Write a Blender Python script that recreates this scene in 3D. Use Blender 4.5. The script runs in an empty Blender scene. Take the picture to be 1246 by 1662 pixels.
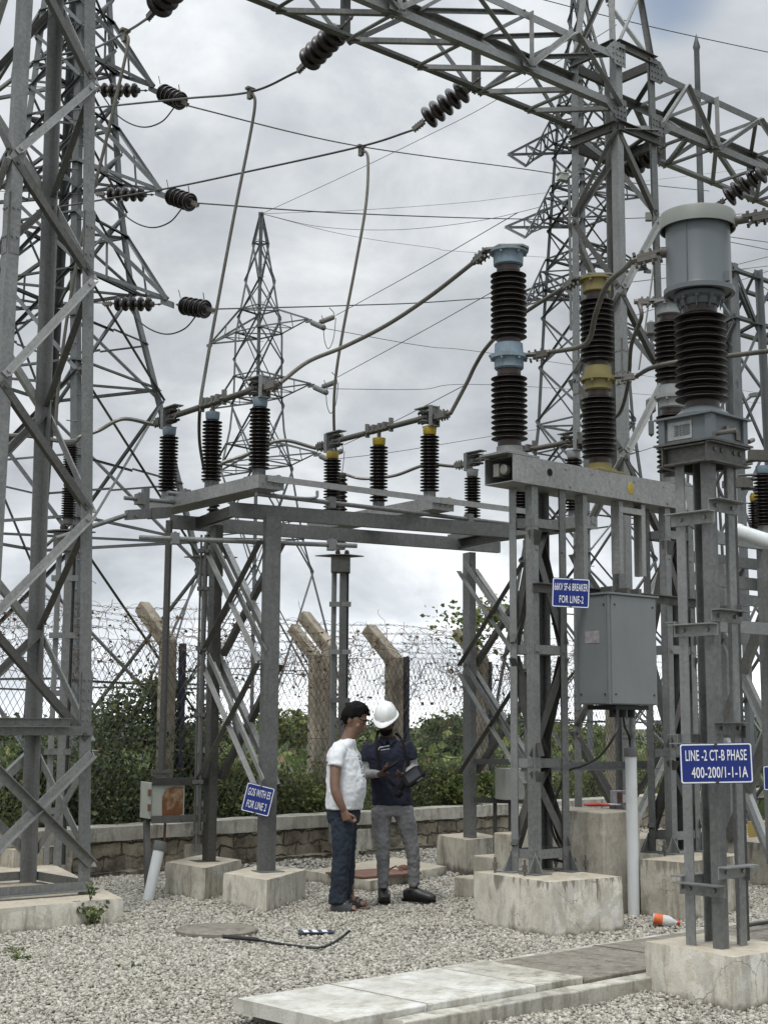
import bpy, bmesh, math, random
import numpy as np
from mathutils import Vector, noise as mnoise
random.seed(7); RNG = np.random.default_rng(11)
R_ = math.radians
scene = bpy.context.scene
COL = scene.collection

# ------------------------------------------------------------------ camera
FPX, CX, CY, HZ, CAMH, ROLL = 2350.0, 623.0, 831.0, 1180.0, 1.5, 0.006
PITCH = math.atan((HZ - CY) / FPX)
cF = np.array([0, math.cos(PITCH), math.sin(PITCH)])
_r0 = np.array([1.0, 0, 0]); _u0 = np.array([0, -math.sin(PITCH), math.cos(PITCH)])
cR = math.cos(ROLL) * _r0 + math.sin(ROLL) * _u0
cU = -math.sin(ROLL) * _r0 + math.cos(ROLL) * _u0
cC = np.array([0, 0, CAMH])

def ray(x, y): return cR * (x - CX) / FPX + cU * (CY - y) / FPX + cF
def W(x, y, d):
    """survey point: photo position at a known distance d north of the camera"""
    v = ray(x, y); return cC + v * d / v[1]
def G(x, y, z=0.0):
    """survey point on the level z"""
    v = ray(x, y); return cC + v * (z - cC[2]) / v[2]
def V3(*a): return np.array(a, float)
def nrm(v):
    v = np.asarray(v, float); n = np.linalg.norm(v); return v / n if n > 1e-9 else v
def dirs(deg):
    """B runs right-and-away at deg east of north, A runs left-and-away"""
    b = V3(math.sin(R_(deg)), math.cos(R_(deg)), 0); return b, V3(-b[1], b[0], 0)
ZUP = V3(0, 0, 1)

cam_d = bpy.data.cameras.new('camera'); cam = bpy.data.objects.new('camera', cam_d); COL.objects.link(cam)
cam_d.sensor_fit = 'VERTICAL'; cam_d.sensor_height = 36.0; cam_d.sensor_width = 27.0
cam_d.lens = 36.0 * FPX / 1662.0; cam_d.clip_start = 0.05; cam_d.clip_end = 9000
from mathutils import Matrix
cam.matrix_world = Matrix(((cR[0], cU[0], -cF[0], cC[0]), (cR[1], cU[1], -cF[1], cC[1]), (cR[2], cU[2], -cF[2], cC[2]), (0, 0, 0, 1)))
scene.camera = cam

# ------------------------------------------------------------------ materials
class NT:
    def __init__(s, name):
        s.m = bpy.data.materials.new(name); s.m.use_nodes = True
        s.t = s.m.node_tree; s.t.nodes.clear()
        s.out = s.n('ShaderNodeOutputMaterial'); s.b = s.n('ShaderNodeBsdfPrincipled')
        s.l(s.b.outputs[0], s.out.inputs[0]); s.tc = None
    def n(s, typ, **kw):
        o = s.t.nodes.new(typ)
        for k, v in kw.items(): setattr(o, k, v)
        return o
    def l(s, a, b): s.t.links.new(a, b)
    def co(s, scale=None):
        if s.tc is None: s.tc = s.n('ShaderNodeTexCoord')
        if scale is None: return s.tc.outputs['Object']
        m = s.n('ShaderNodeMapping'); m.inputs['Scale'].default_value = scale; s.l(s.tc.outputs['Object'], m.inputs[0]); return m.outputs[0]
    def noise(s, scale, detail=5, rough=.6, vec=None, dist=0):
        o = s.n('ShaderNodeTexNoise'); o.inputs['Scale'].default_value = scale; o.inputs['Detail'].default_value = detail
        o.inputs['Roughness'].default_value = rough; o.inputs['Distortion'].default_value = dist
        s.l(vec if vec is not None else s.co(), o.inputs['Vector']); return o.outputs['Fac']
    def vor(s, scale, feature='F1', vec=None, rnd=1):
        o = s.n('ShaderNodeTexVoronoi', feature=feature); o.inputs['Scale'].default_value = scale; o.inputs['Randomness'].default_value = rnd
        s.l(vec if vec is not None else s.co(), o.inputs['Vector']); return o
    def ramp(s, fac, stops, interp='LINEAR'):
        o = s.n('ShaderNodeValToRGB'); e = o.color_ramp.elements; o.color_ramp.interpolation = interp
        while len(e) < len(stops): e.new(.5)
        for i, (p, c) in enumerate(stops):
            e[i].position = p; e[i].color = (c, c, c, 1) if isinstance(c, (int, float)) else (*c, 1)
        s.l(fac, o.inputs[0]); return o.outputs[0]
    def mix(s, fac, a, b, blend='MIX'):
        o = s.n('ShaderNodeMix', data_type='RGBA', blend_type=blend)
        for sock, val in ((o.inputs[0], fac), (o.inputs[6], a), (o.inputs[7], b)):
            if isinstance(val, (int, float)): sock.default_value = val
            elif isinstance(val, tuple): sock.default_value = (*val, 1)
            else: s.l(val, sock)
        return o.outputs[2]
    def math(s, op, a, b=0.0):
        o = s.n('ShaderNodeMath', operation=op)
        for sock, val in ((o.inputs[0], a), (o.inputs[1], b)):
            if isinstance(val, (int, float)): sock.default_value = val
            else: s.l(val, sock)
        return o.outputs[0]
    def bump(s, h, strength=.3, dist=.01):
        o = s.n('ShaderNodeBump'); o.inputs['Strength'].default_value = strength; o.inputs['Distance'].default_value = dist
        s.l(h, o.inputs['Height']); s.l(o.outputs[0], s.b.inputs['Normal'])
    def set(s, color=None, rough=.6, metal=0.0, spec=.5):
        for key, val in (('Base Color', color), ('Roughness', rough), ('Metallic', metal), ('Specular IOR Level', spec)):
            if val is None: continue
            i = s.b.inputs[key]
            if isinstance(val, tuple): i.default_value = (*val, 1)
            elif isinstance(val, (int, float)): i.default_value = val
            else: s.l(val, i)
        return s.m

M = {}
def mat_steel(name, base, var=.3, rust=0.0, metal=.5, rough=.5, spangle=True):
    t = NT(name); k = base
    big = t.noise(2.2, 5, .65); fine = t.noise(38, 4, .6)
    c = t.ramp(big, [(.28, tuple(x * (1 - var) for x in k)), (.52, k), (.75, tuple(min(1, x * (1 + var)) for x in k))])
    if spangle:
        v = t.vor(42); c = t.mix(.35, c, t.ramp(v.outputs['Color'], [(0, tuple(x * .62 for x in k)), (1, tuple(min(1, x * 1.45) for x in k))]))
    c = t.mix(t.ramp(fine, [(.45, 0.0), (.8, .45)]), c, tuple(x * .55 for x in k))
    streak = t.noise(1, 4, .6, t.co((26, 26, 1.3)))
    c = t.mix(t.ramp(streak, [(.52, 0.0), (.72, .4)]), c, tuple(x * y for x, y in zip(k, (.55, .52, .47))))
    if rust:
        r = t.noise(5, 6, .7, dist=.4)
        c = t.mix(t.ramp(r, [(.72 - rust * .25, 0.0), (.85 - rust * .2, .8)]), c, (.12, .065, .035))
    oi = t.n('ShaderNodeObjectInfo'); c = t.mix(1.0, c, t.ramp(oi.outputs['Random'], [(0, (.62, .62, .61)), (.5, (1, 1, .985)), (1, (1.0, 1.0, 1.0))]), 'MULTIPLY'); c = t.mix(t.math('MULTIPLY', t.ramp(oi.outputs['Random'], [(.6, 0.0), (1, 1.0)]), .28), c, tuple(min(1, x * 1.9) for x in k))
    t.bump(fine, .12, .004)
    return t.set(c, t.ramp(fine, [(.3, rough - .1), (.7, rough + .15)]), metal)
M['galv'] = mat_steel('galvanized_steel', (.205, .211, .208))
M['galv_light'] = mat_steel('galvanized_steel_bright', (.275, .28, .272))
M['galv_old_shade'] = mat_steel('weathered_shade_steel', (.105, .104, .098), rust=.25)  # weathered members; also shade put into colour on some braces and a post
M['galv_far'] = mat_steel('tower_steel', (.145, .153, .157), spangle=False)
M['galv_plate'] = mat_steel('stamped_plate', (.36, .365, .36), spangle=False)
M['alu'] = mat_steel('aluminium', (.21, .205, .185), metal=.5, rough=.45, spangle=False)
M['conductor'] = mat_steel('stranded_conductor', (.125, .118, .10), metal=.3, rough=.6, spangle=False)
M['weathered_tube'] = mat_steel('weathered_tube', (.085, .078, .066), metal=.3, spangle=False)
M['darkmetal'] = mat_steel('dark_metal', (.06, .058, .055), metal=.4, spangle=False)
M['hardware'] = mat_steel('cast_hardware', (.14, .132, .12), rust=.3, metal=.4, spangle=False)

def mat_plain(name, col, rough=.5, var=.15, metal=0, scale=6, bump=.05, spec=.5, dirt=.0):
    t = NT(name); n = t.noise(scale, 5, .6)
    c = t.ramp(n, [(.3, tuple(x * (1 - var) for x in col)), (.7, tuple(min(1, x * (1 + var)) for x in col))])
    if dirt:
        d = t.noise(3.1, 7, .7, t.co((3, 3, .8)), .3); c = t.mix(t.ramp(d, [(.5, 0.0), (.75, dirt)]), c, (.11, .095, .075))
    f = t.noise(scale * 12, 3); t.bump(f, bump, .004)
    return t.set(c, rough, metal, spec)
M['porcelain'] = mat_plain('brown_porcelain', (.011, .0065, .0055), .42, .35, scale=9, spec=.3, dirt=.06)
M['porc_red'] = mat_plain('glazed_red_brown', (.030, .016, .0145), .35, .3, scale=14)
M['disc'] = mat_plain('disc_porcelain', (.013, .008, .008), .30, .3, scale=9)
M['polymer'] = mat_plain('grey_polymer', (.10, .105, .10), .6)
M['blue_cap'] = mat_plain('pale_blue_paint', (.165, .225, .275), .6, .2, dirt=.6)
M['yellow_cap'] = mat_plain('yellow_paint', (.36, .26, .015), .5, .2, dirt=.6)
M['yellow_pale'] = mat_plain('faded_yellow_paint', (.19, .158, .052), .5, .12, dirt=.4)
M['red_cap'] = mat_plain('grey_cap_paint', (.25, .26, .26), .5, .12, dirt=.3)
M['ct_grey'] = mat_plain('grey_tank_paint', (.108, .124, .133), .42, .08, scale=3, dirt=.22)
M['ct_cream'] = mat_plain('grey_lid_paint', (.20, .21, .19), .5, .08, scale=3, dirt=.25)
M['cab_grey'] = mat_plain('cabinet_paint', (.168, .182, .186), .38, .07, scale=2.5, dirt=.18)
M['box_grey'] = mat_plain('mechanism_box_paint', (.34, .36, .32), .5, .1, dirt=.4)
M['gasket'] = mat_plain('black_rubber', (.015, .015, .016), .7)
M['cable'] = mat_plain('black_cable', (.014, .014, .015), .55)
M['pvc'] = mat_plain('white_pvc', (.58, .60, .60), .35, .05, scale=2, dirt=.25)
M['pvc_grey'] = mat_plain('grey_pvc', (.14, .145, .145), .5)
M['sign_blue'] = mat_plain('sign_blue', (.006, .021, .175), .32, .12, scale=4, bump=.01)
M['sign_white'] = mat_plain('sign_white', (.72, .73, .74), .4, .06, bump=.01)
M['helmet'] = mat_plain('white_helmet', (.80, .81, .80), .28, .02, bump=.0)
M['skin1'] = mat_plain('brown_skin', (.185, .105, .072), .5, .12, scale=20, bump=.04)
M['skin2'] = mat_plain('dark_brown_skin', (.095, .05, .034), .5, .12, scale=20, bump=.04)
M['hair'] = mat_plain('black_hair', (.005, .0045, .0045), .75, .4, scale=60, bump=.5, spec=.15)
M['tee'] = mat_plain('white_cotton', (.68, .70, .73), .85, .04, scale=9, bump=.08)
M['navy'] = mat_plain('navy_cotton', (.0075, .010, .025), .85, .25, scale=12, bump=.1)
M['greyjean'] = mat_plain('grey_denim', (.185, .185, .19), .88, .22, scale=7, bump=.2)
M['greysleeve'] = mat_plain('grey_sleeve', (.27, .265, .265), .8, .08, scale=9, bump=.1)
M['black'] = mat_plain('black_plastic', (.006, .006, .007), .6, .3, spec=.15)
M['eyewhite'] = mat_plain('eye', (.20, .17, .15), .4)
M['shoe'] = mat_plain('black_leather', (.009, .0085, .0085), .45, .3, scale=15)
M['sandal'] = mat_plain('grey_sandal', (.03, .031, .033), .7, .2)
M['sole'] = mat_plain('sandal_sole', (.16, .12, .085), .75, .2)
M['printgrey'] = mat_plain('print_grey', (.10, .11, .12), .8)
M['printgreen'] = mat_plain('print_green', (.25, .42, .10), .8)
M['redmark'] = mat_plain('red_print', (.55, .05, .04), .7)
M['screen'] = mat_plain('dark_glass', (.02, .022, .026), .12, .1)
M['redplastic'] = mat_plain('red_plastic', (.50, .035, .02), .35)
M['orangelabel'] = mat_plain('orange_label', (.58, .12, .03), .4, .2, scale=30)
M['tin'] = mat_plain('tin_box', (.30, .28, .29), .4, .3, scale=20, dirt=.4)
M['rustplate'] = mat_plain('rusty_plate', (.15, .075, .05), .8, .3, scale=10, bump=.3)
M['blue_post'] = mat_plain('blue_paint_post', (.024, .030, .055), .7, .3, scale=7, dirt=.5)
M['yellowblock'] = mat_plain('yellow_paint_block', (.45, .33, .10), .7, .2, dirt=.5)
def _den():
    t = NT('blue_denim'); n = t.noise(5, 5, .6); f = t.noise(160, 2)
    c = t.ramp(n, [(.3, (.008, .012, .020)), (.6, (.016, .025, .040)), (.8, (.040, .055, .075))]); t.bump(f, .15, .003)
    return t.set(c, .9)
M['denim'] = _den()
def _glass():
    t = NT('clear_plastic'); t.set((.80, .81, .80), .22); t.b.inputs['Transmission Weight'].default_value = .45; t.b.inputs['IOR'].default_value = 1.2; return t.m
M['clear'] = _glass()
def mat_concrete(name, base, crack=.0, stain=.5, patch=0.0, scale=1.0, drip=0.0, hgt=.35):
    t = NT(name); co = t.co()
    big = t.noise(1.6 * scale, 7, .68); mid = t.noise(9 * scale, 6, .65); fine = t.noise(70, 4, .7)
    k = base
    c = t.ramp(big, [(.3, tuple(x * .72 for x in k)), (.55, k), (.75, tuple(min(1, x * 1.22) for x in k))])
    c = t.mix(t.ramp(mid, [(.47, 0.0), (.60, .5)]), c, tuple(x * y for x, y in zip(k, (.62, .58, .50))))
    st = t.noise(1, 6, .7, t.co((9, 9, 1.4)), .25)
    c = t.mix(t.ramp(st, [(.50, 0.0), (.62, stain)]), c, (.10, .09, .07))
    wh = t.noise(3.3 * scale, 6, .7, dist=.5); c = t.mix(t.ramp(t.noise(48, 4, .7), [(.56, 0.0), (.66, .35)]), c, tuple(x * .45 for x in k)); c = t.mix(t.ramp(wh, [(.54, 0.0), (.62, .38)]), c, tuple(min(.62, x * 1.5) for x in k))
    h = t.math('ADD', t.math('MULTIPLY', mid, .6), t.math('MULTIPLY', fine, .4))
    if patch:
        p = t.noise(2.1, 8, .62, dist=1.0); c = t.mix(t.ramp(p, [(.555, 0.0), (.575, patch)]), c, tuple(x * .60 for x in k))
    if crack:
        wv = t.n('ShaderNodeMix', data_type='VECTOR'); wv.inputs[0].default_value = .22
        nz = t.n('ShaderNodeTexNoise'); nz.inputs['Scale'].default_value = 4; nz.inputs['Detail'].default_value = 5; t.l(co, nz.inputs['Vector'])
        t.l(co, wv.inputs[4]); t.l(nz.outputs['Color'], wv.inputs[5])
        v = t.vor(2.6, 'DISTANCE_TO_EDGE', wv.outputs[1])
        m2 = t.ramp(t.noise(1.3, 2), [(.47, 0.0), (.56, 1.0)])
        cr = t.math('MULTIPLY', t.ramp(v.outputs['Distance'], [(.001, crack), (.0045, 0.0)]), m2)
        c = t.mix(cr, c, (.05, .042, .035)); h = t.math('SUBTRACT', h, cr)
    if drip:     # weather stains hanging from the top edge, soil splashed on the foot, tan dust lying on the top
        sp = t.n('ShaderNodeSeparateXYZ'); t.l(co, sp.inputs[0]); z = sp.outputs[2]
        ed = t.math('ADD', t.math('SUBTRACT', z, hgt), t.math('MULTIPLY', t.math('SUBTRACT', t.noise(1, 5, .7, t.co((11, 11, 1.0)), .2), .5), 1.0))
        c = t.mix(t.ramp(ed, [(.02, 0.0), (.06, drip * .8), (.2, drip)]), c, (.105, .095, .075))
        ft = t.math('ADD', z, t.math('MULTIPLY', t.math('SUBTRACT', t.noise(6, 5, .7), .5), .16)); c = t.mix(t.ramp(ft, [(.0, .8), (.05, 0.0)]), c, (.07, .055, .04))
        g = t.n('ShaderNodeNewGeometry'); s2 = t.n('ShaderNodeSeparateXYZ'); t.l(g.outputs['True Normal'], s2.inputs[0])
        tp = t.math('MULTIPLY', t.ramp(s2.outputs[2], [(.7, 0.0), (.9, 1.0)]), t.ramp(t.noise(5, 5, .65), [(.3, .35), (.6, .9)])); c = t.mix(tp, c, (.40, .345, .26))
    t.bump(h, .6, .014)
    return t.set(c, .88)
M['concrete'] = mat_concrete('plastered_concrete', (.64, .605, .52), crack=.6, stain=.5, patch=.5, drip=.85, hgt=.38)
M['concrete_b'] = mat_concrete('grey_concrete', (.48, .45, .375), stain=.6, crack=.5, drip=.7, hgt=.36)
M['concrete_p'] = mat_concrete('platform_concrete', (.43, .40, .335), stain=.5, crack=.5, drip=.6, hgt=.84)
M['slab'] = mat_concrete('cover_slab_concrete', (.52, .51, .46), stain=.25)
M['slab_dark'] = mat_concrete('stained_slab_concrete', (.22, .198, .165), stain=.9, scale=6)
M['kerb'] = mat_concrete('kerb_concrete', (.43, .41, .355), stain=.55)
M['post_conc'] = mat_concrete('fence_post_concrete', (.31, .272, .212), stain=.6)
def _stone():
    t = NT('stone_masonry'); co = t.co()
    br = t.n('ShaderNodeTexBrick'); m = t.n('ShaderNodeMapping'); t.l(co, m.inputs[0])
    m.inputs['Rotation'].default_value = (0, 0, 0)
    br.inputs['Scale'].default_value = 1.0; br.inputs['Brick Width'].default_value = .33; br.inputs['Row Height'].default_value = .12
    br.inputs['Mortar Size'].default_value = .010; br.inputs['Color1'].default_value = (.24, .205, .15, 1); br.inputs['Color2'].default_value = (.40, .355, .265, 1); br.inputs['Mortar'].default_value = (.05, .043, .034, 1)
    nz = t.n('ShaderNodeTexNoise'); nz.inputs['Scale'].default_value = 5; t.l(co, nz.inputs['Vector'])
    ad = t.n('ShaderNodeMix', data_type='VECTOR'); ad.inputs[0].default_value = .13
    sep = t.n('ShaderNodeSeparateXYZ'); cmb = t.n('ShaderNodeCombineXYZ'); t.l(m.outputs[0], ad.inputs[4]); t.l(nz.outputs['Color'], ad.inputs[5]); t.l(ad.outputs[1], sep.inputs[0])
    t.l(sep.outputs[0], cmb.inputs[0]); t.l(sep.outputs[2], cmb.inputs[1]); t.l(cmb.outputs[0], br.inputs['Vector'])
    a = t.noise(4, 7, .7); b = t.noise(22, 5, .7)
    c = t.mix(t.ramp(a, [(.42, 0.0), (.62, .85)]), br.outputs['Color'], (.065, .055, .04))
    c = t.mix(t.ramp(t.noise(2.7, 6, .7, dist=.5), [(.55, 0.0), (.68, .7)]), c, (.36, .32, .25))
    c = t.mix(t.ramp(b, [(.5, 0.0), (.7, .4)]), c, (.30, .26, .19))
    t.bump(t.math('ADD', b, t.math('MULTIPLY', br.outputs['Fac'], -1.5)), .8, .03)
    return t.set(c, .92)
M['stone'] = _stone()
def _isl(name, stops, rough=.7, trans=0.0, noise_scale=0):
    t = NT(name); g = t.n('ShaderNodeNewGeometry'); c = t.ramp(g.outputs['Random Per Island'], stops)
    if noise_scale:
        c = t.mix(.45, c, t.ramp(t.noise(noise_scale, 4), [(.3, (.10, .09, .075)), (.7, (.55, .53, .48))]))
    m = t.set(c, rough)
    if trans:
        ts = t.n('ShaderNodeBsdfTranslucent'); t.l(c, ts.inputs[0]); mx = t.n('ShaderNodeMixShader'); mx.inputs[0].default_value = trans
        t.l(t.b.outputs[0], mx.inputs[1]); t.l(ts.outputs[0], mx.inputs[2]); t.l(mx.outputs[0], t.out.inputs[0])
    return m
M['gravel'] = _isl('crushed_stone', [(0, (.10, .09, .07)), (.2, (.235, .214, .168)), (.55, (.385, .358, .288)), (.85, (.55, .52, .44)), (.95, (.62, .595, .52)), (1, (.33, .25, .165))], .85, noise_scale=30)
M['leaf'] = _isl('leaves_mid', [(0, (0.044, 0.064, 0.024)), (.35, (0.095, 0.133, 0.041)), (.7, (0.150, 0.200, 0.059)), (.93, (0.237, 0.267, 0.081)), (1, (0.301, 0.213, 0.104))], .6, .4)
M['leaf_dark'] = _isl('leaves_dark', [(0, (0.032, 0.048, 0.022)), (.5, (0.072, 0.101, 0.044)), (.9, (0.126, 0.160, 0.065)), (1, (0.206, 0.187, 0.088))], .6, .4)
M['leaf_light'] = _isl('leaves_light', [(0, (0.080, 0.107, 0.032)), (.5, (0.158, 0.206, 0.059)), (.9, (0.253, 0.286, 0.096)), (1, (0.348, 0.307, 0.162))], .6, .45)
M['drytwig'] = _isl('dry_twigs', [(0, (.05, .035, .025)), (.6, (.13, .09, .06)), (1, (.22, .15, .10))], .9)
M['dryleaf'] = _isl('dry_leaves', [(0, (.09, .045, .025)), (.6, (.16, .085, .05)), (1, (.10, .11, .04))], .8, .2)
M['bark'] = mat_plain('bark', (.08, .06, .045), .9, .3, bump=.5)
M['wire'] = mat_plain('fence_wire', (.06, .056, .05), .7, .2, metal=.2)
M['barb'] = mat_plain('rusty_barbed_wire', (.075, .05, .038), .7, .3)
def _gravelbed():
    t = NT('gravel_bed'); v = t.vor(26); a = t.noise(3, 6, .7)
    c = t.ramp(v.outputs['Color'], [(0, (.06, .055, .045)), (.5, (.16, .15, .125)), (1, (.27, .255, .215))])  # darker than the stones: shade of the gaps put into the bed colour
    c = t.mix(t.ramp(a, [(.5, 0.0), (.75, .4)]), c, (.16, .145, .115)); t.bump(v.outputs['Distance'], 1.0, .03)
    return t.set(c, .9)
M['gravelbed'] = _gravelbed()
def _soil():
    t = NT('scrub_ground'); a = t.noise(.35, 8, .7); b = t.noise(6, 6, .7)
    c = t.ramp(a, [(.35, (.06, .075, .03)), (.55, (.10, .10, .05)), (.7, (.17, .13, .085))]); c = t.mix(t.ramp(b, [(.4, 0.0), (.7, .5)]), c, (.035, .05, .018))
    t.bump(b, .8, .1); return t.set(c, .95)
M['soil'] = _soil()
def _rust():
    t = NT('rust_bloom'); n = t.noise(7, 7, .7, dist=.3); c = t.ramp(n, [(.32, (.30, .31, .27)), (.42, (.24, .17, .10)), (.52, (.15, .062, .022)), (.68, (.085, .035, .016))]); return t.set(c, .85)
M['rust'] = _rust()
# ------------------------------------------------------------------ mesh building
class MB:
    def __init__(s): s.v = []; s.f = []
    def add(s, vs, fs):
        o = len(s.v); s.v += [tuple(map(float, p)) for p in vs]; s.f += [tuple(i + o for i in f) for f in fs]; return s
    def merge(s, o): return s.add(o.v, o.f)
    def hexa(s, c, ax, ay, az):
        """box: centre and three half-extent vectors"""
        c, ax, ay, az = map(np.asarray, (c, ax, ay, az))
        vs = [c + i * ax + j * ay + k * az for k in (-1, 1) for j in (-1, 1) for i in (-1, 1)]
        fs = [(0, 2, 3, 1), (4, 5, 7, 6), (0, 1, 5, 4), (2, 6, 7, 3), (0, 4, 6, 2), (1, 3, 7, 5)]
        if np.dot(np.cross(ax, ay), az) < 0: fs = [f[::-1] for f in fs]
        return s.add(vs, fs)
    def box(s, x0, y0, z0, x1, y1, z1): return s.hexa(((x0 + x1) / 2, (y0 + y1) / 2, (z0 + z1) / 2), ((x1 - x0) / 2, 0, 0), (0, (y1 - y0) / 2, 0), (0, 0, (z1 - z0) / 2))
    def prof(s, p, q, pr, u, v):
        """extrude the closed 2-D outline pr (in u,v) from p to q"""
        p = np.asarray(p, float); q = np.asarray(q, float); n = len(pr)
        a = [p + x * u + y * v for x, y in pr]; b = [q + x * u + y * v for x, y in pr]
        fs = [(i, (i + 1) % n, n + (i + 1) % n, n + i) for i in range(n)] + [tuple(range(n))[::-1], tuple(range(n, 2 * n))]
        if np.dot(np.cross(u, v), q - p) < 0: fs = [f[::-1] for f in fs]
        return s.add(a + b, fs)
    def frame(s, p, q, ref):
        a = nrm(np.asarray(q) - np.asarray(p)); u = nrm(np.asarray(ref) - np.dot(ref, a) * a); return a, u, np.cross(a, u)
    def angle(s, p, q, ref, w=.07, t=.008, flip=1):
        """L section: heel on the line p-q, one leg along ref, the other square to it"""
        a, u, v = s.frame(p, q, ref); v = v * flip
        return s.prof(p, q, [(0, 0), (w, 0), (w, t), (t, t), (t, w), (0, w)], u, v)
    def channel(s, p, q, ref, h=.1, w=.05, t=.007, flip=1):
        """C section: web square to ref, flanges along ref"""
        a, u, v = s.frame(p, q, ref); v = v * flip; k = h / 2
        return s.prof(p, q, [(0, -k), (w, -k), (w, -k + t), (t, -k + t), (t, k - t), (w, k - t), (w, k), (0, k)], u, v)
    def bar(s, p, q, ref, w, h):
        a, u, v = s.frame(p, q, ref); return s.prof(p, q, [(-w / 2, -h / 2), (w / 2, -h / 2), (w / 2, h / 2), (-w / 2, h / 2)], u, v)
    def tube(s, pts, r, seg=8, cap=True):
        pts = [np.asarray(p, float) for p in pts]; n = len(pts); rr = r if hasattr(r, '__len__') else [r] * n
        d = [nrm(pts[min(i + 1, n - 1)] - pts[max(i - 1, 0)]) for i in range(n)]
        u = nrm(np.cross(d[0], ZUP if abs(d[0][2]) < .9 else V3(1, 0, 0))); vs = []
        for i in range(n):
            u = nrm(u - np.dot(u, d[i]) * d[i]); w = np.cross(d[i], u)
            for k in range(seg):
                t = 2 * math.pi * k / seg; vs.append(pts[i] + rr[i] * (math.cos(t) * u + math.sin(t) * w))
        fs = [(i * seg + k, i * seg + (k + 1) % seg, (i + 1) * seg + (k + 1) % seg, (i + 1) * seg + k) for i in range(n - 1) for k in range(seg)]
        if cap: fs += [tuple(range(seg))[::-1], tuple(range((n - 1) * seg, n * seg))]
        return s.add(vs, fs)
    def lathe(s, prof, base=(0, 0, 0), axis=(0, 0, 1), seg=20, cap=True):
        a = nrm(axis); u = nrm(np.cross(a, ZUP if abs(a[2]) < .9 else V3(1, 0, 0))); w = np.cross(a, u); base = np.asarray(base, float); n = len(prof)
        vs = [base + a * z + r * (math.cos(2 * math.pi * k / seg) * u + math.sin(2 * math.pi * k / seg) * w) for r, z in prof for k in range(seg)]
        fs = [(i * seg + k, i * seg + (k + 1) % seg, (i + 1) * seg + (k + 1) % seg, (i + 1) * seg + k) for i in range(n - 1) for k in range(seg)]
        if cap: fs += [tuple(range(seg))[::-1], tuple(range((n - 1) * seg, n * seg))]
        return s.add(vs, fs)
    def plate(s, pts, thick):
        pts = [np.asarray(p, float) for p in pts]; n = len(pts); th = np.asarray(thick, float)
        nn = np.cross(pts[1] - pts[0], pts[2] - pts[0]); vs = pts + [p + th for p in pts]
        fs = [tuple(range(n))[::-1], tuple(range(n, 2 * n))] + [(i, (i + 1) % n, n + (i + 1) % n, n + i) for i in range(n)]
        if np.dot(nn, th) < 0: fs = [f[::-1] for f in fs]
        return s.add(vs, fs)
    def bolt(s, p, n, r=.014, h=.014): return s.lathe([(r, -.002), (r, h)], p, n, 6)
    def ell(s, c, rx, ry, rz, seg=14, rings=9, ax=None):
        c = np.asarray(c, float); ax = ax if ax is not None else (V3(1, 0, 0), V3(0, 1, 0), ZUP); vs = []
        for i in range(1, rings):
            t = math.pi * i / rings
            for k in range(seg):
                p = 2 * math.pi * k / seg; vs.append(c + rx * math.sin(t) * math.cos(p) * ax[0] + ry * math.sin(t) * math.sin(p) * ax[1] + rz * math.cos(t) * ax[2])
        vs += [c + rz * ax[2], c - rz * ax[2]]; T = len(vs) - 2
        fs = [(i * seg + k, (i + 1) * seg + k, (i + 1) * seg + (k + 1) % seg, i * seg + (k + 1) % seg) for i in range(rings - 2) for k in range(seg)]
        fs += [(T, k, (k + 1) % seg) for k in range(seg)] + [(T + 1, (rings - 2) * seg + (k + 1) % seg, (rings - 2) * seg + k) for k in range(seg)]
        return s.add(vs, fs)
    def mesh(s, name, off=None):
        me = bpy.data.meshes.new(name); vs = s.v if off is None else [(a - off[0], b - off[1], c - off[2]) for a, b, c in s.v]
        me.from_pydata(vs, [], s.f); me.update(); return me
    def build(s, name, mat, parent=None, smooth=False, label=None, local=False):
        root = parent
        while root is not None and root.parent is not None: root = root.parent
        off = None if (root is None or local) else tuple(root.location)
        me = s.mesh(name, off); me.materials.append(M[mat])
        if smooth:
            me.polygons.foreach_set('use_smooth', [True] * len(me.polygons)); me.set_sharp_from_angle(angle=R_(smooth if smooth is not True else 40))
        o = bpy.data.objects.new(name, me); COL.objects.link(o)
        if parent is not None: o.parent = parent
        if label: o['label'] = label
        return o

def tag(o, label, cat, group=None, kind=None):
    o['label'] = label; o['category'] = cat
    if group: o['group'] = group
    if kind: o['kind'] = kind
    return o
def thing(name, label, cat, loc, rotz=0.0, group=None):
    o = bpy.data.objects.new(name, None); COL.objects.link(o); o.empty_display_size = .1
    o.location = tuple(map(float, loc)); o.rotation_euler = (0, 0, rotz); return tag(o, label, cat, group)
def copy_tree(o, parent=None):
    c = o.copy(); COL.objects.link(c); c.parent = parent
    for ch in list(o.children): copy_tree(ch, c)
    return c
def solid(mb, name, mat, label, cat, group=None, org=None, smooth=False):
    """a thing that is one mesh, with its origin at its base"""
    if org is None:
        a = np.array(mb.v); org = V3((a[:, 0].min() + a[:, 0].max()) / 2, (a[:, 1].min() + a[:, 1].max()) / 2, a[:, 2].min())
    mb.v = [(x - org[0], y - org[1], z - org[2]) for x, y, z in mb.v]
    o = mb.build(name, mat, None, smooth); o.location = tuple(map(float, org)); return tag(o, label, cat, group)
def structure(mb, name, mat): o = mb.build(name, mat); o['kind'] = 'structure'; return o

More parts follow.
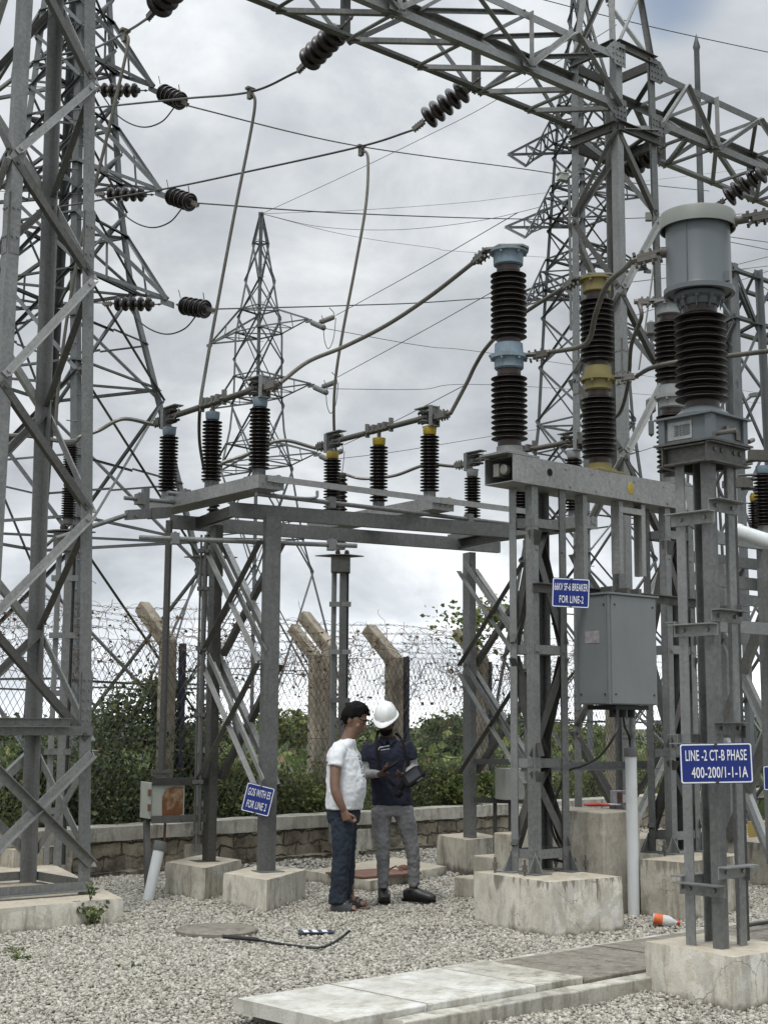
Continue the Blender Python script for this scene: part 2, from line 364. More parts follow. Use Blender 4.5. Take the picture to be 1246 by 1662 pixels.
def crom(pts, n=10):
    """smooth curve through points"""
    P = [np.asarray(p, float) for p in pts]
    if len(P) == 2: return [P[0] + (P[1] - P[0]) * i / n for i in range(n + 1)]
    P = [2 * P[0] - P[1]] + P + [2 * P[-1] - P[-2]]; out = []
    for i in range(1, len(P) - 2):
        for k in range(n):
            t = k / n; a, b, c, d = P[i - 1:i + 3]
            out.append(.5 * (2 * b + (c - a) * t + (2 * a - 5 * b + 4 * c - d) * t * t + (3 * b - a - 3 * c + d) * t ** 3))
    out.append(P[-2]); return out
def sheds(core, rad, n, h, z0=0.0, alt=None):
    """zig-zag outline of a stack of insulator sheds"""
    pr = [(core, z0)]; p = h / n
    for i in range(n):
        z = z0 + i * p; r = rad if (alt is None or i % 2 == 0) else alt
        pr += [(core, z + .12 * p), (r * .97, z + .30 * p), (r, z + .36 * p), (r * .985, z + .46 * p), (core * 1.06, z + .80 * p), (core, z + .9 * p)]
    return pr + [(core, z0 + h)]
def bevel(o, w=.01, seg=2):
    b = o.modifiers.new('bevel', 'BEVEL'); b.width = w; b.segments = seg; b.limit_method = 'ANGLE'; b.angle_limit = R_(40); return o
def apply_mods(o):
    dg = bpy.context.evaluated_depsgraph_get(); dg.update()
    me = bpy.data.meshes.new_from_object(o.evaluated_get(dg)); old = o.data; o.modifiers.clear(); o.data = me; bpy.data.meshes.remove(old)
    return o
def block(c4, h, name, label, mat='concrete', group=None, cat='foundation block', jag=.018, skirt=0):
    """cast block on four ground corners, a little uneven"""
    c4 = [np.asarray(p, float) for p in c4]; cen = sum(c4) / 4; me = bmesh.new(); n = 12; rnd = random.Random(int(cen[0] * 977 + cen[1] * 131))
    m = MB(); nx = max(4, int(np.linalg.norm(c4[1] - c4[0]) / .07)); ny = max(4, int(np.linalg.norm(c4[2] - c4[1]) / .07)); nz = max(3, int(h / .07))
    def P(i, j, z):
        a, b = i / nx, j / ny; p = c4[0] * (1 - a) * (1 - b) + c4[1] * a * (1 - b) + c4[2] * a * b + c4[3] * (1 - a) * b; p = p.copy(); p[2] += z; return p
    ring = [(i, 0) for i in range(nx)] + [(nx, j) for j in range(ny)] + [(i, ny) for i in range(nx, 0, -1)] + [(0, j) for j in range(ny, 0, -1)]
    vs = []
    for k in range(nz + 1):
        for (i, j) in ring:
            p = P(i, j, h * k / nz - (.05 if k == 0 else 0)); q = mnoise.noise(Vector(p * 5.0)) * jag + mnoise.noise(Vector(p * 17.0)) * jag * .5
            o = nrm(V3(p[0] - cen[0], p[1] - cen[1], 0)); ins = .008 if k == nz else 0
            vs.append(p + o * (q - ins))
    L = len(ring); fs = [(k * L + i, k * L + (i + 1) % L, (k + 1) * L + (i + 1) % L, (k + 1) * L + i) for k in range(nz) for i in range(L)]
    fs.append(tuple(range(nz * L, (nz + 1) * L)))
    m.add(vs, fs); return solid(m, name, mat, label, cat, group, cen, 50)
# ------------------------------------------------------------------ sky and light
world = bpy.data.worlds.new('World'); scene.world = world; world.use_nodes = True
wt = world.node_tree; wt.nodes.clear()
def wn(t, **k):
    o = wt.nodes.new(t)
    for a, b in k.items(): setattr(o, a, b)
    return o
wl = wt.links.new
SUN_EL, SUN_AZ = R_(58), R_(205)          # azimuth clockwise from north (+Y): behind the camera, a little to its left
wout = wn('ShaderNodeOutputWorld'); sky = wn('ShaderNodeTexSky', sky_type='NISHITA', sun_disc=False)
sky.sun_elevation = SUN_EL; sky.sun_rotation = SUN_AZ; sky.air_density = 1.2; sky.dust_density = 1.5
bg1 = wn('ShaderNodeBackground'); bg1.inputs[1].default_value = .10; wl(sky.outputs[0], bg1.inputs[0])
tc = wn('ShaderNodeTexCoord'); sep = wn('ShaderNodeSeparateXYZ'); wl(tc.outputs['Generated'], sep.inputs[0])
def wm(op, a, b=0.0, c=None):
    o = wn('ShaderNodeMath', operation=op)
    for s_, v_ in zip(o.inputs, (a, b) if c is None else (a, b, c)):
        if isinstance(v_, (int, float)): s_.default_value = v_
        else: wl(v_, s_)
    return o.outputs[0]
zc = wm('ADD', wm('MAXIMUM', sep.outputs[2], 0.0), .50)
cmb = wn('ShaderNodeCombineXYZ'); wl(wm('DIVIDE', sep.outputs[0], zc), cmb.inputs[0]); wl(wm('DIVIDE', sep.outputs[1], zc), cmb.inputs[1]); cmb.inputs[2].default_value = 3.7
def wnoise(scale, detail, dist=0.0, rough=.55, off=0.0):
    o = wn('ShaderNodeTexNoise'); o.inputs['Scale'].default_value = scale; o.inputs['Detail'].default_value = detail; o.inputs['Distortion'].default_value = dist; o.inputs['Roughness'].default_value = rough
    mp = wn('ShaderNodeMapping'); mp.inputs['Location'].default_value = (off, off * .7, 0); wl(cmb.outputs[0], mp.inputs[0]); wl(mp.outputs[0], o.inputs['Vector']); return o.outputs['Fac']
n1 = wnoise(2.1, 7, .3, .5, 2.3); n2 = wnoise(6.5, 7, .25, .58, 7.0)
mixn = wm('ADD', wm('MULTIPLY', n1, .60), wm('MULTIPLY', n2, .40))
rp = wn('ShaderNodeValToRGB'); e = rp.color_ramp.elements
e[0].position = .395; e[0].color = (.375, .405, .435, 1); e[1].position = .61; e[1].color = (.80, .825, .845, 1); k_ = e.new(.5); k_.color = (.535, .568, .60, 1)
wl(mixn, rp.inputs[0])
# an overcast dome is brighter overhead than at the horizon
el = wm('MAXIMUM', sep.outputs[2], 0.0)
gain = wm('ADD', wm('ADD', .80, wm('MULTIPLY', wm('POWER', el, 3.2), 3.6)), wm('MULTIPLY', wm('POWER', wm('SUBTRACT', 1.0, el), 9.0), 1.05))
mul = wn('ShaderNodeMix', data_type='RGBA', blend_type='MULTIPLY'); mul.inputs[0].default_value = 1; wl(rp.outputs[0], mul.inputs[6])
gc = wn('ShaderNodeCombineXYZ'); [wl(gain, gc.inputs[i]) for i in range(3)]; wl(gc.outputs[0], mul.inputs[7])
bg2 = wn('ShaderNodeBackground'); bg2.inputs[1].default_value = 1.0; wl(mul.outputs[2], bg2.inputs[0])
# one break in the cloud where the blue shows
hd = nrm(ray(1092, -22)); dot = wn('ShaderNodeVectorMath', operation='DOT_PRODUCT'); nv = wn('ShaderNodeVectorMath', operation='NORMALIZE')
wl(tc.outputs['Generated'], nv.inputs[0]); wl(nv.outputs[0], dot.inputs[0]); dot.inputs[1].default_value = tuple(hd)
hole = wn('ShaderNodeMapRange', interpolation_type='SMOOTHSTEP'); wl(wm('ADD', dot.outputs['Value'], wm('MULTIPLY', wm('SUBTRACT', n2, .5), .002)), hole.inputs[0])
hole.inputs[1].default_value = math.cos(R_(2.6)); hole.inputs[2].default_value = math.cos(R_(.3)); hole.inputs[3].default_value = 1.0; hole.inputs[4].default_value = .25
ms = wn('ShaderNodeMixShader'); wl(hole.outputs[0], ms.inputs[0]); wl(bg1.outputs[0], ms.inputs[1]); wl(bg2.outputs[0], ms.inputs[2]); wl(ms.outputs[0], wout.inputs[0])
sd = bpy.data.lights.new('sun', 'SUN'); so = bpy.data.objects.new('sun', sd); COL.objects.link(so)
sd.energy = 1.2; sd.angle = R_(12); sd.color = (1, .965, .92)
so.location = (-6, -8, 14); tosun = Vector((math.sin(SUN_AZ) * math.cos(SUN_EL), math.cos(SUN_AZ) * math.cos(SUN_EL), math.sin(SUN_EL)))
so.rotation_euler = tosun.to_track_quat('Z', 'Y').to_euler()
vs_ = scene.view_settings; vs_.view_transform = 'Standard'; vs_.look = 'None'; vs_.gamma = 1; vs_.exposure = 0.25; vs_.use_curve_mapping = False
scene.cycles.max_bounces = 6; scene.cycles.transparent_max_bounces = 8; scene.cycles.sample_clamp_indirect = 4

# ------------------------------------------------------------------ wall line and ground
WP, WQ = G(130, 1345, .50)[:2], G(720, 1311, .50)[:2]
wdir = nrm(V3(*(WQ - WP), 0)); wout_n = V3(-wdir[1], wdir[0], 0)          # wout_n points away from the yard
W0 = V3(*WP, 0)
def WL(t, out=0.0, z=0.0): return W0 + wdir * t + wout_n * out + ZUP * z
m = MB(); N = 26; S = [-4000, -800, -200, -60, -30, -15, -6, 0, 6, 15, 30, 60, 200, 800, 4000]
vs = []
for y in S:
    for x in S: vs.append((x, y + 15, -.03 + .25 * mnoise.noise(Vector((x * .03, y * .03, 0))) * (1 if max(abs(x), abs(y)) > 40 else 0)))
L = len(S); m.add(vs, [(j * L + i, j * L + i + 1, (j + 1) * L + i + 1, (j + 1) * L + i) for j in range(L - 1) for i in range(L - 1)])
structure(m, 'ground', 'soil')
m = MB(); m.add([WL(-30, .1, -.004), WL(-30, -40, -.004), WL(45, -40, -.004), WL(45, .1, -.004)], [(0, 1, 2, 3)]); structure(m, 'gravel_yard', 'gravelbed')

# crushed stone: one object of loose stones
def mass(name, mat, verts, faces_flat, loop_tot, label=None, cat=None, kind='stuff'):
    me = bpy.data.meshes.new(name); me.vertices.add(len(verts)); me.vertices.foreach_set('co', verts.astype(np.float32).ravel())
    me.loops.add(len(faces_flat)); me.loops.foreach_set('vertex_index', faces_flat.astype(np.int32)); nf = len(faces_flat) // loop_tot
    me.polygons.add(nf); me.polygons.foreach_set('loop_start', np.arange(nf, dtype=np.int32) * loop_tot); me.update(calc_edges=True); me.validate()
    me.materials.append(M[mat]); o = bpy.data.objects.new(name, me); COL.objects.link(o)
    if label: tag(o, label, cat, None, kind)
    return o
def stones(pos, size):
    n = len(pos); V = np.array([(x, y, z) for z in (-1, 1) for y in (-1, 1) for x in (-1, 1)], float) * .8
    F = np.array([(0, 2, 3), (0, 3, 1), (4, 5, 7), (4, 7, 6), (0, 1, 5), (0, 5, 4), (2, 6, 7), (2, 7, 3), (0, 4, 6), (0, 6, 2), (1, 3, 7), (1, 7, 5)])
    v = V[None] * RNG.uniform(.45, 1.2, (n, 8, 3)); v = v * (size[:, None] * RNG.uniform(.45, 1.3, (n, 3)) * .5)[:, None, :]
    q = RNG.normal(size=(n, 4)); q /= np.linalg.norm(q, axis=1, keepdims=True); w, x, y, z = q.T
    Rm = np.stack([1 - 2 * (y * y + z * z), 2 * (x * y - z * w), 2 * (x * z + y * w), 2 * (x * y + z * w), 1 - 2 * (x * x + z * z), 2 * (y * z - x * w), 2 * (x * z - y * w), 2 * (y * z + x * w), 1 - 2 * (x * x + y * y)], 1).reshape(n, 3, 3)
    v = np.einsum('nij,nkj->nki', Rm, v); v[..., 2] *= .8; v += pos[:, None, :]
    f = (F[None] + (np.arange(n) * 8)[:, None, None]).reshape(-1)
    return v.reshape(-1, 3), f
def yard_points(y0, y1, step, layers, zj, in_=-1.0, out_=.5):
    out = []
    for _ in range(layers):
        ys = np.arange(y0, y1, step); xs0 = np.arange(-.36 * y1 - out_, .36 * y1 + out_, step); X, Y = np.meshgrid(xs0, ys); X = X.ravel(); Y = Y.ravel()
        X = X + RNG.uniform(-.6, .6, X.size) * step; Y = Y + RNG.uniform(-.6, .6, Y.size) * step
        k = (np.abs(X) < .335 * Y + out_) & (np.abs(X) > .335 * Y + in_ if in_ > 0 else True); X, Y = X[k], Y[k]
        sd_ = (X - W0[0]) * wout_n[0] + (Y - W0[1]) * wout_n[1]; k = sd_ < -.06; X, Y = X[k], Y[k]
        hump = .014 * np.sin(X * 2.1 + 1) * np.cos(Y * 1.7) + .008 * np.sin(X * 5.3) * np.sin(Y * 4.7)
        out.append(np.stack([X, Y, hump + RNG.uniform(*zj, X.size)], 1))
    return np.concatenate(out)
p1 = yard_points(6.4, 10.5, .0190, 2, (-.006, .020)); p2 = yard_points(10.5, 15, .025, 2, (-.006, .020)); p3 = yard_points(15, 24, .042, 1, (0, .02))
p4 = yard_points(5.6, 20, .042, 1, (-.002, .02), .5, 3.2); pp = np.concatenate([p1, p2, p3, p4]); sz = np.concatenate([RNG.uniform(.013, .037, len(p1)), RNG.uniform(.018, .041, len(p2)), RNG.uniform(.03, .055, len(p3)), RNG.uniform(.03, .056, len(p4))])
sv, sf = stones(pp, sz); mass('gravel', 'gravel', sv, sf, 3, 'pale crushed stone gravel spread over the whole switchyard floor', 'gravel')

# ------------------------------------------------------------------ boundary wall
root = thing('boundary_wall', 'low stained stone wall with pale concrete coping below the chain link fence', 'wall', WL(2, 0, 0))
T0, T1, WT = -12.0, 26.0, .32
def slab_run(mb, t0, t1, o0, o1, z0, z1, jit=0.0, step=.12):
    n = int((t1 - t0) / step); vs = []
    for i in range(n + 1):
        t = t0 + (t1 - t0) * i / n
        for (o, z) in ((o0, z0), (o0, z1), (o1, z1), (o1, z0)):
            q = mnoise.noise(Vector((t * 3.1, o * 9, z * 7))) * jit + mnoise.noise(Vector((t * 11, o * 9, z * 13))) * jit * .5
            vs.append(WL(t, o + q, z + (q * .7 if z > .02 else 0)))
    fs = [(i * 4 + a, i * 4 + (a + 1) % 4, i * 4 + 4 + (a + 1) % 4, i * 4 + 4 + a) for i in range(n) for a in range(4)] + [(0, 1, 2, 3), (n * 4 + 3, n * 4 + 2, n * 4 + 1, n * 4)]
    mb.add(vs, fs)
def wall_obj(mb, name, mat):
    o = MB(); me = mb
    # local frame with x along the wall so that the masonry courses follow it
    q = [(float(np.dot(np.array(v) - W0, wdir)), float(np.dot(np.array(v) - W0, wout_n)), v[2]) for v in me.v]; me.v = q
    ob = me.build(name, mat, None); ob.parent = root
    ob.location = (W0[0] - root.location[0], W0[1] - root.location[1], 0); ob.rotation_euler = (0, 0, math.atan2(wdir[1], wdir[0])); return ob
m = MB(); slab_run(m, T0, T1, 0, WT, -.05, .36, .012); wall_obj(m, 'stone_courses', 'stone')
m = MB(); slab_run(m, T0, T1, -.035, WT + .03, .363, .50, .010); wall_obj(m, 'coping', 'kerb')
m = MB(); slab_run(m, T0, T1, -.13, -.003, -.02, .075, .02); wall_obj(m, 'plinth_course', 'stone')

# ------------------------------------------------------------------ chain link fence
root = thing('chain_link_fence', 'rusty chain link fence on bent concrete posts with barbed wire above low wall', 'fence', WL(2, WT + .12, 0))
FO = WT + .14; FZ0, FZ1 = .42, 2.36
def fz(t): return FZ1 + .03 * math.sin(t * 1.3)
m = MB(); pit = .082; ft0, ft1 = -4.0, 14.0; n = int((ft1 - ft0) / pit); Hh = FZ1 - FZ0
for i in range(-int(Hh / pit), n):
    for sgn in (1, -1):
        t = ft0 + i * pit; pts = []
        for k in range(9):
            a = k / 8; tt = t + (Hh * a if sgn > 0 else Hh * (1 - a)) * .62
            if tt < ft0 or tt > ft1: continue
            z = FZ0 + (Hh * a); z = FZ0 + (fz(tt) - FZ0) * a
            pts.append(WL(tt + .014 * mnoise.noise(Vector((tt * 2, z * 2, 0))), FO - .035 + .05 * mnoise.noise(Vector((tt * .9, z * 1.1, 5))) + sgn * .002, z + .02 * mnoise.noise(Vector((tt * 1.7, z * 1.5, 9)))))
        if len(pts) > 1: m.tube(pts, .0034, 3, False)
m.build('wire_mesh', 'wire', root)
m = MB()
for z in (.47, 1.35, 2.34): m.tube([WL(t, FO - .04, (z if z < 2 else fz(t)) + .012 * math.sin(t * 2.3)) for t in np.arange(ft0, ft1, .25)], .0026, 4, False)
m.build('line_wire', 'wire', root)
post_t = []
for px in (-62, 283, 545, 650, 792, 1000, 1130): 
    v = ray(px, 1060); # where the sight line meets the fence plane
    t_ = np.dot(W0 + wout_n * FO - cC, wout_n) / np.dot(v, wout_n); q = cC + v * t_; post_t.append(float(np.dot(q - W0, wdir)))
def fence_post(t, out, lean, hb=2.42, w=.085, parent=None):
    mm = MB(); pts = [WL(t, out, -.1), WL(t, out, hb), WL(t + lean, out + .40, hb + .42)]
    u = wdir * w; nn = wout_n * w
    r = []
    for i, (p, k) in enumerate(zip(pts, (1.0, 1.0, .92))):
        for a, b in ((-1, -1), (1, -1), (1, 1), (-1, 1)):
            q = p + u * a * k + nn * b * k + (ZUP * (-b * .035) if i == 1 else (ZUP * (-b * .055) - nn * b * .28 * k) if i == 2 else 0); q = q + V3(*[mnoise.noise(Vector(q * 6 + j * 7)) for j in range(3)]) * .004; r.append(q)
    f = [(i * 4 + a, i * 4 + (a + 1) % 4, i * 4 + 4 + (a + 1) % 4, i * 4 + 4 + a) for i in range(2) for a in range(4)] + [(8, 9, 10, 11), (3, 2, 1, 0)]
    mm.add(r, f); return bevel(mm.build('fence_post', 'post_conc', parent), .014)
for i, t in enumerate(post_t): fence_post(t, FO + .11, -.06, 2.40 + .05 * ((i * 7) % 3 - 1), .074 if i != 3 else .088, root)
_v = ray(512, 1060); _q = cC + _v * (np.dot(W0 + wout_n * (FO + 1.5) - cC, wout_n) / np.dot(_v, wout_n)); fence_post(float(np.dot(_q - W0, wdir)), FO + 1.5, -.05, 2.42, .07, root)
mm = MB()
for k, (a, b) in enumerate(((.08, .10), (.17, .21), (.27, .32), (.345, .41))):
    for ph in range(2):
        mm.tube([WL(t, FO + .11 + a + .012 * math.sin(t * 31 + ph * 3.1), 2.40 + b + .03 * math.sin(t * 1.9 + k) + .012 * math.cos(t * 31 + ph * 3.1)) for t in np.arange(ft0, ft1, .05)], .0026, 3, False)
    for t in np.arange(ft0, ft1, .13):
        p = WL(t, FO + .11 + a, 2.40 + b + .03 * math.sin(t * 1.9 + k)); d = nrm(RNG.normal(size=3)) * .022; mm.tube([p - d, p + d], .002, 3, False); d = nrm(RNG.normal(size=3)) * .022; mm.tube([p - d, p + d], .002, 3, False)
mm.build('barbed_wire', 'barb', root)
mm = MB()   # loose coil along the top
mm.tube([WL(t, FO + .38 + .16 * math.cos(t * 21), 2.62 + .2 * math.sin(t * 21) + .05 * mnoise.noise(Vector((t * 3, 0, 0)))) for t in np.arange(ft0, ft1, .018)], .0022, 3, False)
mm.build('razor_coil', 'barb', root)
# blue steel angle posts of the fence that stand beside the concrete ones
for t in (post_t[1] + .13, post_t[3] + .14, post_t[4] + .05, post_t[5] + .2):
    mm = MB(); mm.angle(WL(t, FO + .02, .3), WL(t, FO + .02, 2.40), wdir, .06, .006); mm.build('steel_post', 'blue_post', root)
# ------------------------------------------------------------------ lattice helpers
class Lattice:
    """members of a lattice thing: each brace a part of its own up to a limit, the rest one part"""
    def __init__(s, root, limit=96): s.root = root; s.n = {}; s.limit = limit; s.rest = {}
    def add(s, name, mb, mat):
        k = s.n.get(name, 0); s.n[name] = k + 1
        if k < s.limit: return mb.build(name, mat, s.root)
        s.rest.setdefault((name, mat), MB()).merge(mb)
    def done(s):
        for (name, mat), mb in s.rest.items():
            o = mb.build('lattice_bracing', mat, s.root); o['kind'] = 'stuff'
def lerp(a, b, t): return np.asarray(a) * (1 - t) + np.asarray(b) * t

B_, A_ = dirs(49.5)
def col_corner(c, h0, h1, key, z, zb=.2, zt=8.2):
    h = h0 + (h1 - h0) * (z - zb) / (zt - zb); sb, sa = {'near': (-1, -1), 'right': (1, -1), 'far': (1, 1), 'left': (-1, 1)}[key]
    return V3(c[0], c[1], z) + B_ * h * sb + A_ * h * sa
FACES = [('near', 'right', -A_), ('right', 'far', B_), ('far', 'left', A_), ('left', 'near', -B_)]
def gantry_column(label, c, h0, h1, z0, ztop, nodes_a, nodes_b, legw, bracew, peak=None, group=None):
    root = thing('gantry_column', label, 'gantry column', (c[0], c[1], z0), 0, group); L = Lattice(root)
    cor = lambda k, z: col_corner(c, h0, h1, k, z)
    inward = {'near': (B_, A_), 'right': (-B_, A_), 'far': (-B_, -A_), 'left': (B_, -A_)}
    for k in ('near', 'right', 'far', 'left'):
        mb = MB(); u, v = inward[k]; p, q = cor(k, z0), cor(k, ztop)
        mb.prof(p, q, [(0, 0), (legw, 0), (legw, .010), (.010, .010), (.010, legw), (0, legw)], u, v)
        for zs in (1.66, 5.5):      # bolted splices
            if zs < ztop - .4:
                for (a, b) in ((u, -v), (v, -u)):
                    cc = cor(k, zs) + a * legw * .5 + b * .005
                    mb.hexa(cc, a * legw * .42, b * .005, ZUP * .26)
                    for dz in ((-.2, -.12, -.04, .04, .12, .2) if zs < 3 else (-.12, .12)):
                        for da in (-.22, .22): mb.bolt(cc + a * legw * da + ZUP * dz + b * .005, b, .011, .011)
        L.add('leg', mb, 'galv')
    # single lacing on each face; nodes_a sit on near/far legs, nodes_b on right/left legs
    seq = sorted([(z, 'a') for z in nodes_a] + [(z, 'b') for z in nodes_b])
    for fi, (k1, k2, nn) in enumerate(FACES):
        for (za, ta), (zb, tb) in zip(seq[:-1], seq[1:]):
            if ta == tb: continue
            ka = (k1 if k1 in ('near', 'far') else k2) if ta == 'a' else (k1 if k1 in ('right', 'left') else k2)
            kb = (k1 if k1 in ('near', 'far') else k2) if tb == 'a' else (k1 if k1 in ('right', 'left') else k2)
            p, q = cor(ka, za), cor(kb, zb); d = nrm(q - p); off = .006 + (.001 if ta == 'a' else .0035)
            p = p + nn * off - d * -.02; q = q + nn * off - d * .02
            p = p + d * .03; 
            mb = MB(); a = nrm(q - p); side = nrm(np.cross(nn, a)); 
            if side[2] < 0: side = -side
            mb.prof(p, q, [(-bracew * .5, 0), (bracew * .5, 0), (bracew * .5, .007), (-bracew * .5 + .007, .007), (-bracew * .5 + .007, bracew), (-bracew * .5, bracew)], side, nn if (ta == 'a') == (fi % 2 == 0) else -nn)
            for e_ in (p + d * .05, q - d * .05): mb.bolt(e_ + nn * .008, nn, .016, .014)
            L.add('brace', mb, 'galv_old_shade' if (ta == 'b') == (fi % 2 == 0) else 'galv_light')  # alternate braces darker: shade of their undersides put into the steel colour
    return root, L, cor, seq

# left gantry column, in front of everything on the left
c1, h0, h1 = (-2.978, 11.70), .4965, .327
nb = [.42, 1.30, 3.18, 5.18, 6.95]; na = [.42, 2.28, 4.19, 6.06, 7.9]
root, L, cor1, _ = gantry_column('tall near lattice gantry column standing on the long concrete plinth', c1, h0, h1, .20, 9.3, [2.28, 4.19, 6.06, 7.9], [1.36, 3.2, 5.18, 6.9, 8.8], .102, .060)
# crossed braces in the lowest bay, base frame and belt angles
for (k1, k2, nn) in FACES:
    for (ka, kb, o) in ((k1, k2, .008), (k2, k1, .017)):
        p, q = cor1(ka, .42) + nn * o, cor1(kb, 1.28) + nn * o; mb = MB(); a = nrm(q - p); sd_ = np.cross(nn, a)
        mb.prof(p, q, [(-.035, 0), (.035, 0), (.035, .007), (-.028, .007), (-.028, .06), (-.035, .06)], sd_, nn); L.add('brace', mb, 'galv_light')
    mb = MB(); p, q = cor1(k1, .225), cor1(k2, .225); mb.angle(p + nn * .012, q + nn * .012, ZUP, .07, .007); L.add('base_angle', mb, 'galv')
    mb = MB(); p, q = cor1(k1, 1.42), cor1(k2, 1.42); mb.angle(p + nn * .02, q + nn * .02, ZUP, .075, .008, -1); L.add('belt_angle', mb, 'galv')
mb = MB(); p, q = cor1('near', 1.52) - A_ * .035, cor1('right', 1.52) - A_ * .035; mb.channel(p - B_ * .6, p + (q - p) * .78, -A_, .07, .04, .006); L.add('cable_bracket', mb, 'galv')
L.done()

# right gantry column carrying the beams, with a peak above
c2, g0, g1 = (2.6425, 16.0), .395, .346
ZB, ZT = 8.42, 9.08
root, L, cor2, _ = gantry_column('lattice gantry column with a peak where the two overhead beams meet, behind the breaker', c2, g0, g1, .30, 9.25, [.5, 2.5, 4.45, 6.3, 8.2], [1.5, 3.45, 5.45, 7.3, 8.38], .10, .062)
apex = V3(c2[0], c2[1], 12.6)
for k in ('near', 'right', 'far', 'left'):
    mb = MB(); p = cor2(k, 9.2); mb.angle(p, lerp(p, apex, .97), nrm(V3(*(c2 - p[:2]), 0)) , .07, .007); L.add('peak_leg', mb, 'galv')
for (k1, k2, nn) in FACES:
    for (ta, tb) in ((0, .28), (.28, .52), (.52, .72)):
        p = lerp(cor2(k1, 9.2), apex, ta); q = lerp(cor2(k2, 9.2), apex, tb); mb = MB(); mb.angle(p, q, nn, .045, .005); L.add('brace', mb, 'galv_light')
    for z in (8.22, 9.2):
        mb = MB(); mb.channel(cor2(k1, z) + nn * .01, cor2(k2, z) + nn * .01, nn, .11, .05, .008); L.add('belt_channel', mb, 'galv_old_shade')
for z, hh in ((ZB - .02, .11), (ZT - .02, .12)):   # gusset plates with bolts
    for k, uu in (('near', -B_), ('right', B_)):
        p = cor2(k, z) - A_ * .028; mb = MB()
        w = uu * .22; mb.plate([p - w * .55 - ZUP * hh, p + w * .3 - ZUP * hh, p + w + ZUP * .01, p + w * .3 + ZUP * hh * 1.3, p - w * .55 + ZUP * hh * 1.3], -A_ * .009)
        for a in (-.4, -.15, .1, .4):
            for b in (-.6, 0, .6): mb.bolt(p + w * a + ZUP * hh * b - A_ * .009, -A_, .013, .012)
        L.add('gusset_plate', mb, 'galv')
L.done()

# ------------------------------------------------------------------ overhead beams
def beam(label, s0, s1, phase):
    """box truss along B between distances s0..s1 from the right column's corners"""
    n0 = cor2('near', ZB); l0 = cor2('left', ZB); n0 = n0 - A_ * .03; l0 = l0 + A_ * .03
    if phase: n0 = cor2('right', ZB) - A_ * .03; l0 = cor2('far', ZB) + A_ * .03
    NB = lambda s: n0 + B_ * s; FB = lambda s: l0 + B_ * s; up = ZUP * (ZT - ZB)
    root = thing('gantry_beam', label, 'gantry beam', lerp(NB((s0 + s1) / 2), FB((s0 + s1) / 2), .5), 0, None); L = Lattice(root, 98)
    for P_, u, v in ((NB, A_, ZUP), (FB, -A_, ZUP)):
        mb = MB(); p, q = P_(s0), P_(s1); mb.prof(p, q, [(0, 0), (.085, 0), (.085, .009), (.009, .009), (.009, .085), (0, .085)], u, v); L.add('chord', mb, 'galv')
        mb = MB(); mb.prof(p + up, q + up, [(0, 0), (.085, 0), (.085, -.009), (.009, -.009), (.009, -.085), (0, -.085)], u, v); L.add('chord', mb, 'galv')
    pan = 1.86; sg = 1 if abs(s1) > abs(s0) else -1; far_ = max(abs(s0), abs(s1)); nd = [0.0]; x_ = 1.48 if sg < 0 else 1.05
    while x_ < far_ + .1: nd.append(x_); x_ += pan
    nd = [sg * x for x in nd]
    def mem(p, q, ref, w=.052, mat='galv', name='brace', t=.006):
        mb = MB(); d = nrm(q - p); mb.angle(p + d * .02, q - d * .02, ref, w, t); L.add(name, mb, mat)
    on = -A_ * .012; of = A_ * .012; dn = ZUP * -.010
    for a, b in zip(nd[:-1], nd[1:]):
        h = (a + b) / 2
        mem(NB(a) + on, NB(h) + up + on, -A_, .06); mem(NB(h) + up + on, NB(b) + on * 1.8, -A_, .06, 'galv_light')
        mem(NB(b) + on * 2.4, NB(b) + up + on * 2.4, -A_, .06, 'galv_light', 'post')
        mem(FB(a) + of, FB(h) + up + of, A_, .055); mem(FB(h) + up + of, FB(b) + of * 1.8, A_, .055)
        mb = MB(); mb.channel(FB(b) + of, FB(b) + up + of, A_, .10, .045, .007); L.add('post', mb, 'galv_old_shade')
        for c, e in ((a, h), (h, b)):
            mem(NB(c) + dn, FB(e) + dn, ZUP, .05); mem(FB(e) + dn * 2, NB(e) + dn * 2, ZUP, .045)
            mem(NB(c) + up, FB(e) + up, -ZUP, .045); mem(FB(e) + up + dn, NB(e) + up + dn, -ZUP, .045)
        mem(NB(b) + dn * 3, FB(b) + up, B_, .045, 'galv_light')
        mb = MB(); P_ = NB(b); mb.hexa(P_ + ZUP * .05 - A_ * .036, B_ * .11, -A_ * .004, ZUP * .05)
        for x in (-.07, -.02, .03, .08): mb.bolt(P_ + B_ * x + ZUP * .05 - A_ * .04, -A_, .013, .012)
        L.add('gusset_plate', mb, 'galv')
    L.done(); return NB, FB, up, pan
NB1, FB1, UPV, PAN = beam('long overhead lattice beam from the tall near column to the peaked column', -8.9, .06, 0)
NB2, FB2, _, _ = beam('overhead lattice beam leaving the peaked column toward the right edge', -.02, 9.0, 1)

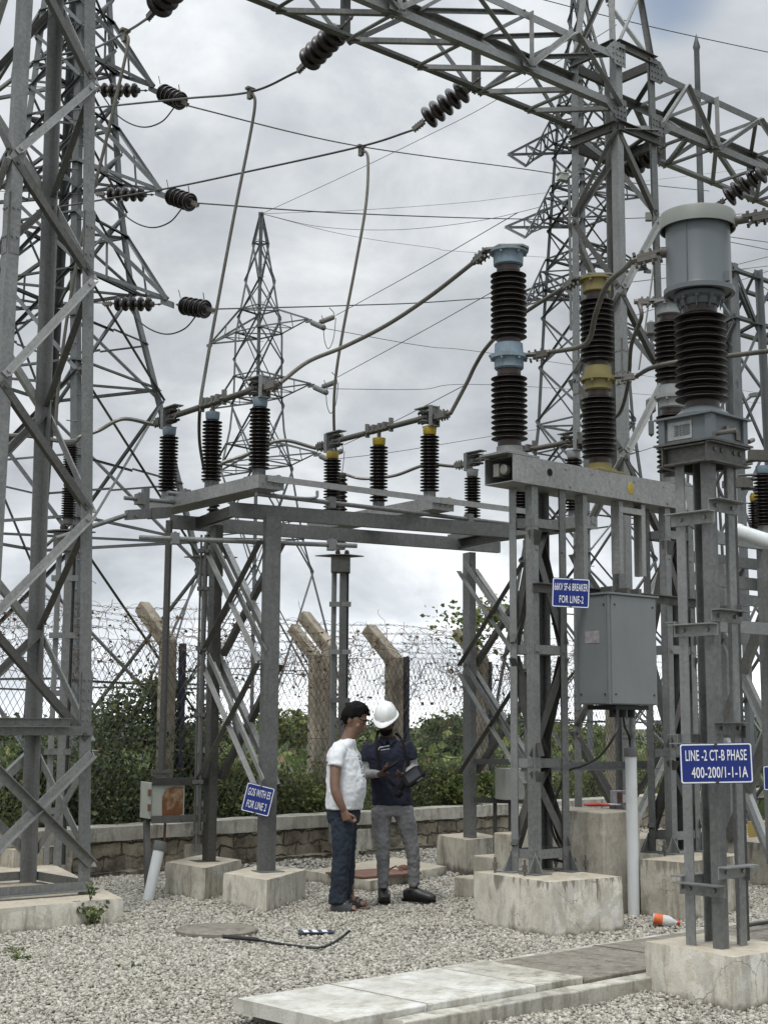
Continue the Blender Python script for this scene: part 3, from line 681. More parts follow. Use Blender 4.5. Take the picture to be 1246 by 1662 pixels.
# ------------------------------------------------------------------ strain insulator strings
def string(label, p, q, n, rad=.135, pitch=.116, hw=True, group='strain insulator strings', spike=False, mat='disc'):
    """cap and pin discs from anchor p towards q; returns the live end"""
    p = np.asarray(p, float); d = nrm(np.asarray(q, float) - p); ln = np.linalg.norm(np.asarray(q) - p)
    root = thing('insulator_string', label, 'insulator string', p, 0, group)
    s0 = max(.10, (ln - n * pitch) * .55)
    mb = MB(); mb.tube([p, p + d * s0], .011, 6)
    for k in range(max(1, int(s0 / .09))): mb.ell(p + d * (.04 + .085 * k), .022, .022, .022, 8, 5)
    mb.build('shackle', 'hardware', root, True)
    k_ = rad / .128
    for i in range(n):
        b = p + d * (s0 + i * pitch)
        mb = MB(); mb.lathe([(.02 * k_, 0), (.05 * k_, .004), (.052 * k_, .05 * k_), (.04 * k_, .075 * k_)], b, d, 14); c = mb.build('disc_cap', 'hardware', root, True)
        mb = MB(); mb.lathe([(.045 * k_, .055 * k_), (.085 * k_, .062 * k_), (.122 * k_, .085 * k_), (.128 * k_, .100 * k_), (.124 * k_, .112 * k_), (.10 * k_, .104 * k_), (.085 * k_, .118 * k_), (.06 * k_, .106 * k_), (.03 * k_, .12 * k_)], b, d, 22); mb.build('disc', mat, root, True)
    e = p + d * (s0 + n * pitch + .02); f = e + d * .22
    mb = MB(); mb.tube([e - d * .05, f], .012, 6); mb.hexa(e + d * .13, d * .08, nrm(np.cross(d, ZUP)) * .02, nrm(np.cross(np.cross(d, ZUP), d)) * .028)
    for k in range(4): mb.tube([e + d * (.07 + .035 * k) + ZUP * .05, e + d * (.07 + .035 * k) - ZUP * .055], .008, 6)
    mb.build('tension_clamp', 'hardware', root)
    if spike:
        mb = MB(); mb.tube([e - d * .02 + ZUP * .1, e - d * .06 + ZUP * .26], .008, 6); mb.tube([p + d * s0 + ZUP * .12, p + d * (s0 - .05) + ZUP * .24], .007, 6); mb.build('arcing_horn', 'darkmetal', root)
    return f
def wire(label, pts, r, mat='darkmetal', name='overhead_wire', cat='wire', group=None, n=12, seg=6):
    c = crom(pts, n); mb = MB(); mb.tube(c, r, seg); return solid(mb, name, mat, label, cat, group, c[0], True)
def stations(px_list): return [W(x, y, d) for x, y, d in px_list]
SL = ['strain insulator string hanging highest at the top edge of the left beam end', 'stout five disc strain string hung from the long beam left of the vertical post', 'slender five disc strain string with upright horn hung from the long beam near the column']
ends = []
for lab, a, b in ((SL[0], (322, -66, 11.8), (248, 20, 12.5)), (SL[1], (573, 26, 13.7), (487, 112, 14.5)), (SL[2], (780, 126, 14.95), (680, 203, 15.45))):
    ends.append(string(lab, W(*a), W(*b), 5, spike=(a[0] == 783)))
string('dark disc strain string hung under the right beam beside the peaked column', W(1082, 236, 16.2), W(1005, 282, 16.7), 5)
string('disc strain string hung under the right beam just above the grey tank', W(1262, 262, 17.1), W(1168, 330, 17.6), 5)
# the two busbar conductors, their clamps and droppers
wire('dark stranded conductor from the topmost strain string down behind the near column', [ends[0], W(208, 50, 13.6), W(150, 80, 15.5), W(60, 112, 18)], .013)
wire('stranded conductor from the stout strain string passing the upper dropper clamp', [ends[1]] + stations([(407, 149, 15.0), (300, 160, 16.5), (190, 171, 18.2), (60, 185, 20.5)]), .013)
wire('stranded conductor from the slender strain string passing the lower dropper clamp', [ends[2]] + stations([(584, 238, 16.3), (400, 279, 18), (260, 308, 19.5), (60, 342, 22)]), .013)
def dropper(label, px, r=.017):
    pts = stations(px); o = wire(label, pts, r, 'conductor', 'dropper_cable', 'dropper cable', 'dropper cables', 14, 8); return pts
for lab, px in (('thick dropper cable hanging from the upper conductor clamp to the blue capped switch', [(409, 150, 14.95), (414, 168, 14.9), (405, 225, 14.85), (380, 350, 14.6), (352, 500, 14.3), (334, 600, 14.0), (325, 660, 13.7), (324, 715, 14.3), (331, 762, 15.3)]),
                ('thick dropper cable hanging from the lower conductor clamp behind the yellow capped switch', [(589, 243, 16.25), (597, 258, 16.2), (594, 330, 16.1), (577, 430, 16.1), (556, 540, 16.2), (544, 620, 16.3), (542, 690, 16.5), (548, 762, 16.8)]),
                ('pale dropper cable passing behind the near column from the leftmost conductor clamp', [(206, 56, 13.6), (208, 72, 13.55), (192, 145, 13.55), (166, 255, 13.6), (138, 365, 13.7), (112, 500, 13.8), (96, 620, 13.9), (90, 708, 13.95)])):
    dropper(lab, px)
    x, y, d = px[0]; mb = MB(); c = W(x - 3, y + 2, d); mb.hexa(c, B_ * .022, A_ * .03, ZUP * .06); mb.hexa(c + ZUP * .055, B_ * .05, A_ * .03, ZUP * .012); mb.bolt(c + ZUP * .03 - A_ * .03, -A_); mb.bolt(c - ZUP * .02 - A_ * .03, -A_)
    solid(mb, 'dropper_clamp', 'hardware', 'parallel groove clamp joining the %s conductor to its dropper' % ('upper' if 300 < x < 500 else 'lower' if x > 500 else 'leftmost'), 'cable clamp', 'dropper clamps')
# ------------------------------------------------------------------ foundation blocks
def quad(l, n, r, h, name_label, mat='concrete', z=0.0, **k):
    """block from its left, near and right ground corners"""
    l, n, r = (G(*p, z) for p in (l, n, r)); return block([l, n, r, l + r - n], h, 'foundation_block', name_label, mat, 'concrete foundation blocks', **k)
quad((768, 1500), (893, 1524), (1011, 1511), .395, 'large cracked plaster foundation block under the breaker frame')
quad((362, 1470), (432, 1484), (497, 1463), .268, 'stained foundation block under the switch post carrying the tilted blue sign')
quad((267, 1455), (332, 1467), (392, 1450), .298, 'stained foundation block under the dark channel post', 'concrete_b')
quad((709, 1405), (757, 1416), (817, 1409), .32, 'foundation block under the right hand switch post beside the stepped plinth', 'concrete_b', .05)
quad((262, 1412), (305, 1416), (387, 1402), .28, 'foundation block half hidden behind the dark channel post block', 'concrete_b')
quad((491, 1388), (560, 1396), (612, 1386), .31, 'foundation block below the slim arrester post by the stone wall', 'concrete_b')
quad((-30, 1437), (20, 1445), (115, 1434), .36, 'foundation block behind the tall near gantry column', 'concrete_b')
quad((1047, 1613), (1192, 1646), (1300, 1624), .29, 'whitewashed foundation block under the current transformer post')
quad((1040, 1490), (1110, 1498), (1212, 1478), .46, 'grey foundation block behind the white cable pipe', 'concrete_b')
pl = block([G(-260, 1560), G(0, 1522), G(200, 1502), G(20, 1400)], .20, 'column_plinth', 'long low weathered plinth under the tall near gantry column', 'concrete', None, 'plinth')
# stepped platform behind the breaker
b1, a1 = dirs(50)
b1, a1 = dirs(50); k0 = G(1022, 1497) + a1 * .26; mb = MB()
root = thing('stepped_platform', 'grey concrete platform with three steps behind the breaker frame', 'platform', k0, 0)
def rect(o, db, da, h, z0=-.05):
    m_ = MB(); m_.hexa(o + b1 * db / 2 + a1 * da / 2 + ZUP * (h + z0) / 2, b1 * db / 2, a1 * da / 2, ZUP * (h - z0) / 2); return m_
for nm_, t_a, t_b, h_ in (('platform_top', 0, 1.00, .83), ('step', 1.003, 1.26, .60), ('step', 1.263, 1.52, .39), ('step', 1.523, 1.76, .19)):
    m = rect(k0 + a1 * t_a, .45, t_b - t_a, h_); bevel(m.build(nm_, 'concrete_p', root), .012)

# ------------------------------------------------------------------ gang operated switch: frame
SB, SA = dirs(51.0)
P1 = W(432, 1415, 12.77); P2 = W(338, 1399, 13.36); P3 = W(760, 1362, 15.35); ZBEAM = 3.345
FB0, FB1, RB0, RB1 = G(373, 838, ZBEAM), G(836, 873, ZBEAM), G(276, 857, ZBEAM), G(812, 897, ZBEAM)
SB = nrm(nrm(FB1 - FB0) + nrm(RB1 - RB0)); SA = V3(-SB[1], SB[0], 0)
P4 = FB0 + SB * float(np.dot(P3 - FB0, SB)); P4[2] = P3[2]
root = thing('switch_support', 'galvanized channel frame with crossed braces carrying the coloured cap switch insulators', 'support frame', P1, 0); L = Lattice(root)
def post(p, ref, flip, mat):
    mb = MB(); q = V3(p[0], p[1], ZBEAM); a = p - SB * 0; mb.channel(p, q, ref, .145, .075, .009, flip); mb.hexa(p + ZUP * .006, SB * .11, SA * .11, ZUP * .006)
    return L.add('post', mb, mat)
post(P1 - SA * .037, SA, 1, 'galv'); post(P2 + SB * -.03, SB, 1, 'galv_old_shade'); post(P3 - SB * .02, SB, 1, 'galv'); post(P4, SA, 1, 'galv')  # second post darker: shade inside its channel put into the steel colour
def sbar(p, q, dbl, mat, off):
    d = nrm(q - p); n_ = nrm(np.cross(SA, ZUP)); 
    for k in ((-.032, .032) if dbl else (0,)):
        side = nrm(np.cross(n_, d)); mb = MB(); mb.angle(p + side * k * 1.3 + SB * off, q + side * k * 1.3 + SB * off, side * (1 if k >= 0 else -1), .055, .006, -1 if off < 0 else 1); L.add('brace', mb, mat)
for (pa, pb) in ((P1, P2), (P4, P3)):
    za = (3.20, 2.08, 1.95, .92)
    for off, m1, m2 in ((-.085, 'galv_old_shade', 'galv_light'), (.085, 'galv_old_shade', 'galv_light')):
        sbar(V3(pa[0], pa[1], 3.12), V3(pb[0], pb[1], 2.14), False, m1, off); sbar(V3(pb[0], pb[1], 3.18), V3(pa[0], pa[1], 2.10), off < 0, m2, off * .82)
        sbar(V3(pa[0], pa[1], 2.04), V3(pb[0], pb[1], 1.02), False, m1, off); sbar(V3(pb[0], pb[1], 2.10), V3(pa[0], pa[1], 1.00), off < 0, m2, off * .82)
LFT, RGT = .42, .55
lenB = np.linalg.norm((P3 - P2)[:2])
for p, q in ((FB0, FB1), (RB0, RB1)):
    mb = MB(); mb.channel(p + ZUP * .065, q + ZUP * .065, SA, .13, .06, .009); L.add('beam', mb, 'galv')
for p, q in ((FB0, RB0), (FB1, RB1)):
    d = nrm(q - p); e0 = p + ZUP * .065; s_ = float(np.dot(q - p, SA)); mb = MB(); mb.channel(e0 + SA * .07 + SB * .05, e0 + SA * (s_ - .01) + SB * .05, SB * (1 if p is FB0 else -1), .10, .05, .008); L.add('cross_channel', mb, 'galv_old_shade')
L.done()

# ------------------------------------------------------------------ switch poles
ZI = 3.67; HI = .72
mid_off = .0
def post_insulator(root, p, h, core, rad, n, capmat, cap_h=.075, base_h=.085, name='post_insulator', basemat='galv', seg=22, hw=1.0):
    p = np.asarray(p, float)
    mb = MB(); mb.lathe([(rad * .72, 0), (rad * .72, .014), (core * 1.18, .02), (core * 1.15, base_h)], p, ZUP, seg)
    for k in range(4): mb.bolt(p + V3(math.cos(k * 1.57 + .6), math.sin(k * 1.57 + .6), 0) * rad * .62 + ZUP * .014, ZUP, .011, .014)
    mb.build('insulator_base', basemat, root, 40)
    mb = MB(); mb.lathe(sheds(core, rad, n, h - cap_h - base_h), p + ZUP * base_h, ZUP, seg); o = mb.build(name, 'porcelain', root, 50)
    mb = MB(); z = h - cap_h; mb.lathe([(core * 1.1, z), (core * 1.22, z + .01), (core * 1.30, h - .016), (rad * .72, h - .012), (rad * .72, h)], p, ZUP, seg)
    for k in range(4): mb.bolt(p + V3(math.cos(k * 1.57 + .3), math.sin(k * 1.57 + .3), 0) * rad * .60 + ZUP * (h - .012), -ZUP, .010, .012)
    mb.build('metal_cap', capmat, o, 40); return p + ZUP * h
def jaw(root, p, d, up=ZUP):
    """contact jaw housing on an outer insulator; d points to the blade"""
    s = np.cross(ZUP, d); mb = MB()
    mb.channel(p - d * .045 + s * .0, p - d * .045 + ZUP * .205, -d, .10, .05, .008); mb.hexa(p - d * .02 + ZUP * .006, d * .07, s * .055, ZUP * .006)
    mb.hexa(p + d * .06 + ZUP * .205, d * .12, s * .052, ZUP * .005); o = mb.build('contact_bracket', 'galv', root)
    mb = MB()
    for zz in (.06, .155):
        for k in (-1, 1):
            mb.tube(crom([p - d * .0 + s * .03 * k + ZUP * zz, p + d * .07 + s * .034 * k + ZUP * (zz + .012), p + d * .15 + s * .018 * k + ZUP * (zz + .004)], 5), .014, 6)
        mb.hexa(p + d * .03 + ZUP * zz, d * .05, s * .04, ZUP * .010)
    for k in range(5): mb.ell(p + d * .06 + s * (-.03 + .015 * k) + ZUP * .105, .012, .012, .028, 8, 6)
    mb.build('contact_fingers', 'darkmetal', root, 50)
    mb = MB(); mb.tube(crom([p + d * .17 + ZUP * .19, p + d * .19 - s * .02 + ZUP * .13, p + d * .13 - s * .03 + ZUP * .07, p + d * .02 - s * .03 + ZUP * .06], 6), .005, 5); mb.build('arcing_loop', 'galv_light', root)
def terminal(root, p, d, mat='hardware'):
    s = np.cross(ZUP, d); mb = MB(); q = p - d * .12 + ZUP * .09
    mb.hexa(q, d * .06, s * .032, ZUP * .026); mb.hexa(q - d * .09, d * .055, s * .04, ZUP * .03); mb.tube([q - d * .05, q - d * .20], .022, 8)
    for a in (-.12, -.08, -.04):
        for b in (-1, 1): mb.bolt(q + d * a + s * .025 * b + ZUP * .03, ZUP, .010, .02); mb.bolt(q + d * a + s * .025 * b - ZUP * .03, -ZUP, .010, .02)
    mb.build('terminal_clamp', mat, root); return q - d * .2
def switch_pole(lab, near_xy, far_xy, capmat, markmat):
    n_ = V3(*near_xy, ZI); f_ = V3(*far_xy, ZI); mid = (n_ + f_) / 2; d = nrm(f_ - n_); s = np.cross(ZUP, d); ln = np.linalg.norm(f_ - n_)
    root = thing('switch_pole', lab, 'disconnect switch', n_ - ZUP * .12, 0, 'disconnector poles in a row')
    mb = MB(); w = .125
    mb.prof(n_ - d * .2, f_ + d * .28, [(-w, -.115), (w, -.115), (w, 0), (w - .008, 0), (w - .008, -.107), (-w + .008, -.107), (-w + .008, 0), (-w, 0)], s, ZUP)
    ch = mb.build('base_channel', 'galv_light', root)
    mb = MB(); mb.hexa(n_ - d * .205 + s * .0 - ZUP * .06, d * .004, s * .13, ZUP * .06)
    for k in (-.09, -.03, .03, .09): mb.bolt(n_ - d * .21 + s * k - ZUP * .075, -d, .009, .008)
    mb.hexa(n_ - d * .03 + ZUP * -.0, d * .11, s * .11, ZUP * .012); mb.build('end_plate', 'galv', root)
    mb = MB(); mb.lathe([(.045, 0), (.045, .006)], n_ - d * .21 - s * .07 - ZUP * .03, -d, 12); mb.build('phase_mark', markmat, root)
    tops = []
    for i, p in enumerate((n_, mid, f_)):
        mb = MB(); mb.lathe([(.075, -.112), (.075, .0), (.06, .001)], p, ZUP, 16); mb.build('bearing', 'galv', root, 40)
        tops.append(post_insulator(root, p, HI + (0 if i != 1 else .02), .052, .094, 17, capmat))
    jaw(root, tops[0], d); jaw(root, tops[2], -d)
    e0 = terminal(root, tops[0], d); e1 = terminal(root, tops[2], -d)
    z = ZUP * .11
    mb = MB(); mb.tube([tops[0] + d * .02 + z, tops[2] - d * .02 + z], .029, 12); mb.build('blade_tube', 'weathered_tube', root, True)
    mb = MB(); t = tops[1]; mb.tube([t, t + ZUP * .07], .02, 8); mb.hexa(t + ZUP * .085, d * .17, s * .045, ZUP * .012)
    for k in (-.13, -.05, .05, .13): mb.hexa(t + d * k + ZUP * .112, d * .02, s * .05, ZUP * .033)
    for k in (-.2, .2): mb.hexa(t + d * k + ZUP * .11, d * .012, s * .022, ZUP * .07); mb.tube([t + d * k - s * .06 + ZUP * .13, t + d * k + s * .05 + ZUP * .09], .010, 6)
    mb.tube([t + d * .1 - s * .05 + ZUP * .15, t + d * .24 - s * .06 + ZUP * .12], .012, 6); mb.build('blade_clamp', 'hardware', root)
    return e0, e1, tops
Bn = (-1.11, 12.65); Bf = (-2.11, 13.95); Yn = (.44, 13.84); Yf = (-.55, 15.14); Rn = (1.99, 15.03); Rf = (1.0, 16.2)
EB = switch_pole('disconnector pole with pale blue insulator caps nearest the camera', Bn, Bf, 'blue_cap', 'blue_cap')
EY = switch_pole('disconnector pole with bright yellow insulator caps in the middle of the frame', Yn, Yf, 'yellow_cap', 'yellow_cap')
ER = switch_pole('disconnector pole with plain grey caps half hidden behind the breaker', Rn, Rf, 'red_cap', 'galv')
# linkage: rails, torsion pipes and operating rod
sdn = nrm(V3(Yn[0] - Bn[0], Yn[1] - Bn[1], 0)); A2 = V3(-sdn[1], sdn[0], 0)
nB = V3(*Bn, ZI)
mb = MB(); a = nB - A2 * .225 + ZUP * -.03; mb.bar(a - sdn * .05, a + sdn * 3.1, ZUP, .055, .008)
for k in (.1, 2.0): mb.hexa(a + sdn * k - A2 * .0, sdn * .09, A2 * .006, ZUP * .03)
solid(mb, 'link_bar', 'galv_light', 'flat galvanized link bar bolted along the near ends of the switch poles', 'link bar')
mb = MB(); a = nB - A2 * .12 + ZUP * -.16; mb.tube([a - sdn * .1, a + sdn * 3.6], .021, 10)
for k in (.7, 2.35): mb.hexa(a + sdn * k, sdn * .03, A2 * .04, ZUP * .05)
mb.tube(crom([a + sdn * .2, a + sdn * .5 - A2 * .02 + ZUP * .02, a + sdn * .55 + ZUP * .09], 5), .014, 6)
solid(mb, 'torsion_pipe', 'galv', 'grey torsion pipe running just under the flat link bar', 'pipe', 'linkage pipes')
def zpipe(lab, a, b, z, r=.022, clamps=()):
    p, q = G(*a, z), G(*b, z); mb = MB(); mb.tube([p, q], r, 10); d = nrm(q - p)
    for c in clamps: mb.hexa(lerp(p, q, c), d * .035, np.cross(d, ZUP) * .05, ZUP * .05); mb.bolt(lerp(p, q, c) + ZUP * .05, ZUP)
    solid(mb, 'linkage_pipe', 'galv', lab, 'pipe', 'linkage pipes')
zpipe('long linkage pipe below the beams crossing in front of the slim arrester post', (226, 872), (579, 886), 3.16, .022, (.16, .88))
zpipe('short linkage pipe jutting left beyond the blue capped pole', (202, 808), (300, 817), 3.60, .020, (.25,))
zpipe('earthing pipe beside the base of the leftmost blue capped insulator', (272, 800), (352, 810), 3.68, .022, (.35,))
mb = MB(); a = G(272, 832, 3.5); b = W(205, 836, a[1] - .25); d = nrm(b - a); mb.hexa(lerp(a, b, .2), d * .10, np.cross(d, ZUP) * .05, ZUP * .05); mb.hexa(lerp(a, b, .7), d * .13, np.cross(d, ZUP) * .035, ZUP * .045); mb.hexa(lerp(a, b, .55) + ZUP * .12, d * .03, np.cross(d, ZUP) * .03, ZUP * .12)
mb.bolt(lerp(a, b, .8) - ZUP * .01 - A2 * .035, -A2, .02); mb.tube([b + ZUP * .0, W(92, 874, b[1] - .3)], .022, 8); solid(mb, 'drive_lever', 'galv', 'hinged drive lever with a thin rod reaching left from the switch frame', 'lever')
mb = MB(); rp = W(275, 845, 13.55); rb = W(264, 1252, 13.55); rb[0] = rp[0] - .005; mb.tube([rb, rp], .033, 12); mb.tube([rb + ZUP * .42, rb + ZUP * .0], .037, 12); mb.hexa(rb + ZUP * .0, V3(.10, 0, 0), V3(0, .05, 0), V3(0, 0, .014)); mb.hexa(rb - ZUP * .05, V3(.05, 0, 0), V3(0, .04, 0), V3(0, 0, .05))
solid(mb, 'operating_rod', 'galv_old_shade', 'thick vertical operating pipe rising from the rusty box to the switch frame', 'operating rod')
# mechanism box on brackets
c = W(266, 1298, 13.3); root = thing('mechanism_box', 'small grey operating mechanism box with a rust patch on brackets', 'mechanism box', c - ZUP * .16, 0)
bb, ba = dirs(62)
mb = MB(); mb.hexa(c, bb * .155, ba * .12, ZUP * .15); bevel(mb.build('housing', 'box_grey', root), .006)
mb = MB(); mb.hexa(c - bb * .168, bb * .010, ba * .13, ZUP * .16); bevel(mb.build('door', 'box_grey', root), .005)
mb = MB(); mb.hexa(c - bb * .18 - ba * .13 - ZUP * .06, bb * .012, ba * .015, ZUP * .03); mb.hexa(c - bb * .18 - ba * .13 + ZUP * .07, bb * .012, ba * .015, ZUP * .03); mb.build('hinge', 'rustplate', root)
mb = MB(); mb.plate([c - ba * .1225 + bb * x + ZUP * z for x, z in ((-.055, -.13), (.02, -.145), (.10, -.135), (.138, -.12), (.14, .03), (.142, .115), (.06, .12), (-.03, .105), (-.06, .02))], -ba * .0015); mb.build('rust_patch', 'rust', root)
for z in (.165, -.165):
    mb = MB(); mb.channel(c + ZUP * z - bb * .16 - ba * .14, c + ZUP * z + bb * .46 - ba * .14, ba, .065, .04, .006); mb.bolt(c + ZUP * z + bb * .12 - ba * .14, -ba, .014); mb.build('bracket', 'galv_old_shade', root)
    mb = MB(); mb.angle(c + ZUP * z + bb * .42 - ba * .17, c + ZUP * z + bb * .42 + ba * .12, ZUP, .06, .006); mb.build('bracket', 'galv_old_shade', root)
mb = MB(); mb.tube([c - ZUP * .155 + bb * .02, c - ZUP * .52 + bb * .015], .012, 6); mb.build('gland_pipe', 'rustplate', root)
mb = MB(); t = W(238, 1465, 12.95); mb.angle(V3(t[0], t[1], -.05), V3(c[0] - .15, c[1] - .1, c[2] - .17), bb, .05, .005); solid(mb, 'support_angle', 'galv_old_shade', 'thin upright steel angle below the rusty mechanism box', 'steel angle')
# conduit strapped to the dark post
mb = MB(); q = P2 - SB * .10 - SA * .02
for o in (0, .045): mb.tube([V3(q[0] - o, q[1], .45), V3(q[0] - o, q[1], 3.25)], .017 if o == 0 else .010, 8)
for z in (.55, 1.0, 1.6, 2.2, 2.75, 3.1): mb.hexa(V3(q[0] - .02, q[1], z), V3(.05, 0, 0), V3(0, .03, 0), V3(0, 0, .018)); mb.bolt(V3(q[0] - .02, q[1] - .03, z), V3(0, -1, 0))
solid(mb, 'earthing_conduit', 'galv_old_shade', 'pair of thin conduits strapped beside the dark channel post', 'conduit')

# ------------------------------------------------------------------ arresters on slim posts
def arrester(lab, px, d, ytop, yplate, yjoint=None):
    base = W(px, 1390, d); base[2] = 0.2; zp = W(px, yplate, d)[2]; zt = W(px, ytop, d)[2]
    root = thing('surge_arrester', lab, 'surge arrester', base, 0, 'surge arresters on slim posts'); p = V3(base[0], base[1], zp)
    for k, (ax, ay) in enumerate(((-.10, -.03), (.0, -.08), (.09, .03), (.0, .09))):
        mb = MB(); mb.angle(V3(p[0] + ax, p[1] + ay, .2), V3(p[0] + ax * .9, p[1] + ay * .9, zp - .02), V3(-ax if ax else .5, -ay if ay else .5, 0), .05 if k != 1 else .075, .006); mb.build('leg', 'galv', root)
    for z in np.arange(.7, zp - .2, .55): mb = MB(); mb.hexa(V3(p[0], p[1] - .05, z), V3(.125, 0, 0), V3(0, .02, 0), V3(0, 0, .028)); mb.build('batten', 'galv', root)
    mb = MB(); mb.plate([p + V3(math.cos(a) * r, math.sin(a) * r, 0) for a, r in ((.1, .27), (.9, .17), (1.7, .17), (3.1, .30), (4.0, .17), (5.2, .17))], ZUP * .012); mb.hexa(p - ZUP * .10, V3(.11, 0, 0), V3(0, .11, 0), V3(0, 0, .09)); mb.build('top_plate', 'galv_old_shade', root)
    mb = MB()
    for a in range(3): mb.lathe([(.024, 0), (.03, .03), (.02, .06)], p + V3(math.cos(a * 2.1) * .07, math.sin(a * 2.1) * .07, .012), ZUP, 8)
    mb.build('insulating_foot', 'porc_red', root, True)
    h = zt - zp - .08; halves = 2 if yjoint else 1
    for i in range(halves):
        z0 = .08 + h * i / halves; post_insulator(root, p + ZUP * z0, h / halves, .045, .072, 16 if halves == 1 else 13, 'hardware', .05, .05, 'arrester_stack')
    return V3(p[0], p[1], zt)
LA1 = arrester('two stage surge arrester on a slim post behind the near gantry column', 90, 13.95, 716, 864, 790)
LA2 = arrester('surge arrester on a slim post mostly hidden by the dark channel post', 333, 15.4, 768, 905)
LA3 = arrester('surge arrester on a slim battened post rising behind the man in white', 548, 16.75, 768, 903)
wire('bent tube conductor from the leftmost blue cap down to the arrester behind the near column', [EB[1]] + stations([(200, 680, 14.0), (160, 699, 14.0), (130, 709, 13.95)]) + [LA1 + V3(.05, 0, .01), LA1 + V3(-.1, 0, .0)] + stations([(40, 707, 13.7), (-40, 709, 13.4)]), .021, 'alu', 'tube_conductor', 'tube conductor', 'tube conductors')
wire('bent tube conductor from the far yellow cap down to the hidden arrester', [EY[1]] + stations([(455, 715, 15.3), (400, 738, 15.4), (360, 752, 15.4)]) + [LA2], .021, 'alu', 'tube_conductor', 'tube conductor', 'tube conductors')
wire('sagging tube conductor from the far grey cap to the arrester behind the yellow pole', [ER[1]] + stations([(690, 755, 16.4), (640, 772, 16.6), (590, 777, 16.7), (560, 770, 16.75)]) + [LA3], .019, 'alu', 'tube_conductor', 'tube conductor', 'tube conductors')
# ------------------------------------------------------------------ breaker
KB, KA = dirs(48.4)
H0 = .395
Lc = V3(1.235, 11.545, H0); Rc = Lc + KB * 1.70
ZK = W(830, 788, 11.35)[2]; ZKt = ZK + .215
root = thing('breaker_support', 'pair of braced steel lattice legs carrying the long breaker beam', 'breaker frame', Lc, 0); L = Lattice(root)
def ccol(c, h, leg_out, zb):
    cor = {}; hb2, ha2 = .20, .125
    for i, (sb, sa) in enumerate(((-1, -1), (1, -1), (1, 1), (-1, 1))):
        p = V3(c[0], c[1], zb) + KB * sb * hb2 + KA * sa * ha2; cor[i] = p
        mb = MB(); q = V3(p[0], p[1], ZK); mb.prof(p, q, [(0, 0), (.072, 0), (.072, .009), (.009, .009), (.009, .072), (0, .072)], -KB * sb, -KA * sa)
        for z in (.12, .9, 1.7, 2.5): mb.bolt(p + ZUP * z - KB * sb * .05 + KA * sa * .001, KA * sa, .010, .010)
        mb.plate([p, p + KB * sb * .09, p + ZUP * .16], KA * sa * .008); mb.plate([p, p + KA * sa * .09, p + ZUP * .16], KB * sb * .008); mb.hexa(p + ZUP * .004, KB * .09, KA * .09, ZUP * .005)
        L.add('leg', mb, 'galv')
    fc = [(0, 1, -KA), (1, 2, KB), (2, 3, KA), (3, 0, -KB)]
    for (i, j, nn) in fc:
        zz = [.11, .80, 1.68, 2.68]
        for k, z in enumerate(zz):
            mb = MB(); mb.angle(cor[i] + ZUP * z - nn * .011, cor[j] + ZUP * z - nn * .011, ZUP, .07, .007, -1); L.add('batten', mb, 'galv')
        for k in range(3):
            a, b = (i, j) if (k + (0 if nn is fc[0][2] or nn is fc[2][2] else 1)) % 2 else (j, i)
            p = cor[a] + ZUP * (zz[k] + .08) - nn * .020; q = cor[b] + ZUP * (zz[k + 1] - .02) - nn * .020; d = nrm(q - p)
            mb = MB(); mb.prof(p, q, [(-.034, 0), (.034, 0), (.034, .007), (-.027, .007), (-.027, .062), (-.034, .062)], nrm(np.cross(nn, d)), -nn); L.add('brace', mb, 'galv_old_shade')
    # anchor bolts
    for sb, sa in ((-1, -1), (1, -1), (1, 1), (-1, 1)):
        p = V3(c[0], c[1], zb) + KB * sb * (hb2 + .15) + KA * sa * (ha2 + .03); mb = MB(); mb.tube([p - ZUP * .02, p + ZUP * .12], .011, 6); mb.lathe([(.022, .03), (.022, .055)], p, ZUP, 6); mb.lathe([(.022, .06), (.022, .08)], p, ZUP, 6); L.add('anchor_bolt', mb, 'hardware')
    return cor
corL = ccol(Lc, .18, True, H0); corR = ccol(Rc, .18, True, .46)
mb = MB(); bc = lambda t, z=0.0: V3(Lc[0], Lc[1], ZK + z) + KB * t
s0, s1, hw_ = -.445, 2.20, .155
pr = [(-hw_, 0), (hw_, 0), (hw_, .215), (hw_ - .05, .215), (hw_ - .05, .207), (hw_ - .008, .207), (hw_ - .008, .008), (-hw_ + .008, .008), (-hw_ + .008, .207), (-hw_ + .05, .207), (-hw_ + .05, .215), (-hw_, .215)]
mb.prof(bc(s0), bc(s1), pr, KA, ZUP)
mb.hexa(bc((s0 + s1) / 2, .212), KB * ((s1 - s0) / 2 - .05), KA * (hw_ - .055), ZUP * .003)
for t in (.18, .5, 1.05, 1.45, 1.9): mb.bolt(bc(t, .17) - KA * hw_, -KA, .010, .008); mb.bolt(bc(t + .05, .03) - KA * hw_, -KA, .010, .008)
mb.lathe([(.028, 0), (.028, .003)], bc(-.16, .12) - KA * hw_, -KA, 16)
L.add('beam', mb, 'galv_light')
mb = MB(); mb.lathe([(.030, 0), (.030, .004)], bc(-.02, .12) - KA * hw_, -KA, 16); mb.lathe([(.030, 0), (.030, .004)], bc(1.98, .12) - KA * hw_, -KA, 16); L.add('beam_hole', mb, 'black')
mb = MB(); mb.ell(bc(1.0, .105) - KA * (hw_ + .001), .04, .006, .055, 14, 8, (KB, KA, ZUP)); L.add('phase_mark', mb, 'yellow_cap')
mb = MB(); q = bc(s0 + .05, .105); mb.lathe([(.03, 0), (.042, .01), (.042, .05), (.03, .055)], q - KA * .05, -KB, 14); mb.hexa(q + KA * .02, KB * .06, KA * .03, ZUP * .05); L.add('drive_stub', mb, 'alu')
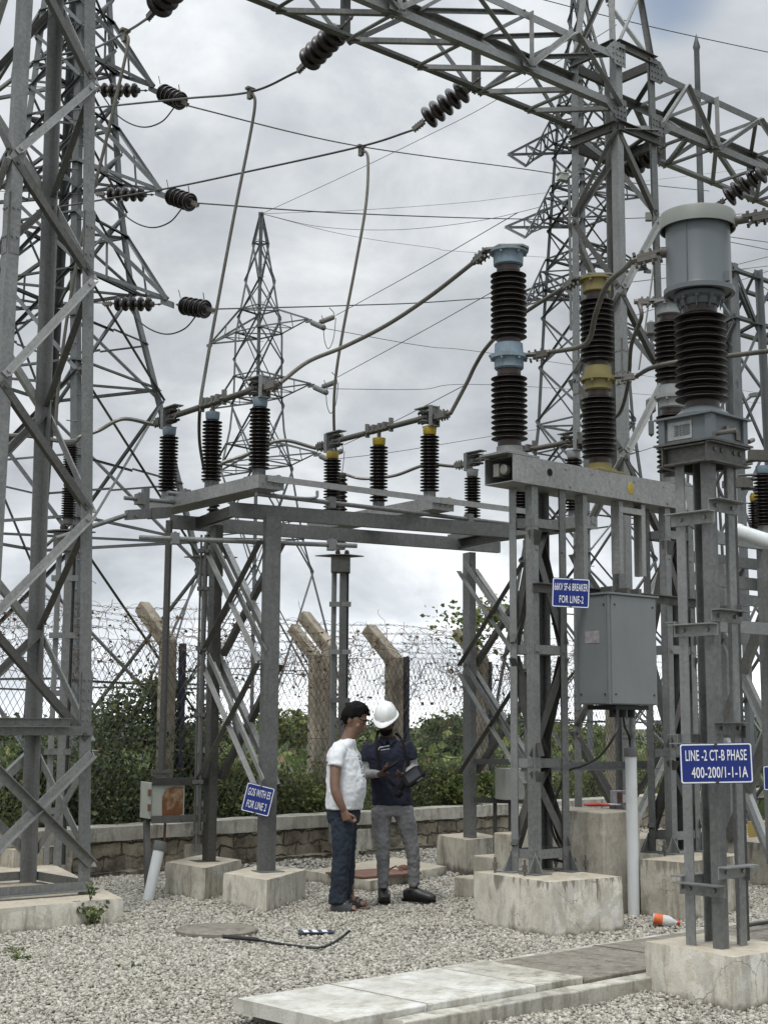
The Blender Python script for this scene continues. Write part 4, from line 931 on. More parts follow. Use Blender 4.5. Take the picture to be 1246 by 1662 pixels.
# hanging channels beneath the beam
for t0, w_, z1 in ((.44, .0, 1.62), (.90, 0, .62), (1.25, 0, .62)):
    mb = MB(); mb.channel(bc(t0, -.004) - KA * .06, bc(t0, -z1) - KA * .06, KB if t0 < 1 else -KB, .09, .05, .007); L.add('hanger', mb, 'galv_light')
mb = MB(); mb.channel(bc(.90, -.05) - KA * .062, bc(1.25, -.05) - KA * .062, -ZUP, .09, .05, .007); L.add('hanger', mb, 'galv_light')
mb = MB(); a = corL[0] + ZUP * 0; za = W(885, 946, 11.3)[2]; mb.angle(V3(a[0], a[1], za) - KA * .012 - KB * .02, V3(a[0], a[1], za) - KA * .012 + KB * 2.22, ZUP * -1, .07, .007, -1); L.add('cross_angle', mb, 'galv_old_shade')
mb = MB(); mb.angle(V3(a[0], a[1], 1.15) + KA * .42 + KB * .3, V3(a[0], a[1], 1.15) + KA * .42 + KB * 2.0, ZUP, .07, .007); L.add('cross_angle', mb, 'galv')
L.done()
# poles
def bpole(lab, t, capmat, flmat, basemat):
    p = bc(t, .22); root = thing('breaker_pole', lab, 'circuit breaker', p, 0, 'breaker poles on one beam')
    mb = MB(); mb.hexa(p + ZUP * .008, KB * .19, KA * .15, ZUP * .008); mb.lathe([(.15, .016), (.15, .03), (.105, .045), (.105, .085)], p, ZUP, 24)
    for k in range(6): mb.bolt(p + V3(math.cos(k), math.sin(k), 0) * .13 + ZUP * .03, ZUP, .012, .014)
    mb.build('base_flange', basemat, root, 40)
    ztop = W(830, 407, 11.35)[2] - p[2]; core, rad = .098, .146
    zA0, zA1 = .085, ztop * .425; zB0, zB1 = ztop * .535, ztop * .925
    for z0, z1, n in ((zA0, zA1, 12), (zB0, zB1, 12)):
        hh = z1 - z0
        for za_, zb_ in ((z0, z0 + .07), (z1 - .07, z1)): mb = MB(); mb.lathe([(core * .97, za_), (core * .97, zb_)], p, ZUP, 28); mb.build('porcelain_neck', 'porc_red', root, 40)
        mb = MB(); mb.lathe(sheds(core, rad, n, hh - .11), p + ZUP * (z0 + .05), ZUP, 28); mb.build('porcelain', 'porcelain', root, 50)
    m1 = (zA1 + zB0) / 2
    mb = MB(); mb.lathe([(.105, zA1 - .012), (.118, zA1), (.118, m1 - .022), (.150, m1 - .018), (.150, m1 + .014), (.118, m1 + .018), (.112, zB0 + .01), (.10, zB0 + .012)], p, ZUP, 28)
    for k in range(6): mb.bolt(p + V3(math.cos(k * 1.05), math.sin(k * 1.05), 0) * .135 + ZUP * (m1 - .018), -ZUP, .013, .02)
    mb.build('middle_flange', flmat, root, 40)
    mb = MB(); d = KB * .55 - KA * .83; d = nrm(d); s = np.cross(ZUP, d); mb.plate([p + ZUP * m1 + d * x + s * y for x, y in ((-.155, -.05), (-.1, -.1), (.08, -.1), (.13, -.05), (.22, -.045), (.22, .045), (.13, .05), (.08, .1), (-.1, .1), (-.155, .05))], ZUP * .014)
    mb.build('pad', 'alu', root)
    mb = MB(); mb.lathe([(.108, zB1 - .01), (.120, zB1), (.124, ztop - .035), (.155, ztop - .03), (.155, ztop - .012), (.10, ztop - .008)], p, ZUP, 28)
    for k in range(6): mb.bolt(p + V3(math.cos(k * 1.05), math.sin(k * 1.05), 0) * .138 + ZUP * (ztop - .03), -ZUP, .013, .022)
    cp = mb.build('top_cap', capmat, root, 40)
    d2 = nrm(-KB * .72 + KA * .69); s2 = np.cross(ZUP, d2); mb = MB(); z = ztop - .006
    mb.plate([p + ZUP * z + d2 * x + s2 * y for x, y in ((-.165, -.06), (-.11, -.13), (.08, -.13), (.12, -.06), (.19, -.045), (.19, .045), (.12, .06), (.08, .13), (-.11, .13), (-.165, .06))], ZUP * .016); mb.build('pad', 'alu', root)
    return p + ZUP * m1, p + ZUP * ztop, d, d2
QB = bpole('breaker pole with pale blue flanges at the open end of the beam', -.32, 'blue_cap', 'blue_cap', 'galv')
QY = bpole('breaker pole with faded yellow flanges in the middle of the beam', .78, 'yellow_pale', 'yellow_pale', 'yellow_pale')
QR = bpole('breaker pole mostly hidden behind the grey current transformer', 1.80, 'red_cap', 'red_cap', 'galv')
def padclamp(lab, p, d, n=3):
    d = nrm(d); s = nrm(np.cross(ZUP, d)); u = np.cross(d, s); mb = MB()
    mb.hexa(p + d * .02 + u * .012, d * .085, s * .03, u * .010); mb.hexa(p + d * .05 - u * .014, d * .06, s * .032, u * .014); mb.tube([p + d * .02, p + d * .14], .026, 8)
    for k in range(n):
        for b in (-1, 1): mb.bolt(p + d * (-.03 + .05 * k) + s * .022 * b + u * .02, u, .010, .02); mb.bolt(p + d * (-.03 + .05 * k) + s * .022 * b - u * .028, -u, .009, .022)
    return solid(mb, 'cable_clamp', 'hardware', lab, 'cable clamp', 'bolted cable clamps')

# ------------------------------------------------------------------ current transformer
TB, TA = dirs(47)
zc_ = .29; tn = G(1163, 1540, zc_); tl = G(1112, 1533, zc_); tr = G(1213, 1535, zc_)
ctc = (tl + tr) / 2; CTX = V3(ctc[0], ctc[1], zc_); hs = .122
ZCT = W(1150, 744, CTX[1])[2]
root = thing('transformer_stand', 'four legged spangled steel post with batten angles under the grey tank', 'support post', CTX, 0); L = Lattice(root)
tc_ = {}
for i, (sb, sa) in enumerate(((-1, -1), (1, -1), (1, 1), (-1, 1))):
    p = CTX + TB * sb * hs + TA * sa * hs; tc_[i] = p; mb = MB(); w_ = .064
    mb.prof(p, V3(p[0], p[1], ZCT), [(0, 0), (w_, 0), (w_, .009), (.009, .009), (.009, w_), (0, w_)], -TB * sb, -TA * sa); L.add('leg', mb, 'galv')
for i, j, nn, zs in ((0, 3, -TB, (.52, 1.30, 1.98, 2.63)), (0, 1, -TA, (.62, 1.42, 2.06, 2.70)), (1, 2, TB, (.6, 1.4, 2.1)), (2, 3, TA, (.55, 1.35, 2.0))):
    for z in zs:
        z = z - zc_ + .12; d = nrm(tc_[j] - tc_[i]); mb = MB(); p = tc_[i] + ZUP * z + nn * .001 - d * .03; q = tc_[j] + ZUP * z + nn * .001 + d * .03
        u_ = -ZUP; mb.prof(p, q, [(0, 0), (.07, 0), (.07, .007), (.007, .007), (.007, .075), (0, .075)], u_, nn)
        for e_ in (.07, np.linalg.norm(q - p) - .07): mb.bolt(p + d * e_ - ZUP * .035 + nn * .007, nn, .013, .012)
        L.add('batten', mb, 'galv')
mb = MB()
for s_ in (-1, 1):
    p = V3(CTX[0], CTX[1], ZCT + .0) + TA * s_ * .150; mb.channel(p - TB * .20, p + TB * .20, TA * s_, .12, .045, .009)
    p = V3(CTX[0], CTX[1], ZCT + .0) + TB * s_ * .150; mb.channel(p - TA * .145, p + TA * .145, TB * s_, .11, .05, .009)
for b in (-.12, -.05, .08, .14): mb.bolt(V3(CTX[0], CTX[1], ZCT + .02) - TA * .150 + TB * b, -TA, .016, .016)
mb.hexa(V3(CTX[0], CTX[1], ZCT + .068), TB * .215, TA * .205, ZUP * .006)
L.add('head_frame', mb, 'galv_old_shade'); L.done()
mb = MB(); p = V3(CTX[0], CTX[1], 0) + TB * .15 - TA * .10
mb.bar(V3(p[0], p[1], zc_ + .02), V3(p[0], p[1], ZCT - .05), TB, .05, .008); mb.bar(V3(p[0], p[1], ZCT - .05), V3(p[0], p[1], ZCT - .03) + TB * .06 - TA * .1, TA, .05, .008)
solid(mb, 'earth_strip', 'galv_old_shade', 'dull flat earthing strip running down the transformer post', 'earthing strip')
# transformer
z0 = ZCT + .076; base = V3(CTX[0], CTX[1], z0)
root = thing('current_transformer', 'tall current transformer with grey lidded tank on brown porcelain', 'current transformer', base, 0)
yz = lambda y: W(1145, y, CTX[1])[2]
zb1 = yz(684)
mb = MB(); hz = (zb1 - z0) / 2; mb.hexa(base + ZUP * hz, TB * .168, TA * .168, ZUP * (hz - .002))
for sb, sa in ((-1, -1), (1, -1), (1, 1), (-1, 1)): mb.hexa(base + TB * sb * .165 + TA * sa * .165 + ZUP * hz, TB * .022, TA * .022, ZUP * (hz - .003))
mb.hexa(base + ZUP * (2 * hz + .004), TB * .205, TA * .205, ZUP * .006); mb.build('base_box', 'ct_grey', root)
mb = MB(); c_ = base - TB * .1705 + ZUP * hz + TA * .045; mb.hexa(c_, TB * .002, TA * .085, ZUP * (hz * .72)); npl = mb.build('name_plate', 'galv_plate', root)
mb = MB()
for k in range(9):
    z = -.6 + 1.2 * k / 8
    for (a, b) in ((-.075, -.02), (-.012, .03)) if k % 2 else ((-.07, .0), (.008, .04)): mb.hexa(c_ - TB * .0025 + TA * (a + b) / 2 + ZUP * z * hz * .72 * .9, TB * .001, TA * (b - a) / 2, ZUP * .0035)
mb.build('plate_text', 'printgrey', npl)
for o, dd in ((base - TA * .18 - TB * .13, -TA), (base - TA * .17 + TB * .22, TB)): mb = MB(); mb.tube([o + ZUP * .03, o + ZUP * .03 + dd * .14 if dd is not TB else o + ZUP * .05 + TB * .05], .014, 10); mb.build('gland', 'hardware', root)
mb = MB()
for b in (-.02, .06): mb.bolt(base - TA * .169 + TB * b + ZUP * hz, -TA, .018, .02)
mb.build('stud', 'hardware', root); mb = MB(); mb.hexa(base - TA * .173 + TB * .1 + ZUP * hz * .7, TB * .022, TA * .006, ZUP * .03); mb.build('earth_pad', 'hardware', root)
zp0, zp1 = yz(664), yz(508); core, rad = .108, .158
mb = MB(); mb.lathe([(.165, zb1 + .012 - 0), (.165, zb1 + .03), (.125, zp0 - .012), (.112, zp0)], V3(CTX[0], CTX[1], 0), ZUP, 30); mb.build('lower_collar', 'ct_grey', root, 40)
for za_, zb_ in ((zp0, zp0 + .05), (zp1 - .03, yz(497))): mb = MB(); mb.lathe([(.104, za_), (.104, zb_)], V3(CTX[0], CTX[1], 0), ZUP, 30); mb.build('porcelain_neck', 'porc_red', root, 40)
mb = MB(); mb.lathe(sheds(core, rad, 12, zp1 - zp0 - .05), V3(CTX[0], CTX[1], zp0 + .04), ZUP, 32); mb.build('porcelain', 'porcelain', root, 50)
zt0, zt1, zl = yz(476), yz(358), yz(350); zsk = yz(374)
mb = MB(); mb.lathe([(.112, yz(499)), (.118, yz(497)), (.122, zt0 - .05), (.150, zt0 - .036), (.150, zt0 - .012)], V3(CTX[0], CTX[1], 0), ZUP, 30)
for k in range(10):
    a = k * .628; r_ = V3(math.cos(a), math.sin(a), 0); mb.bolt(V3(CTX[0], CTX[1], zt0 - .036) + r_ * .138, -ZUP, .013, .02); mb.plate([V3(CTX[0], CTX[1], zt0 - .04) + r_ * .12, V3(CTX[0], CTX[1], zt0 - .04) + r_ * .15, V3(CTX[0], CTX[1], zt0 - .11) + r_ * .122], np.cross(r_, ZUP) * .008)
mb.build('neck_flange', 'ct_grey', root, 40)
mb = MB(); mb.lathe([(.19, zt0), (.19, zt0 - .012), (.212, zt0 - .012), (.212, zt0 + .018), (.199, zt0 + .02), (.195, zt0 + .03), (.193, zt1), (.18, zt1 + .01)], V3(CTX[0], CTX[1], 0), ZUP, 48)
mb.hexa(V3(CTX[0], CTX[1], (zt0 + zt1) / 2) - TB * .1935 * .985 - TA * .05, TB * .003, TA * .003, ZUP * (zt1 - zt0) * .46); mb.hexa(V3(CTX[0], CTX[1], zt0 + .06) + V3(.13, -.145, 0), V3(.02, -.01, 0), V3(.006, .012, 0), ZUP * .03); mb.build('tank', 'ct_grey', root, 40)
mb = MB(); mb.lathe([(.19, zl - .03), (.220, zl - .028), (.220, zsk), (.228, zsk), (.228, zl - .008), (.224, zl), (.12, zl + .014), (.0005, zl + .017)], V3(CTX[0], CTX[1], 0), ZUP, 48); mb.build('lid', 'ct_cream', root, 50)
tm = V3(CTX[0], CTX[1], W(1180, 366, CTX[1])[2]); tR = tm + V3(.19, -.07, 0); tL = V3(CTX[0], CTX[1], W(1082, 408, CTX[1])[2]) + V3(-.2, .02, 0)
mb = MB(); dR = nrm(V3(.93, -.05, .16)); mb.lathe([(.036, 0), (.036, .03), (.026, .032), (.026, .10)], tR, dR, 14); mb.build('primary_terminal', 'hardware', root, 40); mb = MB(); mb.lathe([(.034, -.02), (.034, .03)], tL, V3(-1, .1, 0), 12); mb.build('primary_terminal', 'hardware', root, 40)
padclamp('bolted bar clamp on the right side of the grey tank', tR + dR * .13, dR, 4)
dL = nrm(V3(-.9, .25, -.18)); padclamp('bolted bar clamp on the left side of the grey tank', tL + dL * .06, dL, 4)
def cable(lab, pts, r=.019): wire(lab, pts, r, 'conductor', 'jumper_cable', 'jumper cable', 'thick stranded jumper cables', 14, 10)
cable('jumper cable leaving the grey tank to the right edge', [tR + dR * .26, tR + dR * .5, tR + dR * 1.2 + ZUP * .03])
mB, tB_, dB, d2B = QB; mY, tY, dY, d2Y = QY; mR, tR_, dR_, d2R = QR
pc = mB + dB * .20; padclamp('bolted clamp on the middle pad of the blue breaker pole', pc, nrm(V3(.97, -.2, .15)))
cable('jumper cable looping down from the grey tank to the middle of the blue breaker pole', [tL + dL * .20] + stations([(1012, 437, 9.0), (985, 462, 9.4), (966, 510, 9.8), (957, 548, 10.2), (940, 563, 10.6)]) + [pc + nrm(V3(.97, -.2, .15)) * .13])
pc = mY + dY * .20; padclamp('bolted clamp on the middle pad of the yellow breaker pole', pc, nrm(V3(.97, -.2, .1)))
cable('jumper cable from the middle of the yellow breaker pole passing behind the transformer', [pc + nrm(V3(.97, -.2, .1)) * .13] + stations([(1060, 596, 11.2), (1120, 584, 11.0), (1180, 578, 10.8), (1275, 566, 10.4)]))
pc = tB_ + d2B * .20 - ZUP * .035; dd_ = nrm(W(700, 481, 11.9) - pc); padclamp('bolted clamp on the top pad of the blue breaker pole', pc, dd_)
cable('long jumper cable sagging from the blue breaker pole top to the nearest blue switch cap', [pc + dd_ * .12] + stations([(700, 479, 11.9), (630, 526, 12.2), (560, 562, 12.4), (500, 587, 12.45)]) + [EB[0]])
pc = tY + d2Y * .20 - ZUP * .03; dd_ = nrm(W(862, 500, 12.6) - pc); padclamp('bolted clamp on the top pad of the yellow breaker pole', pc, dd_)
cable('curved jumper cable from the yellow breaker pole behind the blue one to the switch', [pc + dd_ * .12] + stations([(862, 500, 12.6), (825, 527, 12.9), (790, 563, 13.2), (771, 593, 13.4), (757, 622, 13.5)]) + [EY[0]])
pc = tR_ + d2R * .18; padclamp('bolted clamp on the top pad of the hidden breaker pole', pc, d2R)
cable('drooping jumper cable from the hidden breaker pole down behind the yellow pole', [pc + d2R * .1] + stations([(1040, 515, 12.7), (1024, 560, 13.0), (1019, 620, 13.4), (1006, 668, 13.9), (985, 685, 14.3)]) + [ER[0]])

# ------------------------------------------------------------------ control cabinet and pipe
cn = G(991, 1145, W(991, 1145, 11.5)[2]); zc0 = cn[2]; zc1 = W(990, 962, 11.5)[2]; hb_ = (zc1 - zc0) / 2
cb, ca = dirs(50); cc = cn + cb * .295 + ca * .185 + ZUP * hb_
root = thing('control_cabinet', 'grey steel control cabinet hung between the breaker legs', 'cabinet', cc - ZUP * hb_, 0)
mb = MB(); mb.hexa(cc, cb * .285, ca * .175, ZUP * (hb_ - .01)); mb.build('housing', 'cab_grey', root)
mb = MB(); mb.hexa(cc - ca * .178, cb * .272, ca * .006, ZUP * (hb_ - .015)); bevel(mb.build('panel', 'cab_grey', root), .004)
mb = MB(); mb.hexa(cc - cb * .288 - ca * .01, cb * .006, ca * .150, ZUP * (hb_ - .015)); pn = bevel(mb.build('panel', 'cab_grey', root), .004)
for o_ in (.012, .034):
    mb = MB(); mb.hexa(cc - cb * .291 - ca * (.181 - o_), cb * .008, ca * .006, ZUP * (hb_ - .012)); mb.build('corner_strip', 'cab_grey', root)
mb = MB(); mb.hexa(cc + ZUP * (hb_ - .001), cb * .308, ca * .197, ZUP * .008); bevel(mb.build('roof', 'cab_grey', root), .003)
mb = MB(); mb.hexa(cc - cb * .2955 + ZUP * .1 + ca * -.0, cb * .0015, ca * .075, ZUP * .048); mb.build('plate', 'tin', pn)
mb = MB()
for sb in (-.18, .18):
    for sz in (-.8, .8): mb.bolt(cc - ca * .184 + cb * sb * 1.3 + ZUP * hb_ * sz, -ca, .009, .006); mb.bolt(cc - cb * .294 + ca * sb * .7 + ZUP * hb_ * sz, -cb, .009, .006)
mb.build('screw', 'darkmetal', root)
mb = MB(); mb.hexa(cc - ZUP * (hb_ + .012), cb * .20, ca * .15, ZUP * .018)
for k in (-.12, 0, .1): mb.lathe([(.03, -.09), (.03, 0), (.022, 0)], cc + cb * k - ca * .05 - ZUP * hb_, ZUP, 10)
mb.build('gland_plate', 'gasket', root)
mb = MB()
for k in (-.17, .02, .16): mb.hexa(cc + ZUP * (hb_ + .035) + cb * k - ca * .06, cb * .02, ca * .06, ZUP * .03)
mb.build('hanger', 'galv_old_shade', root)
cg = cc - ZUP * hb_ - ca * .05
pp_ = G(1028, 1490); ptop = W(1028, 1214, pp_[1])[2]
root = thing('cable_pipe', 'upright white plastic cable pipe with grey collar beside the cabinet', 'pipe', pp_, 0)
mb = MB(); mb.tube([pp_ - ZUP * .05, pp_ + ZUP * (ptop - .06)], .047, 20); mb.build('pipe', 'pvc', root, 50)
mb = MB(); mb.lathe([(.052, ptop - .07), (.056, ptop - .065), (.056, ptop), (.05, ptop + .005), (.046, ptop - .03)], pp_, ZUP, 20); mb.build('collar', 'pvc_grey', root, 40)
ptp = pp_ + ZUP * ptop
def ccable(lab, pts, r=.010, mat='cable'): wire(lab, pts, r, mat, 'control_cable', 'cable', 'control cables', 12, 6)
ccable('black control cable dropping from the cabinet into the white pipe', [cg - cb * .0 - ZUP * .02, cg + cb * .02 - ZUP * .16, ptp + V3(-.01, 0, .08), ptp - ZUP * .1])
ccable('grey conduit dropping from the cabinet into the white pipe', [cg + cb * .1 - ZUP * .05, cg + cb * .1 - ZUP * .2, ptp + V3(.015, 0, .08), ptp - ZUP * .1], .016, 'pvc_grey')
ccable('black control cable swinging from the cabinet to the breaker leg', [cg - cb * .1 - ZUP * .03] + stations([(1000, 1185, 11.3), (975, 1225, 11.4), (945, 1243, 11.5), (922, 1252, 11.6), (905, 1285, 11.6), (893, 1330, 11.6), (905, 1370, 11.6), (932, 1395, 11.6), (922, 1400, 11.6), (890, 1393, 11.6)]))
for i in range(3): ccable('' + ('outer', 'middle', 'inner')[i] + ' looped grey cable bunched below the beam end behind the transformer post', stations([(1100, 800 + 4 * i, 11.6), (1112 - 5 * i, 818, 11.4), (1110 - 4 * i, 838, 11.2), (1128, 848 + 5 * i, 11.1), (1152, 856 + 4 * i, 11.2)]), .014, 'alu')

# ------------------------------------------------------------------ signs
def text_part(txt, parent, mat, org, x, y, w, h, off=.002, bold=.010):
    """lettering fitted into a w by h box centred at org + off*normal"""
    cu = bpy.data.curves.new('lettering', 'FONT'); cu.body = txt; cu.align_x = 'CENTER'; cu.align_y = 'CENTER'; cu.size = 1; cu.offset = bold; cu.extrude = .004
    cu.space_character = 1.06
    o = bpy.data.objects.new('lettering', cu); COL.objects.link(o); bpy.context.view_layer.update()
    me = bpy.data.meshes.new_from_object(o.evaluated_get(bpy.context.evaluated_depsgraph_get())); bpy.data.objects.remove(o); bpy.data.curves.remove(cu)
    co = np.empty(len(me.vertices) * 3, np.float32); me.vertices.foreach_get('co', co); co = co.reshape(-1, 3); lo, hi = co.min(0), co.max(0)
    nn = np.cross(x, y); root = parent
    while root.parent: root = root.parent
    ax = (co[:, 0] - (lo[0] + hi[0]) / 2) / (hi[0] - lo[0]) * w; ay = (co[:, 1] - (lo[1] + hi[1]) / 2) / (hi[1] - lo[1]) * h
    P = np.asarray(org)[None] + ax[:, None] * x[None] + ay[:, None] * y[None] + (off + (co[:, 2:3] > 0) * .0012) * nn[None] - np.array(root.location)[None]
    me.vertices.foreach_set('co', P.astype(np.float32).ravel()); me.update(); me.materials.append(M[mat]); ob = bpy.data.objects.new('lettering', me); COL.objects.link(ob); ob.parent = parent; return ob
def rrect(c, x, y, w, h, r, n=5):
    out = []
    for sx, sy, a0 in ((1, 1, 0), (-1, 1, 90), (-1, -1, 180), (1, -1, 270)):
        for k in range(n + 1):
            a = R_(a0 + 90 * k / n); out.append(c + x * (sx * (w / 2 - r) + r * math.cos(a)) + y * (sy * (h / 2 - r) + r * math.sin(a)))
    return out
def sign(lab, tl_, tr_, bl_, d, lines, d2=None, screws=True):
    """plate from its three photo corners at distance d (d2 at the right end)"""
    d2 = d2 or d; a, b, c = W(*tl_, d), W(*tr_, d2), W(*bl_, d); x = nrm(b - a); w = np.linalg.norm(b - a); y0 = a - c; y = nrm(y0 - np.dot(y0, x) * x); h = np.dot(y0, y); nn = np.cross(x, y); cen = a + x * w / 2 - y * h / 2
    root = thing('sign', lab, 'sign', cen - y * h / 2, 0, 'blue enamel signs')
    mb = MB(); mb.plate(rrect(cen, x, y, w, h, .012), -nn * .003); pl_ = mb.build('plate', 'sign_blue', root)
    o = rrect(cen + nn * .001, x, y, w - .008, h - .008, .012); i_ = rrect(cen + nn * .001, x, y, w - .022, h - .022, .009); n = len(o)
    mb = MB(); mb.add(o + i_, [(k, (k + 1) % n, n + (k + 1) % n, n + k) for k in range(n)]); mb.build('border', 'sign_white', pl_)
    for (t, fx, fy, fw, fh) in lines: text_part(t, pl_, 'sign_white', cen + x * fx * w + y * fy * h, x, y, fw * w, fh * h)
    if screws:
        mb = MB()
        for s_ in (-1, 1): mb.bolt(cen + y * s_ * (h / 2 - .012) + nn * .001, nn, .010, .012)
        mb.build('bolt', 'darkmetal', pl_)
    return root
sign('blue enamel sign reading LINE-2 CT-B PHASE on the transformer post', (1101, 1207), (1219, 1205), (1103, 1273), CTX[1] - .25, [('LINE -2 CT-B PHASE', 0, .20, .84, .27), ('400-200/1-1-1A', .04, -.22, .77, .27)])
sign('blue enamel sign reading 66KV SF-6 BREAKER on the cross angle', (896, 937), (957, 940), (898, 985), Lc[1] - .50, [('66KV SF-6 BREAKER', 0, .20, .88, .25), ('FOR LINE-2', .02, -.22, .64, .25)])
sign('tilted blue enamel sign reading GOS WITH ES on the switch post', (402, 1269), (447, 1280), (398, 1317), P1[1] - .10, [('GOS WITH ES', 0, .21, .80, .26), ('FOR LINE 2', 0, -.21, .70, .26)])
# ------------------------------------------------------------------ cable trench with cover slabs
DB, DA = dirs(47)
ZT_ = .13
t0 = G(380, 1621, ZT_); DC = -DA
t1 = G(545, 1657, ZT_); wt_ = float(np.dot(t1 - t0, DC)); t0 = V3(t0[0], t0[1], 0)
KW = .10
root = thing('cable_trench', 'low concrete cable trench with kerbs crossing the gravel', 'trench', t0, 0)
Ln = 7.5
def trun(mb, s0, s1, c0, c1, z0, z1, jit=.004):
    n = max(2, int((s1 - s0) / .12)); vs = []
    for i in range(n + 1):
        s = s0 + (s1 - s0) * i / n
        for c, z in ((c0, z0), (c0, z1), (c1, z1), (c1, z0)):
            q = mnoise.noise(Vector((s * 4, c * 9, z * 20))) * jit; vs.append(t0 + DB * s + DC * (c + q) + ZUP * (z + q * (z > .02)))
    mb.add(vs, [(i * 4 + a, i * 4 + (a + 1) % 4, i * 4 + 4 + (a + 1) % 4, i * 4 + 4 + a) for i in range(n) for a in range(4)] + [(0, 1, 2, 3), (n * 4 + 3, n * 4 + 2, n * 4 + 1, n * 4)]); return mb
bevel(trun(MB(), 1.55, Ln, -KW, -.006, -.05, .105, .007).build('kerb', 'kerb', root), .008); bevel(trun(MB(), .32, Ln, wt_ + .008, wt_ + KW + .03, -.05, .100, .009).build('kerb', 'kerb', root), .008)
trun(MB(), .10, Ln, .03, wt_ - .03, -.05, .045).build('trench_floor', 'slab_dark', root)
s = 0.0; ws = [.62, .40, .42, .40, .62, .42, .42, .42, .42, .42, .42, .42]
lab_sl = ['palest cover slab at the free end of the cable trench', 'pale cover slab second from the free end of the cable trench', 'pale cover slab third from the free end of the cable trench', 'worn grey cover slab between the pale slabs and the dark ones', 'dark stained cover slab beside the transformer foundation block']
for i, w in enumerate(ws):
    if s > Ln - .5: break
    mb = MB(); j = RNG.uniform(-.006, .006); z = ZT_ + RNG.uniform(-.005, .003) - (.0 if i < 4 else .012)
    trun(mb, s + .004, s + w - .004, .0 + j, wt_ + j, z - .06, z, .003)
    o = solid(mb, 'cover_slab', 'slab' if i < 3 else ('kerb' if i == 3 else 'slab_dark'), lab_sl[i] if i < 5 else 'dark cover slab on the trench beyond the transformer foundation block', 'cover slab', 'cover slabs on the cable trench' if i < 5 else 'cover slabs beyond the foundation block'); bevel(o, .005); s += w
# manhole slab behind the men
mh = [G(495, 1432), G(600, 1450), G(724, 1424), G(640, 1408)]
o = block(mh, .11, 'manhole_slab', 'worn concrete manhole slab on the gravel behind the two men', 'concrete_b', None, 'slab', jag=.03)
mc = G(606, 1417, .125); mb = MB(); eb, ea = dirs(50); mb.hexa(mc, eb * .36, ea * .28, ZUP * .008); mb.tube([mc + eb * .28 - ea * .1 + ZUP * .01, mc + eb * .28 + ZUP * .05, mc + eb * .28 + ea * .1 + ZUP * .01], .008, 6); solid(mb, 'manhole_cover', 'rustplate', 'rusty brown iron cover plate on the manhole slab', 'cover plate')
rk = G(655, 1409, .13); mb = MB(); mb.ell(rk, .06, .04, .035, 8, 6); mb.ell(rk + V3(.06, .01, -.01), .04, .03, .025, 8, 6); solid(mb, 'lump', 'rustplate', 'small reddish brown lump lying on the manhole slab', 'stone')
# round lid flush in gravel
lc = G(352, 1516); mb = MB(); mb.lathe([(.30, -.02), (.30, .035), (.285, .042), (.0005, .044)], lc, ZUP, 32); solid(mb, 'round_lid', 'slab_dark', 'round concrete lid sunk in the gravel', 'lid', None, None, 40)
# blue and white plate lying down
c = G(513, 1512, .035); mb = MB(); pb, pa = dirs(80); root = thing('fallen_plate', 'blue and white enamel plate lying flat on the gravel', 'plate', c, 0)
mb.hexa(c, pb * .125, pa * .075, ZUP * .003); mb.build('plate', 'blue_post', root)
mb = MB()
for k in (-.075, -.01, .06): mb.hexa(c + pb * k + ZUP * .0048, pb * .019, pa * .055, ZUP * .0012)
mb.build('white_stripe', 'sign_white', root)
wire('loose black cable end lying curved on the gravel', [G(362, 1521, .05), G(400, 1523, .03), G(450, 1531, .03), G(510, 1538, .03), G(535, 1533, .035), G(556, 1520, .05), G(568, 1510, .09)], .009, 'cable', 'loose_cable', 'cable')
mb = MB(); a, b = G(362, 1520, .055), G(420, 1525, .035); mb.tube([a, b], .014, 8); solid(mb, 'cable_sleeve', 'gasket', 'short black sleeve at the end of the loose cable', 'sleeve')
wire('black hose crossing the trench beyond the transformer post', [G(1196, 1506, .16), G(1225, 1500, .16), G(1275, 1493, .16)], .012, 'cable', 'hose', 'hose')
# tilted white pipe
pb_ = G(240, 1463); pt = W(261, 1366, pb_[1] + .12); root = thing('tilted_pipe', 'short white plastic pipe leaning out of the gravel with grey end', 'pipe', pb_, 0); d = nrm(pt - pb_); ln = np.linalg.norm(pt - pb_)
mb = MB(); mb.tube([pb_ - d * .05, pb_ + d * (ln - .07)], .048, 20); mb.build('pipe', 'pvc', root, 50); mb = MB(); mb.lathe([(.05, ln - .085), (.054, ln - .08), (.054, ln), (.044, ln + .001), (.043, ln - .06)], pb_, d, 20); mb.build('collar', 'pvc_grey', root, 40)
# bottle
p = G(1058, 1490, .07); q = W(1092, 1499, p[1] - .02); q[2] = .045; d = nrm(q - p); root = thing('plastic_bottle', 'clear plastic drink bottle with orange label and red cap lying on gravel', 'bottle', p - ZUP * .07, 0)
mb = MB(); mb.lathe([(0.0168, -0.0000), (0.0378, 0.0034), (0.0403, 0.0168), (0.0395, 0.0588), (0.0403, 0.1092), (0.0386, 0.1260), (0.0252, 0.1554), (0.0134, 0.1722), (0.0134, 0.1890)], p, d, 18); mb.build('body', 'clear', root, 50)
mb = MB(); mb.lathe([(0.0410, 0.0101), (0.0414, 0.0134), (0.0414, 0.0739), (0.0410, 0.0756)], p, d, 18, False); mb.build('label_band', 'orangelabel', root, 50)
mb = MB(); mb.lathe([(0.0168, 0.1865), (0.0172, 0.1882), (0.0172, 0.2066), (0.0151, 0.2092)], p, d, 14); mb.build('cap', 'redplastic', root, 50)
